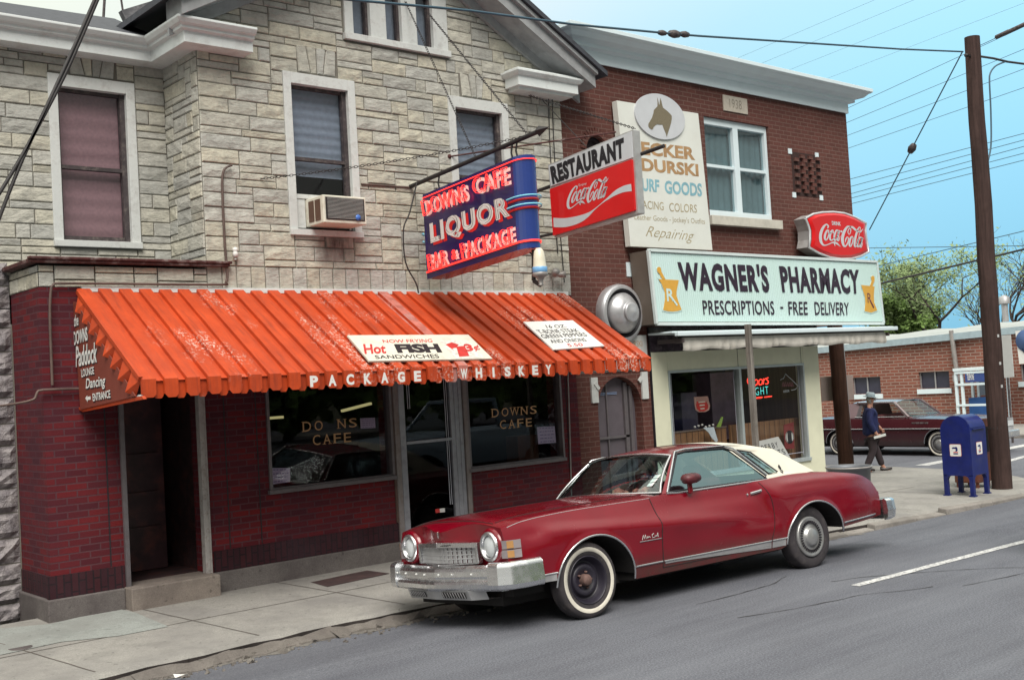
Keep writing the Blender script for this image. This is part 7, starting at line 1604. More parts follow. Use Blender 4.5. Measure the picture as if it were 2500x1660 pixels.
# ================================================================ mailbox, litter bin, posts
mb_ = thing('mailbox', 'navy blue street mailbox on four legs beside the utility pole', 'mailbox', (16.41, -2.7, 0))
x0, x1, y0, y1 = 16.17, 16.66, -2.94, -2.47; zb, zs, zt = .30, .975, 1.205; cy_ = (y0 + y1) / 2; ry_ = (y1 - y0) / 2
MT['mailblue'] = paint('mailbox blue', (.006, .013, .115), .40, .2, 7, dirt=(.03, .035, .09), dscale=6, damt=.5, spec=.35, coat=.08)
prof = [(y0, zb), (y0, zs)] + [(cy_ - ry_ * math.cos(math.pi * k / 20), zs + (zt - zs) * math.sin(math.pi * k / 20)) for k in range(1, 20)] + [(y1, zs), (y1, zb)]
g = MB(); g.prism([(x0, y, z) for y, z in prof], (x1 - x0, 0, 0)); g.build('body', M('mailblue'), mb_, bevel=.012)
for (lx, ly) in ((x0 + .03, y0 + .03), (x1 - .03, y0 + .03), (x0 + .03, y1 - .03), (x1 - .03, y1 - .03)):
    g = MB(); g.box(lx - .03, lx + .03, ly - .03, ly + .03, .0, zb + .01); sx = 1 if lx < 16.4 else -1; sy = 1 if ly < cy_ else -1
    g.prism([(lx + sx * .03, ly - .028 * 1, zb), (lx + sx * .03, ly - .028, zb - .06), (lx + sx * .05, ly - .028, zb - .02), (lx + sx * .09, ly - .028, zb)], (0, .056, 0)); g.prism([(lx - .028, ly + sy * .03, zb), (lx - .028, ly + sy * .03, zb - .06), (lx - .028, ly + sy * .05, zb - .02), (lx - .028, ly + sy * .09, zb)], (.056, 0, 0))
    g.box(lx - .045, lx + .045, ly - .045, ly + .045, -.01, .012); g.build('leg', M('mailblue'), mb_)
g = MB(); g.grid(lambda u, v: (x0 + .01 + (x1 - x0 - .02) * u, cy_ - (ry_ + .006) * math.cos(math.pi * (.06 + .40 * v)), zs + (zt - zs + .006) * math.sin(math.pi * (.06 + .40 * v))), 2, 8); g.box(x0 + .06, x1 - .06, y0 - .03, y0 - .002, zs + .015, zs + .03); g.build('door', M('mailblue'), mb_)
def eagle(fn, nrm, par):
    m = MB(); sq = []
    for cx_, cz_, a in ((.8, .8, 0), (.8, -.8, 1), (-.8, -.8, 2), (-.8, .8, 3)): sq += [(cx_ + .2 * math.sin(t + a * math.pi / 2), cz_ + .2 * math.cos(t + a * math.pi / 2)) for t in [k * math.pi / 8 for k in range(5)]]
    m.add([fn(*p) + nrm * .003 for p in sq], [tuple(range(len(sq)))]); o = m.build('emblem', M('whitepaint'), par)
    m = MB(); m.add([fn(*p) + nrm * .005 for p in ((-.62, .42), (-.35, .55), (-.1, .52), (.05, .60), (.30, .56), (.42, .30), (.40, -.05), (.28, -.20), (-.10, -.20), (.06, -.05), (.10, .12), (-.02, .25), (-.30, .30), (-.45, .22))], [tuple(range(14))]); m.add([fn(*p) + nrm * .005 for p in ((-.38, -.50), (.45, -.50), (.45, -.68), (-.38, -.68))], [(0, 1, 2, 3)]); m.build('eagle', M('mailblue'), o)
    m = MB(); m.add([fn(*p) + nrm * .005 for p in ((-.38, -.28), (.45, -.28), (.45, -.40), (-.38, -.40))], [(0, 1, 2, 3)]); m.build('red_bar', M('signred'), o)
    m = MB(); sq2 = [(p[0] * 1.06, p[1] * 1.06) for p in sq]; m.add([fn(*p) + nrm * .0015 for p in sq2], [tuple(range(len(sq2)))]); m.build('emblem_edge', paint('emblem edge', (.45, .10, .05), .5) if 'emblem edge' not in bpy.data.materials else bpy.data.materials['emblem edge'], o)
eagle(lambda a, b: Vector((x0, cy_ + .01 - a * .088, .685 + b * .088)), Vector((-1, 0, 0)), mb_); eagle(lambda a, b: Vector(((x0 + x1) / 2 + .01 + a * .085, y0, .70 + b * .09)), Vector((0, -1, 0)), mb_)
bn = thing('litter_bin', 'open galvanised litter bin behind the trunk of the red coupe', 'bin', (13.72, -2.42, 0)); bc_ = Vector((13.72, -2.42, -.03))
g = MB(); g.lathe([(.24, 0), (.25, .05), (.29, .66), (.305, .665), (.31, .69), (.295, .70), (.285, .66), (.245, .06), (0, .05)], bc_, VZ, 36); g.build('drum', paint('galvanised drum', (.15, .16, .18), .5, .15, 6, metal=.4, dirt=(.05, .04, .04)), bn)
g = MB(); g.tube([bc_ + Vector((.308 * math.cos(t), .308 * math.sin(t), .69)) for t in [k * math.pi / 18 for k in range(37)]], .012, 6); g.build('rim', M('conduitgrey'), bn)
def woodpole(name, lab, a, b, r0, r1, mat_, n=12):
    g = MB(); a, b = Vector(a), Vector(b); K = 12; rr = random.Random(7); g.tube([a.lerp(b, k / K) + Vector((rr.uniform(-.006, .006), rr.uniform(-.006, .006), 0)) for k in range(K + 1)], [r0 + (r1 - r0) * k / K for k in range(K + 1)], n); return tag(g.build(name, mat_), lab, 'pole')
def polewood(name, c):
    t = NT(name); co = t.coord((1, 1, .05)); col = t.ramp(t.noise(co, 26, 6, .7), [(.3, tuple(x * .45 for x in c)), (.7, tuple(x * 1.25 for x in c))]); col = t.mix(t.ramp(t.noise(t.coord(), 2.2, 6, .7), [(.45, 0.0), (.7, .6)]), col, tuple(x * .4 for x in c)); t.set(base=col, rough=.9, spec=.2); t.bump(t.noise(co, 30, 4), .6, .01); return t.m
MT['polewood'] = polewood('creosoted pole', (.062, .038, .034)); MT['polewood2'] = polewood('brown pole', (.066, .032, .022))
pb = PZ(2446, 1192, .0); ptp = PY(2372, 92, pb.y)
up_ = thing('utility_pole', 'tall dark wooden utility pole beside the blue mailbox', 'pole', (pb.x, pb.y, 0))
g = MB(); K = 16; rr = random.Random(7); g.tube([pb.lerp(ptp, k / K) + Vector((rr.uniform(-.008, .008), rr.uniform(-.008, .008), 0)) for k in range(K + 1)], [.155 + (.118 - .155) * k / K for k in range(K + 1)], 16)
g.v = [(v[0], v[1], v[2] - .1) if i < 16 else v for i, v in enumerate(g.v)]; g.build('shaft', M('polewood'), up_)
g = MB(); pm = pb.lerp(ptp, .49); g.lathe([(.145, 0), (.15, .01), (.15, .03), (.145, .04)], pb.lerp(ptp, .13), VZ, 16); pt2 = pb.lerp(ptp, .955); g.bar(pt2 + Vector((-.2, -.02, 0)), pt2 + Vector((.22, .02, 0)), .03); g.lathe([(0, 0), (.03, 0), (.03, .03), (0, .03)], pt2 + Vector((-.2, 0, 0)), (-1, 0, 0), 10); g.build('hardware', M('black'), up_)
for t_, c_ in ((.22, (.5, .5, .5)), (.27, (.45, .40, .2)), (.33, (.6, .6, .58))):
    q = pb.lerp(ptp, t_) + Vector((-.06, -.138 + .03 * t_, 0)); g = MB(); g.box(q.x - .02, q.x + .02, q.y - .012, q.y, q.z, q.z + .045); g.build('tag', paint('pole tag', c_, .5) if t_ < .25 else bpy.data.materials['pole tag'], up_)
wp0 = PZ(2067, 1150, -.02); woodpole('utility_pole', 'shorter brown wooden pole behind the corner of the pharmacy awning', wp0, wp0 + Vector((-.12, 0, 4.6)), .150, .135, M('polewood2'))
g = MB(); g.tube([wp0 + Vector((.16, -.05, 0)), wp0 + Vector((.05, -.05, 4.4))], .022, 6); tag(g.build('conduit', M('silvertrim')), 'pale conduit running up the side of the shorter wooden pole', 'conduit')
g = MB(); q = wp0 - mc * .16 + Vector((-.05, .0, 1.62)); rt = Vector((.756, -.654, 0)); g.obox(q, rt * .32, mc * .008, VZ * .24); tag(g.build('street_sign', paint('back of a sign', (.30, .24, .22), .7, .1)), 'small grey sign panel nailed to the shorter wooden pole', 'sign')
sp0 = PY(1835, 1125, -2.15); sp1 = PY(1825.5, 792, -2.15); g = MB(); g.bar((sp1.x + .005, -2.15, 0), sp1, .065, .065, VY); tag(g.build('sign_post', polewood('weathered post', (.22, .20, .18))), 'square weathered timber post in front of the pharmacy window', 'post')
nbx = PZ(2392, 1190, .0); nw = thing('newspaper_box', 'rusty brown newspaper box between the mailbox and the utility pole', 'box', (nbx.x, nbx.y, 0)); X_, Y_ = nbx.x + .1, nbx.y + .15
MT['newsbrown'] = paint('brown box paint', (.16, .050, .028), .6, .2, 8, dirt=(.07, .02, .015))
g = MB(); g.box(X_ - .22, X_ + .22, Y_ - .2, Y_ + .2, .08, 1.08); g.build('body', M('newsbrown'), nw, bevel=.015)
g = MB(); g.box(X_ - .17, X_ + .17, Y_ - .215, Y_ - .2, .55, .95); g.build('door', M('underbody'), nw)
for sx in (-1, 1):
    for sy in (-1, 1): g = MB(); g.box(X_ + sx * .18 - .02, X_ + sx * .18 + .02, Y_ + sy * .16 - .02, Y_ + sy * .16 + .02, -.02, .08); g.build('foot', M('newsbrown'), nw)
hp = [PZ(675, 1408, .03), PZ(800, 1387, .03), PZ(952, 1405, .01), PZ(800, 1439, .0)]
g = MB(); P = [(p.x, p.y, walk_z(p.x, p.y) + .006) for p in hp]; g.add(P, [(0, 1, 2, 3)]); hz = tag(g.build('cellar_hatch', paint('rusty iron plate', (.050, .028, .028), .85, .2, 10, dirt=(.10, .05, .045), dscale=5, bump=.3)), 'dark rusty cellar plate set in the sidewalk before the cafe', 'hatch')
g = MB(); q = PZ(440, 1658, -.13); rr = random.Random(3)
for (px, py, s_, lab) in ((440, 1659, .05, 'scrap of white paper in the gutter at the bottom of the picture'),):
    q = PZ(px, py, -.12); g.add([(q.x - s_, q.y - .02, q.z + .03), (q.x + s_, q.y + .01, q.z + .035), (q.x + s_ * .8, q.y + .05, q.z + .03), (q.x - s_ * .8, q.y + .04, q.z + .05)], [(0, 1, 2, 3)]); tag(g.build('paper_scrap', M('whitepaint')), lab, 'litter')
g = MB(); q = PZ(50, 1588, .0); g.lathe([(0, .006), (.10, .006), (.105, .0)], (q.x, q.y, walk_z(q.x, q.y)), VZ, 20); tag(g.build('valve_cover', M('base')), 'round iron valve cover in the pale slab at the left', 'cover')
# ================================================================ brick building across the side street
BX = 32.5; bgb = thing('brick_store', 'low orange brick building with a white roof edge across the side street', 'building', (BX, 8, 0)); bp_ = XP(BX)
T0, T1 = bp_(1880, 875), bp_(2520, 811); ext = (T1 - T0); T2 = T0 + ext * 1.25; T1b = T0 - ext * .35
zat = lambda y: T0.z + (T1.z - T0.z) * (y - T0.y) / (T1.y - T0.y)
c2u = lambda x, y: (2240 + x / 3.565, 560 + y / 3.565)
wins = []
for q in (((186, 432), (494, 412), (512, 592), (196, 612)),):
    cm = lambda x, y: (2040 + x / 4.6136, 830 + y / 4.6136); wins.append([bp_(*cm(*p)) for p in q])
wins.append([bp_(*c2u(*p)) for p in ((8, 1258), (270, 1232), (282, 1368), (18, 1388))]); wins.append([bp_(*c2u(*p)) for p in ((890, 1182), (1100, 1165), (1110, 1300), (900, 1322))])
holes = [(-max(w[0].y, w[3].y), -min(w[1].y, w[2].y), min(p.z for p in w), max(p.z for p in w)) for w in wins]
g = MB(); ya, yb = T1b.y, T2.y; zl = min(T0.z, T1.z) - .25
wall_front(g, -max(ya, yb), -min(ya, yb), -.2, zl, holes, lambda a, z, d: (BX + d, -a, z), .15)
g.quad((BX, max(ya, yb), zl), (BX, min(ya, yb), zl), (BX, min(ya, yb), zat(min(ya, yb))), (BX, max(ya, yb), zat(max(ya, yb))))
g.quad((BX, min(ya, yb), -.2), (BX + 12, min(ya, yb), -.2), (BX + 12, min(ya, yb), zl + .2), (BX, min(ya, yb), zl + .2)); g.build('brick_wall', M('bgbrick'), bgb)
g = MB(); lo_, hi_ = min(ya, yb), max(ya, yb)
g.hexa([(BX - .15, lo_, zat(lo_)), (BX - .15, hi_, zat(hi_)), (BX + .3, hi_, zat(hi_)), (BX + .3, lo_, zat(lo_)), (BX - .15, lo_, zat(lo_) + .20), (BX - .15, hi_, zat(hi_) + .20), (BX + .3, hi_, zat(hi_) + .20), (BX + .3, lo_, zat(lo_) + .20)]); g.build('fascia', paint('grey blue fascia', (.30, .38, .42), .6), bgb)
g = MB(); g.grid(lambda u, v: (BX + .1 + 8 * v, lo_ + (hi_ - lo_) * u, zat(lo_ + (hi_ - lo_) * u) + .205 + .50 * v + .04 * math.sin(u * 40) * v), 20, 4); g.build('roof', paint('pale gravel roof', (.32, .34, .33), .9, .12, 2, bump=.4, bscale=8), bgb)
for w in wins:
    y_0, y_1 = -max(w[0].y, w[3].y), -min(w[1].y, w[2].y); z_0, z_1 = min(p.z for p in w), max(p.z for p in w); m = MB(); f = lambda a, z, d: (BX + d, -a, z)
    m.quad(f(y_0, z_0, .12), f(y_1, z_0, .12), f(y_1, z_1, .12), f(y_0, z_1, .12)); o = m.build('window', paint('dark store window', (.045, .045, .07), .15) if w is wins[0] else bpy.data.materials['dark store window'], bgb)
    m = MB(); 
    for a in (y_0, (y_0 + y_1) / 2 - .02, y_1 - .04): m.hexa([f(a + i * .04, z, d) for z in (z_0, z_1) for i, d in ((0, .08), (1, .08), (1, .11), (0, .11))])
    m.build('frame', M('silvertrim'), o); m = MB(); m.hexa([f(a, z, d) for z in (z_0 - .16, z_0 - .01) for a, d in ((y_0 - .06, -.05), (y_1 + .06, -.05), (y_1 + .06, .1), (y_0 - .06, .1))]); m.build('sill', M('phwhite'), o)
g = MB(); q = bp_(*c2u(855, 830)); g.tube([(BX + 1.5, q.y + 1, q.z + .15), (BX + 1.5, q.y + 1, q.z + .75)], .10, 8); g.lathe([(.16, 0), (.16, .2), (0, .28)], (BX + 1.5, q.y + 1, q.z + .7), VZ, 10); g.build('roof_vent', M('silvertrim'), bgb)
# things in front of it
def stick(name, lab, cat, p, q, pl, r, mat_): g = MB(); g.tube([pl(*p), pl(*q)], r, 8); return tag(g.build(name, M(mat_)), lab, cat)
dpl = XP(BX - .12); stick('conduit_mast', 'grey service mast on the orange brick wall left of the phone booth', 'mast', c2u(292, 880), c2u(345, 1260), dpl, .07, 'conduitgrey')
g = MB(); a = dpl(*c2u(330, 1268)); b = dpl(*c2u(368, 1320)); g.box(BX - .3, BX - .05, b.y, a.y, b.z, a.z); tag(g.build('meter_box', M('silvertrim')), 'small pale meter box on the brick wall at the foot of the mast', 'box')
pbx = thing('phone_booth', 'glazed telephone booth with white frame against the orange brick wall', 'phone booth', (BX - 1, 6, 0)); bpl = XP(BX - 1.3)
tl, tr_, br_, bl_ = [bpl(*c2u(*p)) for p in ((330, 1235), (640, 1205), (690, 1640), (390, 1660))]
yl, yr = tl.y, tr_.y; zt_, zb_ = tl.z, -.05; g = MB()
for y in (yl, yr, (yl * .83 + yr * .17)):
    for x in (BX - 1.3, BX - .35): g.box(x - .035, x + .035, y - .035, y + .035, zb_, zt_)
for z in (zt_ - .08, zt_ - .42, zt_ - 1.02, zt_ - 1.62): g.box(BX - 1.35, BX - 1.25, min(yl, yr), max(yl, yr), z, z + .06)
g.box(BX - 1.36, BX - .3, min(yl, yr) - .05, max(yl, yr) + .05, zt_, zt_ + .08); g.build('frame', M('phwhite'), pbx)
g = MB(); g.box(BX - 1.34, BX - 1.28, min(yl, yr) + .06, max(yl, yr) - .30, zt_ - .33, zt_ - .02); s_ = g.build('header', paint('booth header', (.03, .06, .22), .5), pbx)
g = MB(); text_on(g, 'TELEPHONE', [Vector((BX - 1.34, max(yl, yr) - .36, zt_ - .09)), Vector((BX - 1.34, min(yl, yr) + .5, zt_ - .09)), Vector((BX - 1.34, min(yl, yr) + .5, zt_ - .27)), Vector((BX - 1.34, max(yl, yr) - .36, zt_ - .27))], (-1, 0, 0), .006, bold=.02); g.build('lettering', M('whitepaint'), s_)
g = MB(); ym = (yl + yr) / 2; g.box(BX - .5, BX - .3, ym - .15, ym + .25, .9, 1.6); g.build('telephone', M('bluegrey'), pbx); g = MB(); g.box(BX - 1.0, BX - .4, ym - .2, ym + .35, .3, .85); g.build('lower_panel', paint('blue booth panel', (.02, .09, .28), .5), pbx)
g = MB(); spx = XP(26.5); q = [spx(*c2u(*p)) for p in ((703, 925), (808, 918), (838, 1283), (735, 1295))]; g.prism(q[::-1], (.03, 0, 0)); sb = tag(g.build('street_sign', paint('pale sign back', (.46, .47, .46), .6, .05)), 'blank pale back of a sign on a thin post right of the utility pole', 'sign')
g = MB(); a = spx(*c2u(785, 1290)); g.tube([a, (26.52, a.y, -.1)], .03, 6); g.build('post', M('sashdark'), sb)
sp2 = XP(BX - 1.0); g = MB(); q = [sp2(*c2u(*p)) for p in ((850, 885), (1150, 862), (1180, 1140), (886, 1172))]; g.prism(q[::-1], (.1, 0, 0)); es2 = tag(g.build('store_sign', M('whitepaint')), 'white lightbox sign with a blue disc at the right edge of the picture', 'sign')
g = MB(); c_ = sp2(*c2u(955, 968)); g.lathe([(.32, 0), (.32, .02), (0, .02)], c_ + Vector((-.0, 0, 0)), (-1, 0, 0), 24); g.build('disc', paint('blue disc', (.05, .10, .24), .5), es2)
g = MB(); text_on(g, 'LA', pxq(sp2, c2u(915, 1035), c2u(975, 1028), c2u(985, 1068), c2u(922, 1075)), (-1, 0, 0), .02); g.build('lettering', M('ink'), es2)
g = MB(); g.box(28.2, BX, -40, 60, -.3, .02); struct(g.build('far_sidewalk', M('sidewalk')))
g = MB(); g.box(27.9, 28.2, -1.5, 60, -.3, .05); struct(g.build('far_kerb', M('kerb'), bevel=.02))
# ================================================================ trees beyond
bark = paint('bark', (.055, .042, .038), .9, .2, 20)
def leafmat(name, c):
    t = NT(name); co = t.coord(); col = t.ramp(t.noise(co, .9, 3, .6), [(.3, tuple(x * .55 for x in c)), (.7, tuple(min(1, x * 1.35) for x in c))])
    t.set(base=col, rough=.7, spec=.2); return t.m
LG = leafmat('spring leaves', (.20, .31, .09)); LO = leafmat('olive leaves', (.20, .27, .12))
def tree(name, lab, base, H, spread, leaves, leafm, seed, lean=(0, 0, 0), depth=5, leaf=.14, trunk=.02, fork=.25, grp=None):
    rr = random.Random(seed); t = thing(name, lab, 'tree', base, grp); tb = MB(); tips = []
    def grow(p, d, L, r, k):
        n = 3; pts = [p]; q = p
        for i in range(n): d = (d + Vector((rr.uniform(-1, 1), rr.uniform(-1, 1), rr.uniform(-.3, .5))) * .14).normalized(); q = q + d * L / n; pts.append(q)
        tb.tube(pts, [r * (1 - .35 * i / n) for i in range(n + 1)], 6 if k < 2 else 4, caps=False)
        if k >= 2: tips.append((q, k)); tips.append((pts[2], k))
        if k >= depth: return
        for j in range(rr.choice((2, 3, 3)) if k < 4 else 2):
            ax = Vector((rr.uniform(-1, 1), rr.uniform(-1, 1), rr.uniform(-.25, .6))); e = (d * .9 + ax.normalized() * spread).normalized()
            grow(q if j < 2 else pts[2], e, L * rr.uniform(.62, .85), r * .60, k + 1)
    grow(Vector(base), (VZ + Vector(lean)).normalized(), H * fork, H * trunk, 0)
    tb.build('trunk', bark, t, normals=False)
    if leaves:
        lb = MB()
        for i in range(leaves):
            c, k = rr.choice(tips); p = c + Vector((rr.gauss(0, 1), rr.gauss(0, 1), rr.gauss(0, .8))) * H * .028; a = Vector((rr.uniform(-1, 1), rr.uniform(-1, 1), rr.uniform(-1, 1))).normalized(); b = a.orthogonal().normalized(); s = leaf * rr.uniform(.5, 1.2)
            lb.add([p - a * s * .5, p + b * s * .3, p + a * s * .6, p - b * s * .3], [(0, 1, 2, 3)])
        lb.build('crown', leafm, t, normals=False)
    return t
def at_tree(px, X): p = PX(px, 900, X); return Vector((X, p.y, -.3))
def hpx(px, py, X): return PX(px, py, X).z + .3
for nm, lab, px, top, X, sprd, nl, lm, sd, ln in (
    ('spring_tree', 'big half bare tree with sprays of fresh leaves beside the tall utility pole', 2335, 590, 52, .85, 12000, LO, 5, (-.05, .25, 0)),
    ('spring_tree', 'fresh green tree low behind the roof, between the pharmacy sign and the half bare tree', 2205, 725, 56, .8, 16000, LG, 12, (0, .1, 0)),
    ('spring_tree', 'green treetop showing next to the end of the pharmacy sign', 2150, 735, 50, .8, 13000, LG, 17, (0, 0, 0)),
    ('spring_tree', 'olive green tree lower than the half bare tree and partly behind it', 2290, 690, 60, .8, 11000, LO, 23, (0, 0, 0)),
    ('bare_tree', 'tall bare tree right of the utility pole', 2462, 565, 54, .75, 350, LO, 31, (0, .05, 0)),
    ('bare_tree', 'smaller bare forked tree half hidden by the tall utility pole', 2442, 660, 58, .7, 500, LO, 38, (0, .2, 0)),
    ('bare_tree', 'bare tree farthest along the street, over the white lightbox sign', 2510, 590, 52, .75, 700, LO, 44, (0, 0, 0))):
    H = hpx(px, top, X) * 1.22; tree(nm, lab, at_tree(px, X), H, sprd, nl, lm, sd, ln, 6 if 'bare' in nm or sd == 5 else 5, .16 if lm is LO else .22, .016 if 'bare' in nm else .02, .27)
# hedge and trees of the racecourse across the main street, seen only in reflections
for k in range(14):
    x = -16 + k * 5.2; rr = random.Random(k); lb = MB(); t = thing('street_tree', 'leafy tree of the row across the main street from the cafe', 'tree', (x, -34, -.5), 'trees across the main street')
    for i in range(900):
        a, b = rr.uniform(0, 6.28), rr.uniform(-1, 1); rad = rr.uniform(.55, 1); p = Vector((x + 3.4 * rad * math.cos(a) * math.sqrt(1 - b * b), -34 + 2.5 * rad * math.sin(a) * math.sqrt(1 - b * b), 3.6 + 3.4 * rad * b)); q = Vector((rr.uniform(-1, 1), rr.uniform(-1, 1), rr.uniform(-1, 1))).normalized(); c = q.orthogonal().normalized()
        lb.add([p - q * .5, p + c * .35, p + q * .5, p - c * .35], [(0, 1, 2, 3)])
    lb.build('crown', LG, t, normals=False); tb = MB(); tb.tube([(x, -34, -.5), (x, -34, 2)], .25, 6); tb.build('trunk', bark, t)
# ================================================================ overhead wires
def wire(lab, pts, pl, r=.008, sag=0.0, nm='overhead_wire', mat_='wireblue', grp='overhead wires'):
    P = [pl(*p) for p in pts] if callable(pl) else [Vector(p) for p in pts]
    if len(P) == 2 and sag:
        P = [P[0].lerp(P[1], k / 12) - VZ * sag * 4 * (k / 12) * (1 - k / 12) for k in range(13)]
    g = MB(); g.tube(P, r, 5); return tag(g.build(nm, M(mat_)), lab, 'wire', grp)
MT['wireblue'] = paint('weathered wire', (.05, .10, .14), .6, .1)
MT['wirethin'] = paint('thin pale wire', (.22, .40, .50), .6, .1)
cs = lambda x, y: (1900 + x / 2.24, y / 2.24); far = XP(34)
def ext2(a, b, t0, t1): return ((a[0] + (b[0] - a[0]) * t0, a[1] + (b[1] - a[1]) * t0), (a[0] + (b[0] - a[0]) * t1, a[1] + (b[1] - a[1]) * t1))
for k, (a, b) in enumerate((((0, 225), (530, 0)), ((0, 310), (745, 0)), ((70, 380), (1030, 0)), ((270, 430), (1340, 20)))):
    wire('faint high wire crossing the sky, number %s from the top' % ('one', 'two', 'three', 'four')[k], ext2(cs(*a), cs(*b), -.5, 1.5), far, .007, mat_='wirethin')
for k, (a, b) in enumerate((((375, 595), (1010, 302)), ((380, 670), (1340, 272)), ((385, 740), (1340, 380)), ((395, 808), (1340, 482)))):
    wire('middle wire of the sky, %s below the spaced line' % ('the spaced line itself, none', 'first', 'second', 'third')[k], ext2(cs(*a), cs(*b), -.4, 1.4 if k else 1.6), far, .009)
for k, (a, b) in enumerate((((415, 975), (1340, 732)), ((418, 1015), (1340, 768)), ((422, 1054), (1340, 803)), ((424, 1078), (1340, 840)), ((428, 1108), (1340, 878)))):
    wire('lower bundle wire above the brick store, %s from its top' % ('first', 'second', 'third', 'fourth', 'fifth')[k], ext2(cs(*a), cs(*b), -.4, 1.3), far, .011)
wire('level wire passing behind the utility pole above the trees', ext2(cs(495, 1357), cs(1340, 1345), -.6, 1.3), far, .013)
wire('rising wire crossing the level wire above the trees', ext2(cs(540, 1457), cs(1340, 1265), -.4, 1.3), far, .014)
wire('thick dark cable rising behind the trees to the right edge', ext2(cs(550, 1553), cs(1340, 1365), -.4, 1.3), far, .034, mat_='black')
hub_ = PY(*cs(1008, 284), pb.y); pp = lambda x, y: (1400 + x / 2.24, y / 2.24); spl_ = YP(pb.y)
wire('span wire from the top of the utility pole across the picture to the left', [cs(1010, 284), pp(1792, 270), pp(690, 198), pp(560, 188), pp(320, 165), pp(0, 135), (1143, 26), (856, 0), (500, -40)], spl_, .014)
g = MB()
for (x, y), s_ in ((pp(485, 182), .7), (pp(552, 188), 1), (pp(608, 190), .8)):
    c_ = spl_(x, y); g.lathe([(0, -.09 * s_), (.035 * s_, -.08 * s_), (.05 * s_, 0), (.035 * s_, .08 * s_), (0, .09 * s_)], c_, (1, 0, .06), 10)
tag(g.build('wire_insulator', M('sashdark')), 'string of strain insulators on the span wire above the white cornice', 'insulator')
gb = hit(*cs(480, 1262), (0, .0, 0), VY); wire('guy wire slanting from the pole top down behind the cola button', [hub_, Vector((18.5, -.1, PY(*cs(480, 1262), 0).z))], None, .011)
g = MB(); t = .56; c_ = hub_.lerp(Vector((18.5, -.1, PY(*cs(480, 1262), 0).z)), .505); g.lathe([(0, -.10), (.05, -.08), (.07, 0), (.05, .08), (0, .10)], c_, hub_ - Vector((18.5, -.1, 4.6)), 10); tag(g.build('wire_insulator', M('sashdark')), 'single egg insulator halfway down the guy wire', 'insulator')
rp2 = lambda x, y: PY(*cs(x, y), pb.y)
wire('dead end wire leaving the right side of the pole top', [rp2(1100, 310), rp2(1180, 322), rp2(1255, 340), rp2(1500, 372)], None, .02, mat_='black')
wire('jumper wire looping down the right side of the utility pole', spline([tuple(rp2(*p)) for p in ((1240, 340), (1190, 362), (1160, 400), (1155, 450), (1162, 600), (1164, 780), (1150, 870), (1132, 925))], 4), None, .014, mat_='wireblue')
wire('spaced line continuing to the upper right corner', [cs(1100, 252), cs(1345, 138), cs(1500, 66)], far, .011); g = MB()
for x, y in ((1225, 190), (1268, 172), (1315, 150)): g.lathe([(0, -.25), (.07, -.2), (.07, .2), (0, .25)], far(*cs(x, y)), far(*cs(1345, 138)) - far(*cs(1100, 252)), 8)
tag(g.build('wire_insulator', M('sashdark')), 'dashes of insulators near the upper right corner', 'insulator')
for k, pts in enumerate(([(243, -10), (196, 100), (148, 205), (60, 370), (-12, 490)], [(236, -10), (190, 95), (140, 205), (55, 390), (-12, 560)])):
    wire(('heavy black service cable passing nearest the mauve upstairs window', 'heavy black service cable hanging outside its twin, farther from the mauve window')[k], spline([tuple(YP(-1.2)(*p)) for p in pts], 4), None, .017, mat_='black', nm='service_cable')
# television aerial mast on the roof
g = MB(); a = PY(1290, 80, 1.5); g.tube([PY(1284, 95, 1.5), PY(1274, -30, 1.5)], .03, 6); g.bar(PY(1245, 60, 1.5), PY(1278, 32, 1.5), .05); tag(g.build('roof_mast', M('conduitgrey')), 'thin grey mast rising behind the right slope of the gable', 'mast')
g = MB(); g.tube([PY(252, 48, 3.5), PY(256, -20, 3.5)], .02, 5); g.tube([PY(302, 40, 3.5), PY(293, -20, 3.5)], .015, 5); g.tube([PY(115, 48, 3.5), PY(120, 38, 3.5)], .015, 5); tag(g.build('aerial', M('sashdark')), 'thin aerial rods above the slate roof at the upper left', 'aerial')
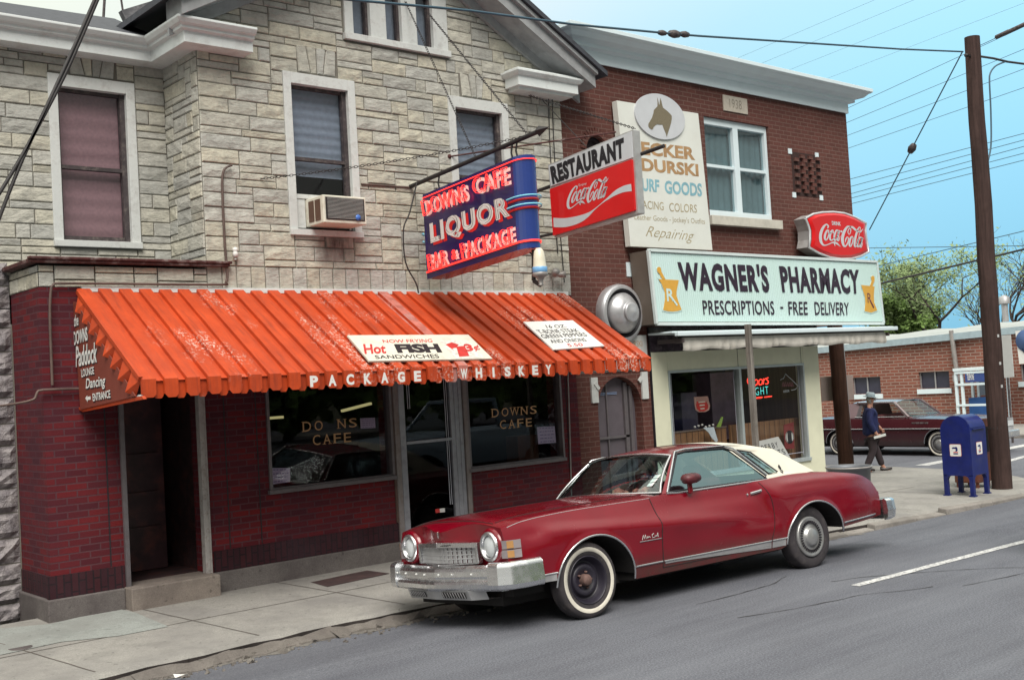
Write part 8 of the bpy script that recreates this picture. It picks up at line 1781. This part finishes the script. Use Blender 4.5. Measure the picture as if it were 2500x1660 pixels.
# ================================================================ pickup across the street: outside the picture, mirrored in the cafe door and window
PK = Matrix(((1.0, 0, 0, 12.6), (0, 1.0, 0, -6.9), (0, 0, 1.0, 0), (0, 0, 0, 1)))
P3 = dict(a0=-.8, a1=4.0, zmid=.7, sculpt=lambda a, z: .02 * gs(z, .95, .05), zt=[(-.8, 1.06), (0, 1.12), (.8, 1.16), (4.0, 1.18)], zb=[(-.8, .55), (4.0, .55)], hw=[(-.8, .92), (0, .96), (4.0, .96)], arches=[(0, .48, .40, .42), (3.0, .48, .40, .42)])
pk = Car(PK, P3); W3 = pk.w; pt = thing('pickup_truck', 'pale blue pickup truck across the street mirrored in the cafe door', 'truck', (14, -6.9, 0)); MT['pickblue'] = paint('pale blue truck paint', (.34, .44, .55), .3, .05, 3, coat=.5)
g = MB(); pk.sides(g, 40, 8); pk.deck(g, -.8, .85, [(-.82, 1.04), (-.6, 1.14), (.85, 1.22)], None, 10, 8); pk.deck(g, 2.0, 4.0, [(2, .9), (4, .9)], None, 10, 4)
g.add([W3(-.8, -.9, 1.05), W3(-.8, .9, 1.05), W3(-.8, .9, .5), W3(-.8, -.9, .5)], [(0, 1, 2, 3)]); g.c += [(0, 0, 0)] * 4
g.build('body', [M('pickblue'), M('underbody')], pt, normals=False)
b3 = lambda a0, a1, y0, y1, z0, z1: g.hexa([W3(a, y, z) for z in (z0, z1) for a, y in ((a0, y0), (a1, y0), (a1, y1), (a0, y1))])
g = MB(); b3(1.35, 2.1, -.70, .70, 1.72, 1.80)
for sg in (-1, 1): g.bar(W3(.85, sg * .80, 1.2), W3(1.38, sg * .68, 1.75), .07); g.bar(W3(2.05, sg * .80, 1.2), W3(2.05, sg * .68, 1.75), .08)
g.build('cab', M('pickblue'), pt, bevel=.02)
g = MB(); g.add([W3(.88, -.78, 1.2), W3(.88, .78, 1.2), W3(1.38, .66, 1.74), W3(1.38, -.66, 1.74)], [(0, 1, 2, 3)]); g.build('windshield', M('carglass'), pt)
g = MB(); b3(-.83, -.80, -.62, .62, .70, .98); gr_ = g.build('grille', M('underbody'), pt); g = MB(); [b3(-.85, -.83, -.62, .62, .72 + k * .06, .735 + k * .06) for k in range(5)]; g.build('grille_bars', M('silvertrim'), gr_)
for sg in (-1, 1):
    g = MB(); g.lathe([(.12, 0), (.11, .02), (0, .03)], W3(-.81, sg * .74, .86), (-1, 0, 0), 16); g.build('headlight', M('lens'), pt)
    for a in (0, 3.0): wheel(pk, pt, a, .37, sg * .93, sg, .37, False, True)
g = MB(); b3(-1.0, -.84, -.95, .95, .44, .62); g.build('bumper', M('whitewood'), pt, bevel=.03)
g = MB(); b3(-.7, 3.9, -.6, .6, .35, .7); g.build('underside', M('underbody'), pt)
